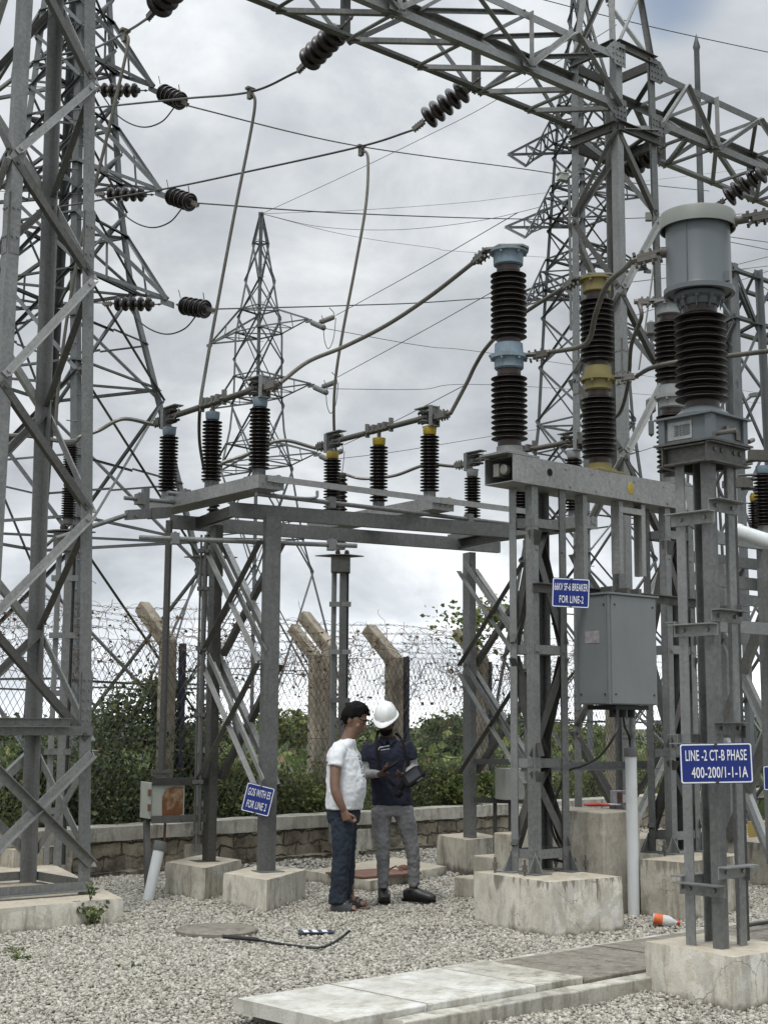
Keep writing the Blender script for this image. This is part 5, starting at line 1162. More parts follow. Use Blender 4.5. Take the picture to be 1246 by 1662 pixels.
# things left on the platform
c = W(1003, 1297, 13.1); c[2] = .83; mb = MB(); root = thing('tin_box', 'small dented tin box standing on the platform top', 'box', c, .5)
mb.box(-.055, -.05, 0, .055, .05, .125); bevel(mb.build('body', 'tin', root, local=True), .006); mb = MB(); mb.box(-.0555, -.0535, .02, .0, -.0505, .11); mb.build('label', 'rustplate', root, local=True); mb = MB(); mb.box(.008, -.0535, .02, .05, -.0505, .09); mb.build('label', 'sign_white', root, local=True)
c = W(962, 1303, 12.9); c[2] = .84; mb = MB(); mb.ell(c, .09, .05, .018, 10, 6); mb.ell(c + V3(.09, .02, -.004), .07, .045, .014, 9, 6); solid(mb, 'packet', 'redplastic', 'crumpled red plastic packet lying on the platform top', 'packet')
c = W(985, 1303, 13.0); c[2] = .838; mb = MB(); mb.hexa(c, V3(.09, .02, 0), V3(-.02, .07, 0), V3(0, 0, .004)); solid(mb, 'paper', 'sign_white', 'scrap of white paper between the red packet and the tin box', 'paper')
# box and shelf at the right hand switch post
c = W(828, 1272, 15.2); mb = MB(); root = thing('junction_box', 'pale grey junction box on a steel shelf beside the right switch post', 'junction box', c - ZUP * .16, 0)
mb.hexa(c, V3(.11, .06, 0), V3(-.05, .09, 0), ZUP * .16); bevel(mb.build('housing', 'box_grey', root), .008); mb = MB(); mb.bolt(c + V3(.02, -.11, 0), V3(.3, -1, 0)); mb.build('lock', 'darkmetal', root)
a = W(768, 1303, 15.1); b = W(850, 1304, 15.4); a2, b2 = W(768, 1240, 15.1), W(850, 1242, 15.4); root = thing('box_stand', 'steel angle stand holding the junction box beside the right switch post', 'stand', V3(a[0] + .2, a[1], 0))
for p, q in ((a, b), (a2, b2)): mb = MB(); mb.angle(p, q, ZUP, .055, .006); mb.build('rail', 'galv_old_shade', root)
for t_ in (.42, .72): mb = MB(); mb.bar(lerp(a, b, t_) * V3(1, 1, 0), lerp(a, b, t_), V3(1, 0, 0), .04, .03); mb.build('leg', 'galv_old_shade', root)
mb = MB(); q = G(834, 1412); mb.bar(V3(q[0] - .25, 16.6, 0), V3(q[0] - .25, 16.6, .05), V3(1, 0, 0), .3, .2); solid(mb, 'kerb_stone', 'concrete_b', 'small flat concrete piece by the foot of the stone wall', 'stone')
# ------------------------------------------------------------------ transmission towers
def tower(label, px, d, levels, arms, legw, brw, horiz=(), rot=45, subs=True, limit=90, turn=0.0, pan=(1.25, 1.8)):
    """levels: (photo y, half diagonal in photo px), from the top down; arms: dicts"""
    ax = W(px, 1180, d); c = V3(ax[0], ax[1], 0); k = d / FPX
    Z = lambda y: float(W(px, y, d)[2])
    lv = [(Z(y), h * k) for y, h in levels]; lv.sort()
    root = thing('transmission_tower', label, 'pylon', c, 0, 'steel transmission towers'); L = Lattice(root, limit)
    # corners: towards the camera, right, away, left
    def hd(z):
        for (z0, h0), (z1, h1) in zip(lv[:-1], lv[1:]):
            if z <= z1: return h0 + (h1 - h0) * (z - z0) / (z1 - z0)
        return lv[-1][1]
    to = nrm(V3(-c[0], -c[1], 0)); rt = V3(-to[1], to[0], 0)
    to, rt = to * math.cos(turn) + rt * math.sin(turn), rt * math.cos(turn) - to * math.sin(turn)
    r4 = [to, rt, -to, -rt]
    cor = lambda i, z: c + r4[i % 4] * hd(z) + ZUP * z
    for i in range(4):
        mb = MB(); zs = [z for z, _ in lv]
        for z0, z1 in zip(zs[:-1], zs[1:]): mb.angle(cor(i, z0), cor(i, z1), nrm(r4[(i + 1) % 4] - r4[i]), legw, legw * .1)
        L.add('leg', mb, 'galv_far')
    # panels
    zs = [lv[0][0]]
    top = lv[-1][0]; z = lv[0][0]
    while z < top - .4:
        z = min(top, z + max(pan[0], hd(z) * pan[1])); zs.append(z)
    for z0, z1 in zip(zs[:-1], zs[1:]):
        for i in range(4):
            nn = nrm(r4[i] + r4[(i + 1) % 4]); 
            for (a, b, o) in ((i, i + 1, .0), (i + 1, i, .03)):
                mb = MB(); mb.angle(cor(a, z0) + nn * o, cor(b, z1) + nn * o, nn, brw, brw * .12); L.add('brace', mb, 'galv_far')
            if hd(z0) > 1.3:   # redundant members in the wide panels
                m_ = (cor(i, (z0 + z1) / 2)); 
                mb = MB(); mid = (cor(i, z0) + cor(i + 1, z0) + cor(i, z1) + cor(i + 1, z1)) / 4; mb.angle(m_, mid, nn, brw * .7, brw * .1); mb.angle(cor(i + 1, (z0 + z1) / 2), mid, nn, brw * .7, brw * .1); L.add('redundant_strut', mb, 'galv_far')
    for y in horiz:
        zz = Z(y)
        for i in range(4):
            mb = MB(); mb.angle(cor(i, zz), cor(i + 1, zz), ZUP, brw, brw * .12); L.add('belt', mb, 'galv_far')
        mb = MB(); mb.angle(cor(0, zz), cor(2, zz), ZUP, brw * .8, brw * .1); mb.angle(cor(1, zz) - ZUP * .02, cor(3, zz) - ZUP * .02, ZUP, brw * .8, brw * .1); L.add('belt', mb, 'galv_far')
    tips = []
    for a in arms:
        i = a['side']      # face between corner i and i+1
        zl, zu = Z(a['yl']), Z(a['yu']); tip = W(*a['tip']); mb = MB(); w = brw * 1.15
        l0, l1, u0, u1 = cor(i, zl), cor(i + 1, zl), cor(i, zu), cor(i + 1, zu)
        if 'tip2' in a:
            t2 = W(*a['tip2']); up2 = ZUP * .35; E = [(l0, tip), (l1, t2), (u0, tip + up2 * 0), (u1, t2 + up2 * 0)]
            for p, q in E: mb.angle(p, q, ZUP, w, w * .12)
            mb.angle(tip, t2, ZUP, w, w * .12)
            for f in (.25, .5, .75):
                q = [lerp(p, t, f) for p, t in E]; q2 = [lerp(p, t, f - .25) for p, t in E]
                for x, y in ((q[0], q[1]), (q[0], q[2]), (q[1], q[3]), (q[2], q[3]), (q2[0], q[1]), (q2[1], q[3]), (q2[0], q[2]), (q2[2], q[3])): mb.angle(x, y, ZUP, w * .6, w * .1)
        else:
            for p in (l0, l1, u0, u1): mb.angle(p, tip, ZUP, w, w * .12)
            for f in a.get('lace', (.4,)):
                mb.angle(lerp(l0, tip, f), lerp(l1, tip, f), ZUP, w * .6, w * .1); mb.angle(lerp(u0, tip, f), lerp(l0, tip, f), ZUP, w * .6, w * .1); mb.angle(lerp(u1, tip, f), lerp(l1, tip, f), ZUP, w * .6, w * .1); mb.angle(l0, lerp(l1, tip, f), ZUP, w * .6, w * .1)
            mb.hexa(tip - ZUP * .04, nrm(tip - l0) * .12, np.cross(nrm(tip - l0), ZUP) * .03, ZUP * .05)
        mb.angle(l0, l1, ZUP, w, w * .12); mb.angle(u0, u1, ZUP, w, w * .12)
        L.add('cross_arm', mb, 'galv_far'); tips.append(tip)
    # step bolts up one leg
    zz = lv[0][0] + 2.5
    while zz < top - .5:
        p = cor(0, zz); mb = MB(); mb.tube([p, p + r4[1] * .16 * (1 if int(zz * 3) % 2 else -1)], .009, 4); L.add('step_bolt', mb, 'galv_far'); zz += .45
    L.done(); return tips

# left tower beyond the wall: its near leg runs straight down the middle, the right leg splays
tl_ = tower('big transmission tower just beyond the wall, seen through the near column', 80, 24.0,
    [(-330, 6), (-120, 50), (0, 60), (150, 73), (330, 92), (470, 116), (621, 162), (870, 233), (1318, 350)],
    [dict(side=0, yl=112, yu=28, tip=(250, 143, 22.3), lace=(.35,)), dict(side=0, yl=292, yu=200, tip=(262, 312, 22.3), lace=(.35,)), dict(side=0, yl=468, yu=375, tip=(272, 488, 22.3), lace=(.35,)),
     dict(side=2, yl=112, yu=28, tip=(-26, 165, 25.7)), dict(side=2, yl=292, yu=200, tip=(-38, 333, 25.7)), dict(side=2, yl=468, yu=375, tip=(-48, 508, 25.7))], .125, .05, (28, 112, 200, 292, 375, 468, 621, 870), turn=R_(7), pan=(.95, 1.15))
# middle tower
tm_ = tower('slender transmission tower with a pointed peak in the middle distance', 408, 46.0,
    [(345, 2), (395, 12), (465, 26), (545, 40), (640, 41), (697, 46), (776, 62), (874, 80), (998, 114), (1258, 182)],
    [dict(side=0, yl=541, yu=503, tip=(501, 519, 43.8)), dict(side=0, yl=645, yu=612, tip=(505, 624, 43.8)), dict(side=0, yl=755, yu=722, tip=(515, 736, 43.8)),
     dict(side=2, yl=541, yu=503, tip=(340, 559, 48.6)), dict(side=2, yl=645, yu=612, tip=(345, 664, 48.6)), dict(side=2, yl=755, yu=722, tip=(334, 778, 48.6))], .08, .043, (395, 503, 541, 612, 645, 722, 755, 874))
# right tower with box shaped arms
tr_ = tower('tall transmission tower with box shaped cross arms behind the right gantry column', 957, 36.0,
    [(-140, 4), (60, 20), (170, 40), (330, 54), (500, 68), (690, 80), (880, 104), (1275, 176)],
    [dict(side=2, yl=232, yu=175, tip=(825, 252, 36), tip2=(854, 271, 34.6)), dict(side=2, yl=352, yu=300, tip=(820, 370, 36), tip2=(853, 387, 34.6)), dict(side=2, yl=470, yu=420, tip=(815, 488, 36), tip2=(848, 504, 34.6)),
     dict(side=0, yl=330, yu=292, tip=(1047, 321, 36.5)), dict(side=0, yl=448, yu=412, tip=(1050, 438, 36.5)), dict(side=0, yl=560, yu=528, tip=(1060, 548, 36.5))], .10, .05, (170, 232, 300, 352, 420, 470, 690), limit=90, pan=(.95, 1.15))

# strings on the arm tips
nm3 = ('top', 'middle', 'lowest')
for i, (a, b, t) in enumerate((((254, 145, 22.3), (297, 166, 21.9), (16, 60, 0)), ((267, 314, 22.3), (310, 329, 21.9), (0, 0, 0)), ((286, 494, 22.3), (334, 502, 21.9), (0, 0, 0)))):
    f = string('dark disc string on the %s right arm of the big left tower' % nm3[i], W(*a), W(*b), 5, .15, .112, spike=True, group='tower insulator strings')
    x, y, d = (240, 147, 22.6) if i == 0 else ((250, 316, 22.6) if i == 1 else (262, 494, 22.6))
    string('pale disc string pulling left from the %s right arm of the big left tower' % nm3[i], W(x, y, d), W(x - 84, y - 1, 22.9), 5, .12, .14, group='tower insulator strings')
    e = [(297, 166), (310, 329), (334, 502)][i]; 
    wire('slack jumper loop below the %s right arm of the big left tower' % nm3[i], stations([(e[0] - 12, e[1] + 6, 21.9), (e[0] - 35, e[1] + 32, 22.2), (e[0] - 68, e[1] + 40, 22.8), (e[0] - 105, e[1] + 22, 23.5), (e[0] - 135, e[1] - 18, 24.4)]), .012, group='jumper loops')
wl_ = 'thin line wire spanning right from the %s arm of the big left tower'
wire(wl_ % nm3[0], stations([(297, 166, 21.9), (330, 178, 23), (575, 236, 28), (840, 273, 34), (960, 290, 38), (1150, 310, 46)]), .013)
wire(wl_ % nm3[1], stations([(310, 329, 21.9), (560, 346, 27), (820, 355, 34), (1000, 355, 38), (1260, 345, 48)]), .013)
wire(wl_ % nm3[2], stations([(334, 502, 21.9), (560, 496, 27), (720, 489, 31), (900, 472, 37), (1260, 430, 50)]), .013)
for i, (x, y) in enumerate(((190, 132), (-20, 300), (-20, 492))): pass
for i, p in enumerate((((160, 145, 24.6), (60, 141, 32), (-40, 139, 45)), ((172, 314, 24.6), (60, 311, 32), (-40, 310, 45)), ((184, 492, 24.6), (60, 490, 32), (-40, 488, 45)))):
    wire('thin line wire leaving leftward from the %s arm of the big left tower' % nm3[i], stations(p), .013)
# middle tower: dumbbell strings, jumpers, wires
for i, (x, y) in enumerate(((503, 520), (507, 625), (517, 737))):
    mk = 'dumbbell insulator pair on the %s right arm of the middle tower, %s one'
    for j, (dx, dy, dd, mt) in enumerate(((24, 13, -.4, 'polymer'), (40, -6, .6, 'hardware' if i == 0 else 'polymer'))):
        a = W(x + (2 if j == 0 else 14), y + (3 if j == 0 else 4), 43.7); b = W(x + dx, y + dy, 43.4 + dd); d = nrm(b - a); ln = np.linalg.norm(b - a)
        root = thing('line_insulator', mk % (nm3[i], ('darker', 'raised')[j]), 'insulator', a, 0, 'insulators on the middle tower')
        mb = MB(); mb.lathe([(.02, 0), (.03, .04), (.085, .08), (.085, ln - .06), (.03, ln - .02), (.02, ln)], a, d, 10); mb.build('body', mt, root, 40)
        mb = MB(); mb.tube(crom([b, b + ZUP * .16 - d * .05, b + ZUP * .36 - d * .22], 5), .012, 4); mb.build('arcing_horn', 'darkmetal', root)
    wire('drooping jumper beneath the %s right arm of the middle tower' % nm3[i], stations([(x + 22, y + 14, 43.4), (x + 24, y + 34, 43.3), (x + 30, y + 46, 43.3), (x + 38, y + 30, 43.4), (x + 42, y - 4, 43.8)]), .013, group='middle tower jumpers')
    wire('thin line wire rising right from the %s arm of the middle tower' % nm3[i], stations([[(545, 512, 44), (690, 432, 38), (840, 345, 32)], [(548, 612, 44), (690, 535, 38), (800, 473, 33)], [(558, 722, 44), (640, 684, 40), (760, 622, 34)]][i]), .010, group='line wires of the middle tower')
    wire('thin line wire sagging right from the %s arm of the middle tower' % nm3[i], stations([[(527, 533, 43.5), (690, 562, 50), (830, 578, 58), (1246, 640, 90)], [(531, 631, 43.5), (680, 632, 50), (830, 626, 56), (1246, 655, 90)], [(545, 745, 43.5), (650, 732, 48), (830, 703, 56), (1000, 680, 66)]][i]), .011, group='line wires of the middle tower')
for lab, p in (('faint earth wire climbing steeply right from the middle tower peak', [(425, 347, 46), (560, 285, 42), (690, 222, 38), (800, 165, 35), (1000, 40, 30)]), ('earth wire running nearly level right from the middle tower peak', [(425, 347, 46), (600, 340, 50), (760, 328, 54), (860, 316, 58), (1246, 270, 80)]), ('earth wire with a long shallow sag from the middle tower peak', [(425, 347, 46), (520, 368, 46), (640, 373, 45), (760, 361, 44), (860, 340, 42), (1000, 300, 40)]), ('earth wire sloping gently down right from the middle tower peak', [(425, 347, 46), (560, 381, 52), (700, 402, 58), (800, 412, 62), (1246, 440, 90)])):
    wire(lab, stations(p), .008, 'darkmetal', 'earth_wire', 'wire', 'earth wires')
wire('earth wire crossing the top right corner above the lightning mast', stations([(860, -6, 26), (1000, 30, 26), (1130, 60, 27), (1290, 94, 28)]), .009, 'darkmetal', 'earth_wire', 'wire', 'earth wires')
for i, p in enumerate((((1180, 384, 30), (1280, 398, 34)), ((1180, 392, 30), (1280, 412, 34)), ((1185, 432, 30), (1280, 408, 34)), ((1030, 512, 30), (1246, 440, 40)), ((1185, 425, 30), (1290, 505, 34)), ((1000, 745, 30), (1090, 716, 34)))):
    wire(('thin wire high beside the grey tank', 'thin wire second beside the grey tank', 'dark wire rising right beside the grey tank', 'wire passing behind the grey tank', 'thin wire falling right below the tank clamp', 'thin wire behind the yellow breaker pole')[i], stations(p), .009, group='thin wires on the right')

# ------------------------------------------------------------------ lightning mast and the bay behind on the right
c = W(1160, 1190, 27.0); zt = W(1130, 55, 27.0)[2]
root = thing('lightning_mast', 'tall thin pointed lightning mast rising behind the grey tank', 'mast', (c[0], c[1], 0), 0)
mb = MB(); mb.lathe([(.085, 0), (.085, 6.5), (.072, 9.5), (.055, zt - .35), (.075, zt - .28), (.004, zt)], (c[0], c[1], 0), ZUP, 12); mb.build('mast_pole', 'galv_far', root, 40)
zb = W(1133, 285, 27)[2]
for k, (dx, dy) in enumerate(((-.75, .2), (.5, .55), (.75, -.3))):
    mb = MB(); mb.tube([V3(c[0], c[1], zb), V3(c[0] + dx, c[1] + dy, 0)], .03, 6); mb.build('mast_strut', 'galv_far', root)
def far_col(label, px, d, hw, ztop, n, parent_extra=None):
    c = W(px, 1180, d); c[2] = 0; root = thing('gantry_column', label, 'gantry column', c, 0); L = Lattice(root, 60)
    cr = lambda i, z: c + (B_ * (-1, 1, 1, -1)[i] + A_ * (-1, -1, 1, 1)[i]) * hw * (1.25 - .35 * z / ztop) + ZUP * z
    for i in range(4):
        mb = MB(); mb.angle(cr(i, 0), cr(i, ztop), B_ * (1, -1, -1, 1)[i], .10, .01, 1); L.add('leg', mb, 'galv_far')
        for k in range(n):
            mb = MB(); a, b = (i, (i + 1) % 4) if k % 2 else ((i + 1) % 4, i); mb.angle(cr(a, ztop * k / n), cr(b, ztop * (k + 1) / n), A_, .06, .006); L.add('brace', mb, 'galv_far')
    L.done(); return c
cF_ = far_col('far gantry column behind the grey current transformer', 1206, 23.5, .36, W(1190, 440, 23.5)[2], 9)
zf0, zf1 = W(1190, 530, 23.5)[2], W(1190, 455, 23.5)[2]
root = thing('gantry_beam', 'far lattice beam at the right edge below the tank clamp level', 'gantry beam', (cF_[0], cF_[1], zf0), 0); L = Lattice(root, 60)
for o in (-.3, .3):
    for z in (zf0, zf1):
        mb = MB(); p = V3(cF_[0], cF_[1], z) + A_ * o; mb.angle(p - B_ * .4, p + B_ * 3.2, ZUP, .09, .009); L.add('chord', mb, 'galv_far')
    for k in range(6):
        p = V3(cF_[0], cF_[1], zf0) + A_ * o * 1.03 + B_ * (-.4 + k * .6); h = ZUP * (zf1 - zf0)
        mb = MB(); mb.angle(p if k % 2 else p + h, (p + h if k % 2 else p) + B_ * .6, A_, .06, .006); L.add('brace', mb, 'galv_far'); mb = MB(); mb.angle(p + A_ * (-.6 if o > 0 else 0), p + B_ * .3 + A_ * (0 if o > 0 else .6), ZUP, .05, .005); L.add('brace', mb, 'galv_far')
L.done()
# second switch frame at the right edge
b2, a2 = dirs(51)
q0 = G(1160, 1352); q0 = V3(3.05, 13.4, .3); 
root = thing('switch_support', 'second channel support frame with crossed braces at the right edge', 'support frame', q0, 0); L = Lattice(root)
pa = W(1172, 1180, 14.6); pb = W(1246, 1180, 13.3); pa[2] = pb[2] = .3; zt2 = W(1200, 905, 14)[2]
pc_ = pa + b2 * 2.6
for p in (pa, pb, pc_):
    mb = MB(); mb.channel(p, V3(p[0], p[1], zt2), b2, .14, .07, .009); L.add('post', mb, 'galv')
d = nrm(pb - pa)
for z0, z1 in ((.35, 1.45), (1.5, 2.55)):
    for (u, v) in ((pa, pb), (pb, pa)):
        for k in (-.04, .04): mb = MB(); mb.angle(V3(u[0], u[1], z0) + ZUP * k, V3(v[0], v[1], z1) + ZUP * k, b2, .055, .006); L.add('brace', mb, 'galv_light')
for z, o in ((zt2 + .05, 0), (zt2 - .32, .1), (zt2 - .75, -.1)):
    mb = MB(); mb.channel(V3(pa[0], pa[1], z) - b2 * .8 + a2 * o, V3(pa[0], pa[1], z) + b2 * 3.4 + a2 * o, a2, .11, .05, .008); L.add('beam', mb, 'galv')
    mb = MB(); mb.channel(V3(pb[0], pb[1], z) - b2 * .9 + a2 * o, V3(pb[0], pb[1], z) + b2 * 2.2 + a2 * o, a2, .11, .05, .008); L.add('beam', mb, 'galv')
L.done()
root = thing('bus_tube', 'wide white aluminium bus tube behind the transformer post', 'bus tube', W(1215, 870, 12.6), 0)
mb = MB(); a = W(1200, 864, 12.8); mb.tube([a, W(1290, 893, 12.4)], .068, 18); mb.build('tube', 'pvc', root, 50)
mb = MB(); mb.lathe([(.07, -.01), (.074, 0), (.074, .03), (.05, .04)], a, nrm(a - W(1290, 893, 12.4)), 18); mb.build('end_cap', 'pvc', root, 50)
p = W(1240, 868, 13.6); root = thing('switch_pole', 'disconnector pole with blue and yellow caps at the right edge', 'disconnect switch', p, 0)
post_insulator(root, p, .66, .05, .09, 15, 'blue_cap'); p2 = W(1228, 872, 14.6); post_insulator(root, p2, .44, .05, .085, 11, 'yellow_cap')
jaw(root, p2 + ZUP * .44, V3(-.9, .3, 0)); mb = MB(); q = p2 + ZUP * .56; mb.hexa(q + V3(-.14, .0, 0), V3(.11, .02, 0), V3(0, .04, 0), ZUP * .05); mb.hexa(q + V3(-.28, 0, -.02), V3(.06, .01, 0), V3(0, .03, 0), ZUP * .035); mb.build('terminal_clamp', 'hardware', root); mb = MB(); mb.tube([p + ZUP * .74, p + ZUP * .70 + V3(-.34, .1, -.02)], .024, 8); mb.hexa(p + ZUP * .76, V3(.13, .02, 0), V3(0, .05, 0), ZUP * .05); mb.build('blade_tube', 'weathered_tube', root)
sign('blue enamel sign cut by the right edge of the picture', (1237, 1243), (1298, 1243), (1237, 1283), 12.5, [('GOS', -.18, .2, .34, .24)])
# street lamp and floodlight far behind
c = W(1204, 1180, 40); zl_ = W(1215, 640, 40)[2]; root = thing('street_lamp', 'slim street lamp with curved arm far behind the transformer', 'street lamp', (c[0], c[1], 0), 0)
mb = MB(); mb.tube(crom([V3(c[0], c[1], 0), V3(c[0], c[1], zl_ - 1.6), V3(c[0] + .1, c[1], zl_ - .5), V3(c[0] + .55, c[1], zl_ - .02)], 8), .045, 8); mb.build('pole', 'galv_far', root, True); mb = MB(); mb.hexa((c[0] + .75, c[1], zl_), V3(.28, 0, .04), V3(0, .1, 0), V3(0, 0, .05)); mb.build('lamp_head', 'galv_far', root)
p = W(912, 288, 30); root = thing('floodlight', 'small floodlight on a bent tube arm behind the left leg of the right column', 'floodlight', p, 0)
mb = MB(); mb.hexa(p, V3(.09, .04, 0), V3(-.03, .07, 0), V3(.02, 0, .07)); mb.hexa(p + ZUP * .08, V3(.11, .04, 0), V3(-.04, .09, 0), V3(0, 0, .012)); mb.build('housing', 'box_grey', root); mb = MB(); mb.tube(crom([p - ZUP * .06, p + V3(.1, .05, -.10), p + V3(.15, .05, -.3), p + V3(.15, .05, -3.4)], 6), .03, 6); mb.build('bracket', 'galv_far', root, True)
p = W(1080, 445, 27); mb = MB(); mb.tube(crom([W(1055, 355, 27), W(1062, 368, 27), W(1060, 430, 27), W(1048, 520, 27), W(1036, 600, 27)], 8), .018, 6); mb.hexa(W(1052, 352, 27), V3(.06, 0, 0), V3(0, .05, 0), V3(0, 0, .08)); solid(mb, 'dropper_cable', 'alu', 'distant dropper cable left of the grey tank', 'dropper cable')
for px, y in ((1056, 520), (1055, 645)):
    p = W(px, y, 30); root = thing('line_insulator', 'small hanging insulator between the breaker poles and the tank, %s one' % ('higher' if y < 600 else 'lower'), 'insulator', p, 0, 'hanging insulators behind the tank')
    mb = MB(); mb.lathe([(.02, 0), (.1, -.06), (.11, -.30), (.03, -.36), (.03, -.5), (.06, -.52), (.06, -.8), (.01, -.85)], p, ZUP, 10); mb.build('body', 'polymer', root, 40)
# low things on the right behind the transformer post
block([V3(3.3, 14.6, 0), V3(3.7, 14.1, 0), V3(4.3, 14.6, 0), V3(3.9, 15.1, 0)], .42, 'foundation_block', 'pale foundation block of the second switch frame at the right edge', 'concrete_b', 'concrete foundation blocks', 'foundation block')
block([V3(4.0, 16.2, 0), V3(4.4, 15.8, 0), V3(5.3, 16.5, 0), V3(4.9, 16.9, 0)], .50, 'foundation_block', 'faded yellow block at the right edge beyond the second frame', 'yellowblock', 'concrete foundation blocks', 'foundation block')
block([V3(2.2, 16.4, 0), V3(2.7, 15.9, 0), V3(3.4, 16.5, 0), V3(2.9, 17.0, 0)], .32, 'foundation_block', 'foundation block of the peaked gantry column', 'concrete_b', 'concrete foundation blocks', 'foundation block')
# ------------------------------------------------------------------ vegetation
def leafmass(P, size, up=.35):
    """small bent leaves (two triangles folded along the midrib) at the points P"""
    n = len(P); s = size * RNG.uniform(.6, 1.35, n)
    a = RNG.normal(size=(n, 3)); a[:, 2] *= .6; a /= np.linalg.norm(a, axis=1, keepdims=True)
    b = RNG.normal(size=(n, 3)); b[:, 2] += up; b -= (b * a).sum(1, keepdims=True) * a; b /= np.linalg.norm(b, axis=1, keepdims=True); c = np.cross(a, b)
    L_, Wd = s[:, None], (s * RNG.uniform(.28, .42, n))[:, None]
    v = np.stack([P - a * L_ * .5, P - a * L_ * .05 + b * Wd + c * s[:, None] * .10, P + a * L_ * .5 - c * s[:, None] * .06, P - a * L_ * .05 - b * Wd + c * s[:, None] * .10], 1)
    idx = np.arange(n)[:, None] * 4; f = np.concatenate([idx + np.array([[0, 2, 1]]), idx + np.array([[0, 3, 2]])], 1).reshape(-1)
    return v.reshape(-1, 3), f
def clumps(cen, rad, ncl, nleaf, crad):
    """points gathered in clumps on and inside an ellipsoid"""
    u = RNG.normal(size=(ncl, 3)); u /= np.linalg.norm(u, axis=1, keepdims=True); r = RNG.uniform(.3, 1.0, ncl) ** .6
    C = np.asarray(cen) + u * r[:, None] * np.asarray(rad); C = C[C[:, 2] > .05]
    k = RNG.integers(0, len(C), nleaf); q = RNG.normal(size=(nleaf, 3)) * crad * RNG.uniform(.5, 1.2, (len(C), 1))[k]; q[:, 2] *= .75
    return C[k] + q
def shrub(label, base, rad, hgt, nleaf, mat, leaf=.085, ncl=60, crad=.13, name='shrub', group='shrubs behind the fence', stems=6):
    root = thing(name, label, 'shrub', base, 0, group); b = np.asarray(base)
    leaf *= .66; nleaf = int(nleaf * 1.25); ncl = int(ncl * .62); P = clumps((0, 0, hgt * .50), (rad, rad * .8, hgt * .47), ncl, nleaf, crad); P = P[P[:, 2] > .02]
    v, f = leafmass(P, leaf); o = mass('foliage', mat, v, f, 3); o.parent = root
    mb = MB()
    for k in range(stems):
        a = RNG.uniform(0, 6.28); e = b + V3(math.cos(a) * rad * .6, math.sin(a) * rad * .5, hgt * RNG.uniform(.6, .95)); mb.tube(crom([b + V3(math.cos(a) * .05, math.sin(a) * .05, 0), lerp(b, e, .5) + RNG.normal(size=3) * .08, e], 5), [.016 - .001 * i for i in range(11)], 5)
    mb.build('stem', 'bark', root, True); return root
def FP(px, out):
    """ground point outside the fence on the sight line of px"""
    v = ray(px, 1180); q = (np.dot(W0 + wout_n * (FO + out) - cC, wout_n)) / np.dot(v, wout_n); p = cC + v * q; p[2] = 0; return p
shrub('tall dark creeper covered bush peaking behind the thick operating pipe', FP(235, .75), .80, 2.25, 9500, 'leaf_dark', .085, 85, .14)
shrub('dark bushy shrub at the left end behind the near column', FP(95, .6), .85, 1.35, 6500, 'leaf_dark', .085, 70)
shrub('dense leafy shrub beside the blue steel post', FP(330, .7), .75, 1.25, 6500, 'leaf', .08, 70)
shrub('yellowish green shrub between the switch post and the man in white', FP(455, .55), .7, 1.0, 5500, 'leaf_light', .085, 60)
shrub('broad leaved pale plant beside the man in white', FP(515, .45), .42, .95, 1500, 'leaf_light', .14, 22, .12)
shrub('green climbing shrub right of the man in the helmet', FP(690, .5), 1.0, 1.12, 9000, 'leaf', .085, 75, .15)
shrub('green shrub behind the right hand switch post', FP(790, .8), .9, .95, 5000, 'leaf_dark', .085, 60)
shrub('low dark shrub left of the tilted sign', FP(395, .6), .6, 1.20, 4000, 'leaf_dark', .08, 50)
shrub('small green bush showing under the control cabinet', FP(985, 1.2), .8, 1.1, 3500, 'leaf_light', .085, 40)
shrub('dark leaved shrub at the far left edge', FP(10, .8), .8, 1.15, 4000, 'leaf_dark', .09, 50)
# creeper on the mesh and leaf litter: nobody could count it
P = []
for _ in range(8000):
    t = RNG.uniform(-3, 9.5); z = .48 + abs(RNG.normal()) * .34 * (1 + .5 * math.sin(t * 1.7)); P.append(WL(t, FO + RNG.uniform(-.05, .22), z))
v, f = leafmass(np.array(P), .055); mass('creeper_leaves', 'leaf', v, f, 3, 'green creeper leaves crowding the foot of the chain link fence', 'creeper')
P = []
for px in np.linspace(-20, 1240, 90):
    for _ in range(90):
        p = FP(px + RNG.uniform(-10, 10), RNG.uniform(.5, 6)); p[2] = abs(RNG.normal()) * .28 + .03; P.append(p)
v, f = leafmass(np.array(P), .11); mass('undergrowth', 'leaf_dark', v, f, 3, 'low green undergrowth on the ground beyond the fence', 'undergrowth')
P = []
for _ in range(12000):
    y = RNG.uniform(24, 110); x = RNG.uniform(-.34, .34) * y; h = mnoise.noise(Vector((x * .12, y * .12, 0))); P.append((x, y, max(0, .5 + h * 1.6) * RNG.uniform(0, 1.0)))
v, f = leafmass(np.array(P), .34); mass('scrub', 'leaf', v, f, 3, 'far scrub vegetation over the fields beyond the fence', 'scrub')
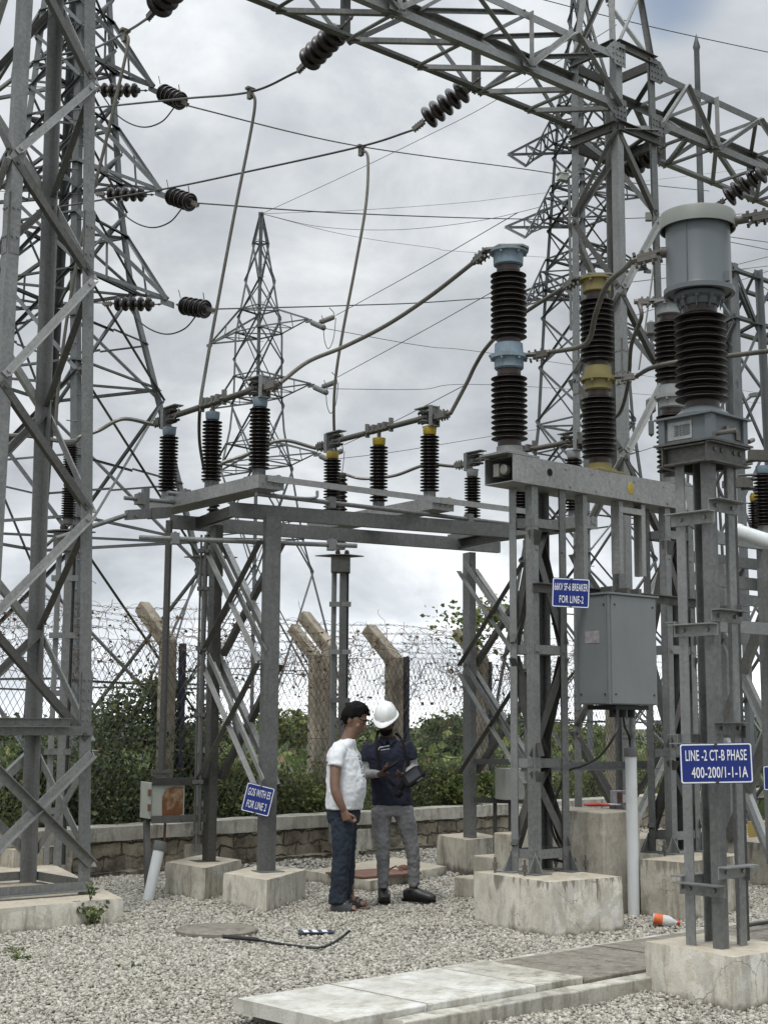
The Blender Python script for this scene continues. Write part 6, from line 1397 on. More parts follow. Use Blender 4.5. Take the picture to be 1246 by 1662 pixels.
# far trees along the horizon
for i, (px, d, h, w) in enumerate(((470, 62, 3.6, 2.2), (520, 75, 3.2, 2.4), (700, 58, 3.0, 2.2), (762, 66, 3.9, 2.5), (610, 80, 2.8, 2.2), (850, 70, 3.6, 2.6), (950, 60, 3.0, 2.2), (60, 60, 3.0, 2.4), (190, 66, 3.6, 2.6), (330, 70, 3.0, 2.4), (1110, 62, 3.2, 2.2), (1210, 66, 3.4, 2.4))):
    h *= .60; c = W(px, 1180, d); c[2] = 0; labs = ('far tree left of the man in white', 'distant tree just above the man in white', 'far tree above the climbing shrub', 'taller far tree beside the right switch post', 'faint far tree above the white helmet', 'far tree behind the breaker legs', 'far tree under the control cabinet', 'far tree behind the near column at left', 'far tree behind the dark creeper bush', 'far tree behind the dark channel post', 'far tree behind the transformer post', 'far tree at the right edge')
    root = thing('tree', labs[i], 'tree', c, 0, 'far trees on the horizon')
    P = clumps((0, 0, h * .58), (w, w, h * .40), 46, 2200, .30); v, f = leafmass(P, .22); o = mass('crown', 'leaf_dark' if i % 3 else 'leaf', v, f, 3); o.parent = root
    mb = MB(); mb.tube([c - ZUP * .1, c + V3(.1, 0, h * .4), c + V3(-.05, 0, h * .75)], [.16, .11, .04], 7); mb.build('trunk', 'bark', root)
# dry creeper tangled on the wires
mb = MB(); LP = []
for _ in range(1000):
    t = RNG.uniform(-3.6, 10); g = .5 + .5 * math.sin(t * 2.2 + 1.0); z = 2.42 + RNG.uniform(-.5, .36) * (.6 + .5 * g); p = WL(t, FO + max(0, z - 2.4) * .8, z); d = V3(*(wdir * RNG.choice((-1, 1)))) + V3(0, 0, RNG.uniform(-.7, .5)); pts = [p]
    for k in range(RNG.integers(3, 8)): d = nrm(d + RNG.normal(size=3) * .55); pts.append(pts[-1] + d * .075)
    mb.tube(pts, RNG.uniform(.002, .0046), 3, False)
    for q in pts[1:]:
        if RNG.random() < .12: LP.append(q + RNG.normal(size=3) * .02)
for _ in range(100):
    t = RNG.uniform(2.6, 8.5); p = WL(t, FO - .02, 2.35); pts = [p]; d = V3(0, 0, -1)
    for k in range(RNG.integers(6, 16)): d = nrm(d + RNG.normal(size=3) * .5 + V3(0, 0, -.3)); d[1] *= .4; pts.append(pts[-1] + d * .09)
    mb.tube(pts, RNG.uniform(.0018, .0038), 3, False)
    LP += [q + RNG.normal(size=3) * .02 for q in pts[1:] if RNG.random() < .15]
o = mb.build('dry_creeper', 'drytwig'); tag(o, 'brown dry creeper stems tangled in the barbed wire along the fence top', 'creeper', None, 'stuff')
v, f = leafmass(np.array(LP), .05); mass('dry_leaves', 'dryleaf', v, f, 3, 'withered brown leaves hanging in the fence wire', 'leaves')
P = []
for (px, y, s, n) in ((800, 995, .22, 420), (775, 1010, .2, 180), (835, 1010, .22, 260), (770, 1040, .16, 120), (740, 1000, .2, 110)):
    t_ = np.dot(W0 + wout_n * FO - cC, wout_n) / np.dot(ray(px, y), wout_n); c = cC + ray(px, y) * t_; P.append(c + RNG.normal(size=(n, 3)) * V3(s, s * .5, s * .45))
v, f = leafmass(np.concatenate(P), .07); mass('ivy', 'leaf', v, f, 3, 'fresh green ivy leaves topping the fence post behind the right switch post', 'ivy')
# weeds in the yard
def weed(label, p, h, n, sp, leaf=.035):
    root = thing('weed', label, 'weed', p, 0, 'weeds in the gravel'); mb = MB(); Q = []
    for k in range(7):
        a = RNG.uniform(0, 6.28); e = p + V3(math.cos(a) * sp, math.sin(a) * sp, h * RNG.uniform(.5, 1)); c_ = crom([p, lerp(p, e, .5) + V3(0, 0, h * .2), e], 5); mb.tube(c_, .0022, 4); Q += [c_[RNG.integers(2, 11)] + RNG.normal(size=3) * .014 for _ in range(n // 7)]
    mb.build('stem', 'leaf_dark', root); v, f = leafmass(np.array(Q) - np.asarray(p), leaf); o = mass('leaf_spray', 'leaf', v, f, 3); o.parent = root
pw = G(138, 1508); weed('creeping green weed climbing the corner of the long plinth', pw + V3(.05, -.02, .0), .19, 130, .10, .04); weed('small sprig growing at the foot of the near column', G(147, 1462, .2), .14, 40, .05)
weed('little dark weed in the gravel near the left edge', G(38, 1560), .04, 36, .07); weed('flat straggly weed in the gravel below the long plinth', G(208, 1582), .04, 60, .12); weed('tiny weed between the tank lid and the long plinth', G(26, 1548), .04, 24, .06)
weed('tuft of green weed against the manhole slab behind the helmeted man', G(655, 1436), .10, 100, .07); weed('small tuft of weed by the manhole slab near the man in white', G(600, 1447), .06, 60, .06)
# ------------------------------------------------------------------ people
tex_f = bpy.data.textures.new('folds', 'CLOUDS'); tex_f.noise_scale = .085; tex_f.noise_depth = 2
tex_s = bpy.data.textures.new('small_folds', 'CLOUDS'); tex_s.noise_scale = .03; tex_s.noise_depth = 1
def limb(mb, pts, rad, ref=(1, 0, 0), seg=14, n=6):
    """tapering oval limb; rad holds one radius or (side, depth) per joint"""
    c = crom(pts, n); rr = [r if hasattr(r, '__len__') else (r, r) for r in rad]; R2 = crom([V3(r[0], r[1], 0) for r in rr], n); N = len(c); vs = []
    for i in range(N):
        a = nrm(c[min(i + 1, N - 1)] - c[max(i - 1, 0)]); u = nrm(np.asarray(ref) - np.dot(ref, a) * a); v = np.cross(a, u)
        for k in range(seg): t = 2 * math.pi * k / seg; vs.append(c[i] + u * R2[i][0] * math.cos(t) + v * R2[i][1] * math.sin(t))
    mb.add(vs, [(i * seg + k, i * seg + (k + 1) % seg, (i + 1) * seg + (k + 1) % seg, (i + 1) * seg + k) for i in range(N - 1) for k in range(seg)] + [tuple(range(seg))[::-1], tuple(range((N - 1) * seg, N * seg))])
def rings(mb, rg, fw, rs, seg=22, n=5):
    """torso-like loft; each ring: centre, half width along rs, half depth forward, half depth back"""
    c = crom([r[0] for r in rg], n); q = crom([V3(*r[1:4]) for r in rg], n); vs = []
    for p, w in zip(c, q):
        for k in range(seg):
            t = 2 * math.pi * k / seg; s_, f_ = math.cos(t), math.sin(t); s_ = math.copysign(abs(s_) ** .85, s_); f2 = math.copysign(abs(f_) ** .85, f_)
            vs.append(p + rs * w[0] * s_ + fw * (w[1] if f_ > 0 else w[2]) * f2)
    N = len(c); mb.add(vs, [(i * seg + k, i * seg + (k + 1) % seg, (i + 1) * seg + (k + 1) % seg, (i + 1) * seg + k) for i in range(N - 1) for k in range(seg)] + [tuple(range(seg))[::-1], tuple(range((N - 1) * seg, N * seg))])
def fuse(mb, name, mat, parent, vox=.008, smooth=6, folds=0.0, small=0.0, label=None):
    o = mb.build(name, mat, parent, label=label); r = o.modifiers.new('fuse', 'REMESH'); r.mode = 'VOXEL'; r.voxel_size = vox
    s = o.modifiers.new('soft', 'SMOOTH'); s.factor = .5; s.iterations = smooth
    for st, tx in ((folds, tex_f), (small, tex_s)):
        if st: d = o.modifiers.new('cloth', 'DISPLACE'); d.texture = tx; d.strength = st; d.mid_level = .5; d.texture_coords = 'LOCAL'
    apply_mods(o); o.data.polygons.foreach_set('use_smooth', [True] * len(o.data.polygons)); return o
def hand(mb, wrist, d, palm_n, side, curl=.5, size=1.0):
    """palm and five bent fingers; d = wrist to knuckles, palm_n = out of the palm, side = towards the thumb"""
    k = size; d, side = nrm(d), nrm(side); palm_n = nrm(palm_n); kn = wrist + d * .088 * k
    limb(mb, [wrist - d * .01, wrist + d * .045 * k, kn], [(.026 * k, .018 * k), (.038 * k, .017 * k), (.040 * k, .014 * k)], side, 10, 3)
    for j, (o, l) in enumerate(((.030, .074), (.010, .082), (-.010, .076), (-.029, .060))):
        b = kn + side * o * k - d * .008; a1, a2_ = curl * 1.0 + j * .06, curl * 2.1 + j * .08
        e1 = b + (d * math.cos(a1) + palm_n * math.sin(a1)) * l * .48 * k; e2 = e1 + (d * math.cos(a2_) + palm_n * math.sin(a2_)) * l * .32 * k; e3 = e2 + (d * math.cos(a2_ * 1.3) + palm_n * math.sin(a2_ * 1.3)) * l * .26 * k
        limb(mb, [b, e1, e2, e3], [.0092 * k, .0086 * k, .0078 * k, .0062 * k], side, 8, 3)
    tb = wrist + d * .028 * k + side * .028 * k; t1 = tb + (side * .75 + d * .6 + palm_n * .35) * .034 * k; t2 = t1 + (side * .25 + d * .85 + palm_n * .45) * .03 * k
    limb(mb, [tb - side * .01, t1, t2], [.0125 * k, .0105 * k, .008 * k], d, 8, 3)
def head(mb, c, hf, hu, hs, k=1.0):
    """skull, face, nose, lips, ears in the head's own axes"""
    ax = (hs, hf, hu)
    mb.ell(c, .074 * k, .094 * k, .108 * k, 20, 14, ax); P = lambda s, f, u: c + hs * s * k + hf * f * k + hu * u * k
    mb.ell(P(0, .032, -.055), .060 * k, .064 * k, .078 * k, 18, 12, ax); mb.ell(P(0, .060, -.108), .028 * k, .026 * k, .020 * k, 12, 8, ax)
    limb(mb, [P(0, .083, .018), P(0, .106, -.022), P(0, .104, -.036)], [.008 * k, .013 * k, .015 * k], hs, 10, 4); mb.ell(P(0, .092, -.038), .019 * k, .014 * k, .009 * k, 10, 6, ax)
    mb.ell(P(0, .087, .028), .05 * k, .012 * k, .010 * k, 12, 6, ax)
    mb.ell(P(0, .090, -.064), .023 * k, .010 * k, .006 * k, 12, 6, ax); mb.ell(P(0, .088, -.076), .020 * k, .011 * k, .007 * k, 12, 6, ax)
    for s_ in (-1, 1):
        mb.ell(P(s_ * .048, .062, -.035), .020 * k, .020 * k, .022 * k, 10, 7, ax); mb.ell(P(s_ * .078, -.008, -.018), .007 * k, .018 * k, .031 * k, 12, 8, ax); mb.ell(P(s_ * .082, -.016, -.012), .006 * k, .010 * k, .024 * k, 10, 6, ax)
    return P
def face_bits(root_part, P, hf, hs, hu, k, skin):
    for s_ in (-1, 1):
        mb = MB(); mb.ell(P(s_ * .032, .0795, .003), .012 * k, .009 * k, .005 * k, 12, 8, (hs, hf, hu)); mb.build('eye', 'eyewhite', root_part, True)
        mb = MB(); mb.ell(P(s_ * .032, .0865, .002), .006 * k, .005 * k, .006 * k, 8, 6, (hs, hf, hu)); mb.build('iris', 'hair', root_part, True)
        mb = MB(); limb(mb, [P(s_ * .014, .098, .026), P(s_ * .034, .094, .032), P(s_ * .055, .078, .024)], [.004 * k, .006 * k, .003 * k], hu, 6, 4); mb.build('eyebrow', 'hair', root_part, True)
def hair_cap(name, parent, c, hf, hu, hs, k, keep, thick=1.12, mat='hair'):
    mb = MB(); seg, rg = 40, 28; mb.ell((0, 0, 0), .074 * k, .094 * k, .108 * k, seg, rg); out = []
    for x, y, z in mb.v:
        s_, f_, u_ = x / k, y / k, z / k; g = keep(s_, f_, u_) + .018 * mnoise.noise(Vector((x * 60, y * 60, z * 60))); th = (thick + .10 * mnoise.noise(Vector((x * 38, y * 38, z * 22))) + .05 * mnoise.noise(Vector((x * 120, y * 120, z * 60)))) if g > 0 else .88
        th = .88 + (th - .88) * min(1, max(0, g * 14)) - (.09 if f_ > .05 else -.06 if f_ < -.03 else 0) * (thick > 1.2); out.append(c + (hs * x + hf * y + hu * z) * th)
    mb.v = [tuple(p) for p in out]
    if thick > 1.2:      # loose tufts that break the outline
        rnd = random.Random(3)
        for _ in range(420):
            d = nrm(V3(rnd.gauss(0, 1), rnd.gauss(0, 1), rnd.gauss(.3, 1))); s_, f_, u_ = d * V3(.074, .094, .108)
            if keep(s_, f_, u_) < .01: continue
            t_ = 1.17 + rnd.uniform(0, .06) - (.08 if f_ > .05 else 0); b = c + (hs * s_ + hf * f_ + hu * u_) * k * t_; n_ = nrm(hs * d[0] + hf * d[1] + hu * d[2]); w_ = nrm(hf * rnd.uniform(.2, 1.0) + hs * rnd.gauss(0, .6) - hu * (.5 if f_ < 0 else -.1) + n_ * rnd.uniform(.2, .8))
            l = rnd.uniform(.014, .030); mb.tube([b - n_ * .006, b + w_ * l * .6, b + w_ * l + n_ * .002], [.0035, .0028, .0008], 4, False)
    return mb.build(name, mat, parent, 60)

# ---- man in white, seen from his right side
D1 = 12.2
def q1(x, y, dd=0.0): return W(x, y, D1 + dd)
f1 = nrm(V3(.95, -.30, 0)); s1_ = V3(f1[1], -f1[0], 0)        # s1_: his right hand side, towards the camera
foot0 = q1(556, 1480); foot0[2] = 0
root = thing('person', 'man in white printed tee, dark jeans and sandals looking down at the phone', 'person', foot0, 0)
body = MB(); gz = .022
hc = q1(576.5, 1166); tilt = R_(27); hf = f1 * math.cos(tilt) - ZUP * math.sin(tilt); hu = f1 * math.sin(tilt) + ZUP * math.cos(tilt)
PH = head(body, hc, hf, hu, s1_, 1.03)
limb(body, [q1(559, 1213), q1(565, 1199), q1(572, 1183)], [(.062, .066), (.054, .058), (.054, .058)], s1_)
rings(body, [(q1(558, 1214), .15, .07, .07), (q1(557, 1228), .17, .10, .10), (q1(559, 1262), .155, .12, .11), (q1(558, 1312), .145, .10, .10), (q1(558, 1330), .125, .085, .085)], f1, s1_)
sh = q1(549, 1217, -.16); el = q1(543.5, 1277, -.245); wr = q1(557.5, 1314, -.235)
limb(body, [sh, q1(545, 1246, -.21), el, q1(549, 1296, -.25), wr], [.052, .047, .041, .039, .0275], f1)
hand(body, wr, q1(564, 1333, -.23) - wr, nrm(V3(.5, .55, .1)), nrm(f1 * .95 - ZUP * .1), .85, 1.02)
sh2 = q1(560, 1217, .16); el2 = q1(553, 1277, .27); wr2 = q1(556, 1310, .30)
limb(body, [sh2, el2, wr2], [.05, .041, .027], f1); hand(body, wr2, q1(558, 1330, .30) - wr2, s1_, f1, .5)
for dd, xs in ((-.13, (556, 554, 549)), (.14, (566, 564, 566))):
    limb(body, [q1(xs[0], 1325, dd * .7), q1(xs[1], 1390, dd), q1(xs[2], 1450, dd)], [.065, .050, .045], f1)
    a = q1(xs[2], 1455, dd); a[2] = gz + .09; hl = a - f1 * .05; hl[2] = gz + .045; to_ = a + f1 * .145; to_[2] = gz + .03
    limb(body, [a + ZUP * .05, a], [.042, .044], f1); limb(body, [hl, a + ZUP * -.03 + f1 * .02, a + f1 * .09 - ZUP * .045, to_], [(.036, .03), (.040, .042), (.046, .026), (.040, .016)], s1_)
    for j in range(5):
        b = to_ + s1_ * (.034 - .017 * j) * (1 if dd < 0 else -1) - f1 * (.006 * j); limb(body, [b - f1 * .02, b + f1 * .018 - ZUP * .006], [.0105 if j else .0125, .009], s1_, 8, 3)
bd = fuse(body, 'body', 'skin1', root, .0052, 3)
face_bits(bd, PH, hf, s1_, hu, 1.03, 'skin1')
hair_cap('hair', root, hc, hf, hu, s1_, 1.03, lambda s, f, u: min(u - (.050 if f > .055 else (.004 if f > .0 else -.085)) + .6 * max(0, .02 - f) * 0, 1) if not (abs(s) > .06 and -.03 < f < .015 and u < -.004) else -1, 1.27)
# tee shirt
sh_t = MB()
rings(sh_t, [(q1(564, 1200), .068, .060, .058), (q1(561, 1207), .135, .078, .078), (q1(557.5, 1215), .195, .095, .095), (q1(557, 1228), .208, .128, .122), (q1(558.5, 1247), .200, .150, .128), (q1(559.5, 1268), .190, .172, .142), (q1(559, 1290), .188, .168, .142), (q1(557.5, 1308), .186, .150, .138), (q1(557.5, 1313.5), .186, .146, .138)], f1, s1_, 28)
limb(sh_t, [q1(553, 1214, -.12), q1(547, 1224, -.18), q1(544, 1244.5, -.215)], [(.075, .07), (.071, .066), (.066, .062)], f1); limb(sh_t, [q1(560, 1214, .12), q1(562, 1226, .18), q1(563, 1244, .215)], [(.075, .07), (.069, .064), (.064, .06)], f1)
tee = fuse(sh_t, 'tee_shirt', 'tee', root, .008, 4, .022, .007)
def decal(name, mat, parent, pts_uv, org, fw, rs, body_half, size):
    """small printed marks lying on the cloth"""
    mb = MB()
    for (a, z, w, h) in pts_uv:
        n_ = fw * math.cos(a) + rs * math.sin(a); t_ = np.cross(ZUP, n_); p = org(z) + n_ * body_half(z, a); mb.hexa(p, t_ * w, n_ * .0025, ZUP * h)
    return mb.build(name, mat, parent)
dg = bpy.context.evaluated_depsgraph_get(); dg.update()
def on_cloth(o, p, d):
    """meet the cloth from outside along -d"""
    off = Vector(root_loc(o)); h, loc, nn, _ = o.ray_cast(Vector(p) + Vector(d) * .5 - off, -Vector(d)); return (np.array(loc + off), np.array(nn)) if h else (None, None)
def root_loc(o):
    while o.parent: o = o.parent
    return tuple(o.location)
def marks(name, mat, o, spots, view, fwid=1.0):
    mb = MB()
    for (c, w, h) in spots:
        p, nn = on_cloth(o, c, view)
        if p is None: continue
        t_ = nrm(np.cross(ZUP, nn)); u_ = np.cross(nn, t_); mb.hexa(p + nn * .0012, t_ * w, u_ * h, nn * .0012)
    if mb.v: return mb.build(name, mat, o)
tv = nrm(f1 * .75 + s1_ * .66)
sp = []
for r in range(7):
    for k in range(4):
        if RNG.random() < .75: sp.append((q1(575 + k * 3.4 + RNG.uniform(-1, 1) + r * .9, 1228 + r * 4.4 + RNG.uniform(-1, 1)), RNG.uniform(.004, .009), RNG.uniform(.004, .009)))
sp += [(q1(580 + k * 4, 1259.5), .007, .006) for k in range(4)]
marks('print_dots', 'printgrey', tee, sp, tv)
marks('print_leaf', 'printgreen', tee, [(q1(573 + k * 2.2, 1215 + k * 2.6), .007, .012) for k in range(5)], tv)
marks('sleeve_band', 'printgrey', tee, [(q1(537 + k * 2.4, 1236.8), .0075, .006) for k in range(7)], nrm(s1_ * .95 - f1 * .2))
# jeans and sandals
jn = MB()
rings(jn, [(q1(557, 1306), .165, .118, .125), (q1(558, 1318), .172, .125, .132), (q1(559, 1336), .17, .115, .125)], f1, s1_)
limb(jn, [q1(557, 1322, -.085), q1(555, 1350, -.11), q1(554.5, 1390, -.125), q1(551, 1425, -.13), q1(549, 1448, -.13), q1(548.5, 1466, -.13)], [(.092, .105), (.086, .094), (.072, .078), (.068, .074), (.067, .074), (.070, .080)], s1_)
limb(jn, [q1(560, 1322, .085), q1(562, 1350, .12), q1(563, 1390, .14), q1(562, 1425, .145), q1(561.5, 1440, .145), q1(561, 1456, .145)], [(.090, .10), (.084, .09), (.070, .072), (.066, .068), (.065, .066), (.066, .068)], s1_)
fuse(jn, 'jeans', 'denim', root, .0085, 4, .022, .014)
for dd, x in ((-.13, 549), (.145, 563)):
    a = q1(x, 1455, dd); a[2] = gz; mb = MB(); out = []
    for t_, w in ((-.095, .030), (-.06, .042), (.02, .044), (.10, .053), (.16, .046), (.195, .026)): out.append((t_, w))
    pts = [a + f1 * t + s1_ * w for t, w in out] + [a + f1 * t - s1_ * w for t, w in out[::-1]]
    mb.plate([p - ZUP * .012 for p in pts], ZUP * .024); sd_o = bevel(mb.build('sandal', 'sole', root), .006)
    mb = MB()
    for t0_, w in ((-.02, .042), (.03, .042), (.075, .036), (.11, .03)):
        for k in range(9):
            pass
        c_ = [a + f1 * (t0_ + .02 * (k % 2) * 0) + s1_ * .052 * math.cos(R_(180 * k / 10)) + ZUP * (.012 + (.092 if t0_ < 0 else .088 if t0_ < .05 else .072 if t0_ < .1 else .056) * math.sin(R_(180 * k / 10))) for k in range(11)]
        for p, q in zip(c_[:-1], c_[1:]): mb.hexa((p + q) / 2, f1 * w * .62, (q - p) * .56, nrm(np.cross(f1, q - p)) * .004)
    mb.build('strap', 'sandal', sd_o)

# ---- man in the helmet, facing the camera with his head bowed over the phone
D2 = 12.74
def q2(x, y, dd=0.0): return W(x, y, D2 + dd)
f2 = nrm(V3(-.06, -1, 0)); s2_ = V3(f2[1], -f2[0], 0)     # s2_: his right hand side (left in the photo)
foot0 = q2(645, 1466); foot0[2] = 0
root = thing('person', 'man in white helmet, navy polo and grey jeans holding a phone and a black device', 'person', foot0, 0)
body = MB(); tilt = R_(30); fh = nrm(f2 + V3(-.22, 0, 0)); sh_ = V3(fh[1], -fh[0], 0)
hf = fh * math.cos(tilt) - ZUP * math.sin(tilt); hu = fh * math.sin(tilt) + ZUP * math.cos(tilt)
hc = q2(626, 1166, -.05); PH = head(body, hc, hf, hu, sh_, 1.0)
limb(body, [q2(630, 1206, .02), q2(629, 1195, .0), q2(627, 1180, -.03)], [(.066, .062), (.056, .056), (.056, .06)], s2_)
rings(body, [(q2(630, 1206), .15, .07, .07), (q2(630, 1225), .165, .10, .10), (q2(633, 1260), .145, .09, .10), (q2(636, 1306), .145, .09, .10), (q2(637, 1322), .13, .09, .10)], f2, s2_)
rs0, re, rw = q2(597, 1213), q2(594, 1255, .0), q2(617, 1257, -.235); ls0, le, lw = q2(662, 1211), q2(671, 1246, .0), q2(655, 1259, -.225)
limb(body, [rs0, re, rw], [.046, .036, .024], ZUP); limb(body, [ls0, le, lw], [.046, .036, .024], ZUP)
ph_c = q2(634, 1243, -.33)
hand(body, rw, q2(628, 1252, -.31) - rw, nrm(V3(-.1, -.35, .95)), nrm(V3(.1, -.75, .4)), .75, 1.0)
hand(body, lw, q2(646, 1262, -.31) - lw, nrm(V3(.1, -.3, .95)), nrm(V3(-.15, -.8, .3)), .6, 1.0)
for xs in ((619, 621, 621), (653, 668, 671)): limb(body, [q2(xs[0], 1316), q2(xs[1], 1376, -.02), q2(xs[2], 1445, .03)], [.07, .048, .036], f2)
bd = fuse(body, 'body', 'skin2', root, .0052, 3); face_bits(bd, PH, hf, sh_, hu, 1.0, 'skin2')
hair_cap('beard', root, hc, hf, hu, sh_, 1.0, lambda s, f, u: (-.048 - u) + .05 if (u < -.045 and f > -.01) else -1, 1.10)
mb = MB(); mb.ell(PH(0, .045, -.088), .060, .062, .050, 18, 12, (sh_, hf, hu)); mb.ell(PH(0, .094, -.052), .026, .008, .006, 10, 6, (sh_, hf, hu)); mb.build('moustache_and_chin_beard', 'hair', root, True)
# helmet
mb = MB(); seg = 48; ho = PH(0, -.008, .040); rr = []
prof = [(0.0, 1.0), (.25, .968), (.5, .866), (.72, .69), (.88, .46), (.97, .2), (1.0, 0.0), (1.01, -.10)]
for r_, z_ in prof[::-1]:
    for k in range(seg):
        t = 2 * math.pi * k / seg; s_, f_ = math.cos(t), math.sin(t); rib = 0
        if z_ > .1:
            for c_ in (-.42, 0, .42): rib += .06 * math.exp(-((s_ * r_ - c_) / .085) ** 2) * (1 if abs(f_ * r_) < .92 else .3)
        rr.append(ho + sh_ * s_ * r_ * .098 * (1 + rib) + hf * f_ * r_ * .120 * (1 + rib * .5) + hu * z_ * .108 * (1 + rib))
n_ = len(prof); mb.add(rr, [(i * seg + k, i * seg + (k + 1) % seg, (i + 1) * seg + (k + 1) % seg, (i + 1) * seg + k) for i in range(n_ - 1) for k in range(seg)])
br = []
for kk, (e_, z_) in enumerate(((1.005, -.10), (1.13, -.155), (1.15, -.20), (1.0, -.14))):
    for k in range(seg):
        t = 2 * math.pi * k / seg; s_, f_ = math.cos(t), math.sin(t); pk = max(0, f_) ** 2 * (.36 if e_ > 1.05 else 0)
        br.append(ho + sh_ * s_ * e_ * .098 + hf * f_ * (e_ + pk) * .120 + hu * (z_ - .12 * max(0, f_) ** 3 * (e_ > 1.05)) * .118)
mb.add(br, [(i * seg + k, i * seg + (k + 1) % seg, (i + 1) * seg + (k + 1) % seg, (i + 1) * seg + k) for i in range(3) for k in range(seg)])
hl = mb.build('helmet', 'helmet', root, 60)
mb = MB(); mb.lathe([(.001, .0), (.018, .0), (.018, .003), (.001, .003)], ho + hf * .119 + hu * .015, nrm(hf * .95 + hu * .3), 14); mb.build('helmet_badge', 'sign_white', hl)
# polo shirt
po = MB()
rings(po, [(q2(629, 1199), .070, .066, .066), (q2(629.5, 1204), .125, .078, .085), (q2(630, 1210), .192, .095, .10), (q2(630, 1226), .198, .118, .118), (q2(632, 1252), .176, .112, .115), (q2(634.5, 1280), .170, .112, .118), (q2(636.5, 1300), .174, .116, .122), (q2(636.5, 1306.5), .175, .116, .122)], f2, s2_, 28)
limb(po, [q2(603, 1211), q2(597, 1219), q2(593.5, 1236, -.0)], [(.062, .060), (.062, .060), (.061, .059)], f2); limb(po, [q2(657, 1209), q2(664, 1217), q2(668.5, 1233, -.0)], [(.062, .060), (.060, .058), (.058, .057)], f2)
polo = fuse(po, 'polo_shirt', 'navy', root, .008, 4, .022, .007)
mb = MB(); 
for s_ in (1, -1): mb.plate([q2(629, 1200, -.09) , q2(629 - s_ * 12, 1194, -.03), q2(629 - s_ * 14, 1200, -.08), q2(629 - s_ * 5, 1209, -.125)], V3(0, -.006, 0))
mb.build('collar', 'navy', polo)
vw = nrm(V3(0, -1, .05)); 
marks('chest_print', 'sign_white', polo, [(q2(617 + k * 2.0, 1213.5 - k * .35), .0042, .0042) for k in range(8)] + [(q2(619 + k * 2.0, 1218 - k * .3), .0036, .0024) for k in range(7)] + [(q2(614.8, 1216), .003, .011)], vw)
mb = MB()
for a, b in (((650.5, 1207.5), (652.6, 1211.5)), ((655, 1207), (652.6, 1211.5))):
    pa_, na = on_cloth(polo, q2(*a), vw); pb2, nb2 = on_cloth(polo, q2(*b), vw)
    if pa_ is not None and pb2 is not None: mb.bar(pa_ + na * .003, pb2 + nb2 * .003, vw, .003, .008)
if mb.v: mb.build('chest_logo', 'redmark', polo)
marks('sleeve_tag', 'redmark', polo, [(q2(587.5, 1231.5), .006, .006)], nrm(V3(-.6, -.8, 0)))
mb = MB()
for y in (1206, 1213, 1220):
    p, nn = on_cloth(polo, q2(632.5, y), vw)
    if p is not None: mb.lathe([(.005, 0), (.005, .003)], p, nn, 8)
if mb.v: mb.build('button', 'black', polo)
# grey under sleeves
for (a, e, w_, nm) in ((rs0, re, rw, 0), (ls0, le, lw, 1)):
    mb = MB(); limb(mb, [lerp(a, e, .35), lerp(a, e, .7), e, lerp(e, w_, .5), lerp(e, w_, .93)], [.050, .046, .043, .038, .030], ZUP); fuse(mb, 'arm_sleeve', 'greysleeve', root, .007, 3, .006, .006)
# trousers and shoes
jn = MB()
rings(jn, [(q2(636.5, 1300), .155, .10, .11), (q2(636.5, 1312), .166, .108, .118), (q2(637, 1324), .165, .10, .11)], f2, s2_)
limb(jn, [q2(619, 1314), q2(619, 1345, -.01), q2(621, 1378, -.02), q2(621.5, 1410, .01), q2(621.5, 1441, .02)], [(.092, .10), (.080, .088), (.062, .068), (.055, .06), (.044, .048)], s2_)
limb(jn, [q2(653, 1312), q2(661, 1343, -.01), q2(668.5, 1376, -.02), q2(671, 1408, .01), q2(671.5, 1439, .02)], [(.090, .10), (.080, .088), (.062, .068), (.055, .06), (.043, .048)], s2_)
fuse(jn, 'jeans', 'greyjean', root, .0085, 4, .018, .016)
def shoe(ank, fw, ln=.29):
    sd_ = np.cross(ZUP, fw); a = V3(ank[0], ank[1], gz); mb = MB()
    limb(mb, [a - fw * .085 + ZUP * .045, a + ZUP * .062, a + fw * .07 + ZUP * .05, a + fw * .15 + ZUP * .038, a + fw * .195 + ZUP * .032], [(.038, .050), (.046, .066), (.048, .054), (.049, .044), (.034, .030)], sd_)
    limb(mb, [a + ZUP * .05, a + ZUP * .105 - fw * .01], [.046, .047], fw); o = fuse(mb, 'shoe', 'shoe', root, .006, 4)
    mb = MB(); ou = ((-.10, .026), (-.065, .040), (.0, .040), (.08, .049), (.15, .047), (.195, .028)); mb.plate([a + fw * t + sd_ * w for t, w in ou] + [a + fw * t - sd_ * w for t, w in ou[::-1]], ZUP * .022); mb.build('shoe_sole', 'black', o)
    mb = MB()
    for k in range(4): b = a + fw * (.045 + .026 * k) + ZUP * (.098 - .010 * k); mb.tube(crom([b - sd_ * .03 - ZUP * .008, b + ZUP * .006, b + sd_ * .03 - ZUP * .008], 4), .0035, 5)
    mb.tube(crom([a + fw * .05 + ZUP * .10, a + fw * .05 + sd_ * .05 + ZUP * .085, a + fw * .03 + sd_ * .06 + ZUP * .04], 4), .003, 5); mb.build('lace', 'black', o)
shoe(q2(621.5, 1450, .06), nrm(V3(.10, -1, 0))); shoe(q2(671, 1450, .03), nrm(V3(.93, -.37, 0)))
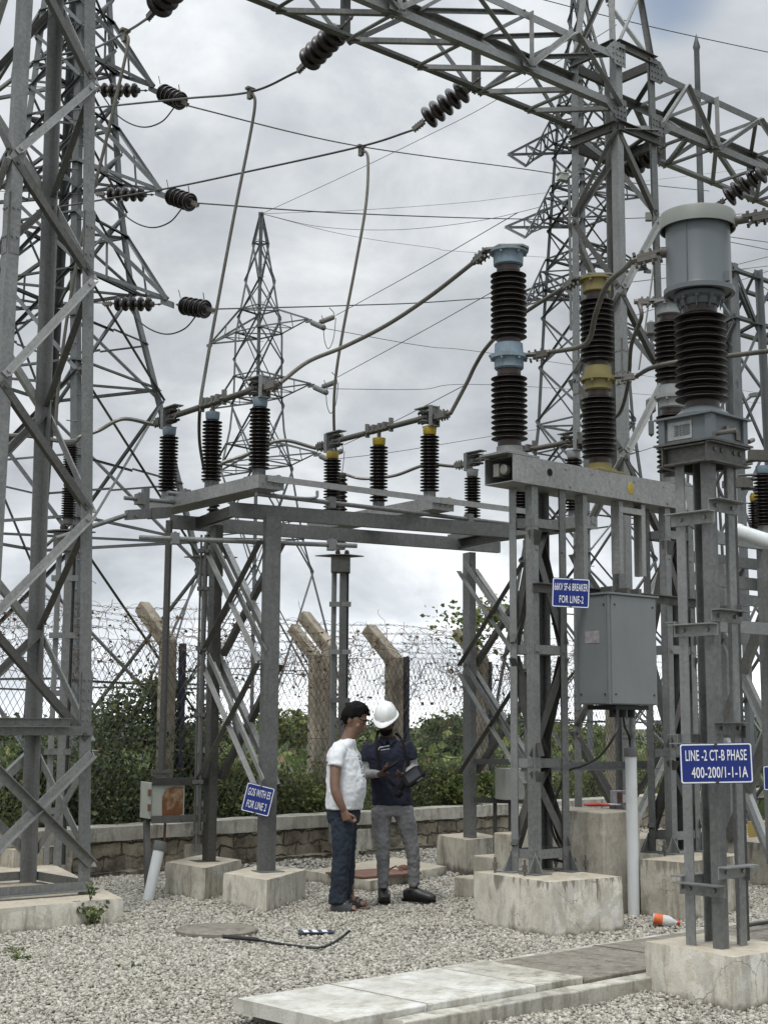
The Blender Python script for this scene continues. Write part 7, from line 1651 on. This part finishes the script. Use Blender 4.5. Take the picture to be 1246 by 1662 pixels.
# neck strap of the device
for pts in ([(614, 1186, -.06), (611, 1198, -.10), (611.5, 1215, -.135), (614, 1235, -.15), (622, 1258, -.17), (640, 1276, -.24)], [(642, 1190, -.05), (651, 1200, -.10), (657, 1220, -.13), (657, 1240, -.15), (655, 1256, -.24)]):
    c_ = crom([q2(*p) for p in pts], 6); mb = MB()
    for p, q in zip(c_[:-1], c_[1:]): mb.bar(p, q, V3(0, -1, 0), .004, .024)
    mb.build('neck_strap', 'black', root)
# held things
x_ = nrm(V3(.80, -.25, .52)); c = ph_c; n_ = nrm(V3(-.1, -.45, .9)); y_ = np.cross(n_, x_); mb = MB(); mb.hexa(c, x_ * .078, y_ * .037, n_ * .008)
ph = solid(mb, 'phone', 'black', 'dark phone held up in the right hand of the helmeted man', 'phone'); bevel(ph, .003)
mb = MB(); mb.hexa(c - np.array(ph.location) + n_ * .0062, x_ * .070, y_ * .033, n_ * .0006); mb.build('screen', 'screen', ph, local=True)
c = q2(669, 1261, -.33); dx = nrm(V3(.80, -.15, .55)); dn = nrm(V3(.15, -.75, .62)); dn = nrm(dn - np.dot(dn, dx) * dx); dy = np.cross(dn, dx)
root = thing('handheld_device', 'black handheld inspection device with side grip held by the helmeted man', 'device', c, 0)
mb = MB(); mb.plate([c + dx * a + dy * b - dn * .022 for a, b in ((-.085, -.05), (-.05, -.068), (.06, -.066), (.105, -.045), (.105, .045), (.06, .066), (-.05, .068), (-.085, .05))], dn * .044); bevel(mb.build('housing', 'black', root), .007)
mb = MB(); mb.hexa(c + dx * .015 + dn * .0232, dx * .062, dy * .045, dn * .001); mb.build('screen', 'screen', root)
mb = MB(); mb.hexa(c + dx * .05 + dn * .012 - dy * .071, dx * .03, dy * .003, dn * .010); mb.build('label', 'printgrey', root)
g_ = c - dx * .085 - dn * .01; mb = MB(); limb(mb, [g_, g_ - dx * .05 - ZUP * .03, g_ - dx * .08 - ZUP * .075], [.030, .028, .024], dn, 10, 4); mb.build('grip', 'black', root, True)
mb = MB(); mb.lathe([(.030, 0), (.034, .01), (.034, .05), (.026, .055)], g_ - dx * .03 - ZUP * .05, nrm(-dx - ZUP * .3), 16); mb.build('lens', 'black', root, 40)
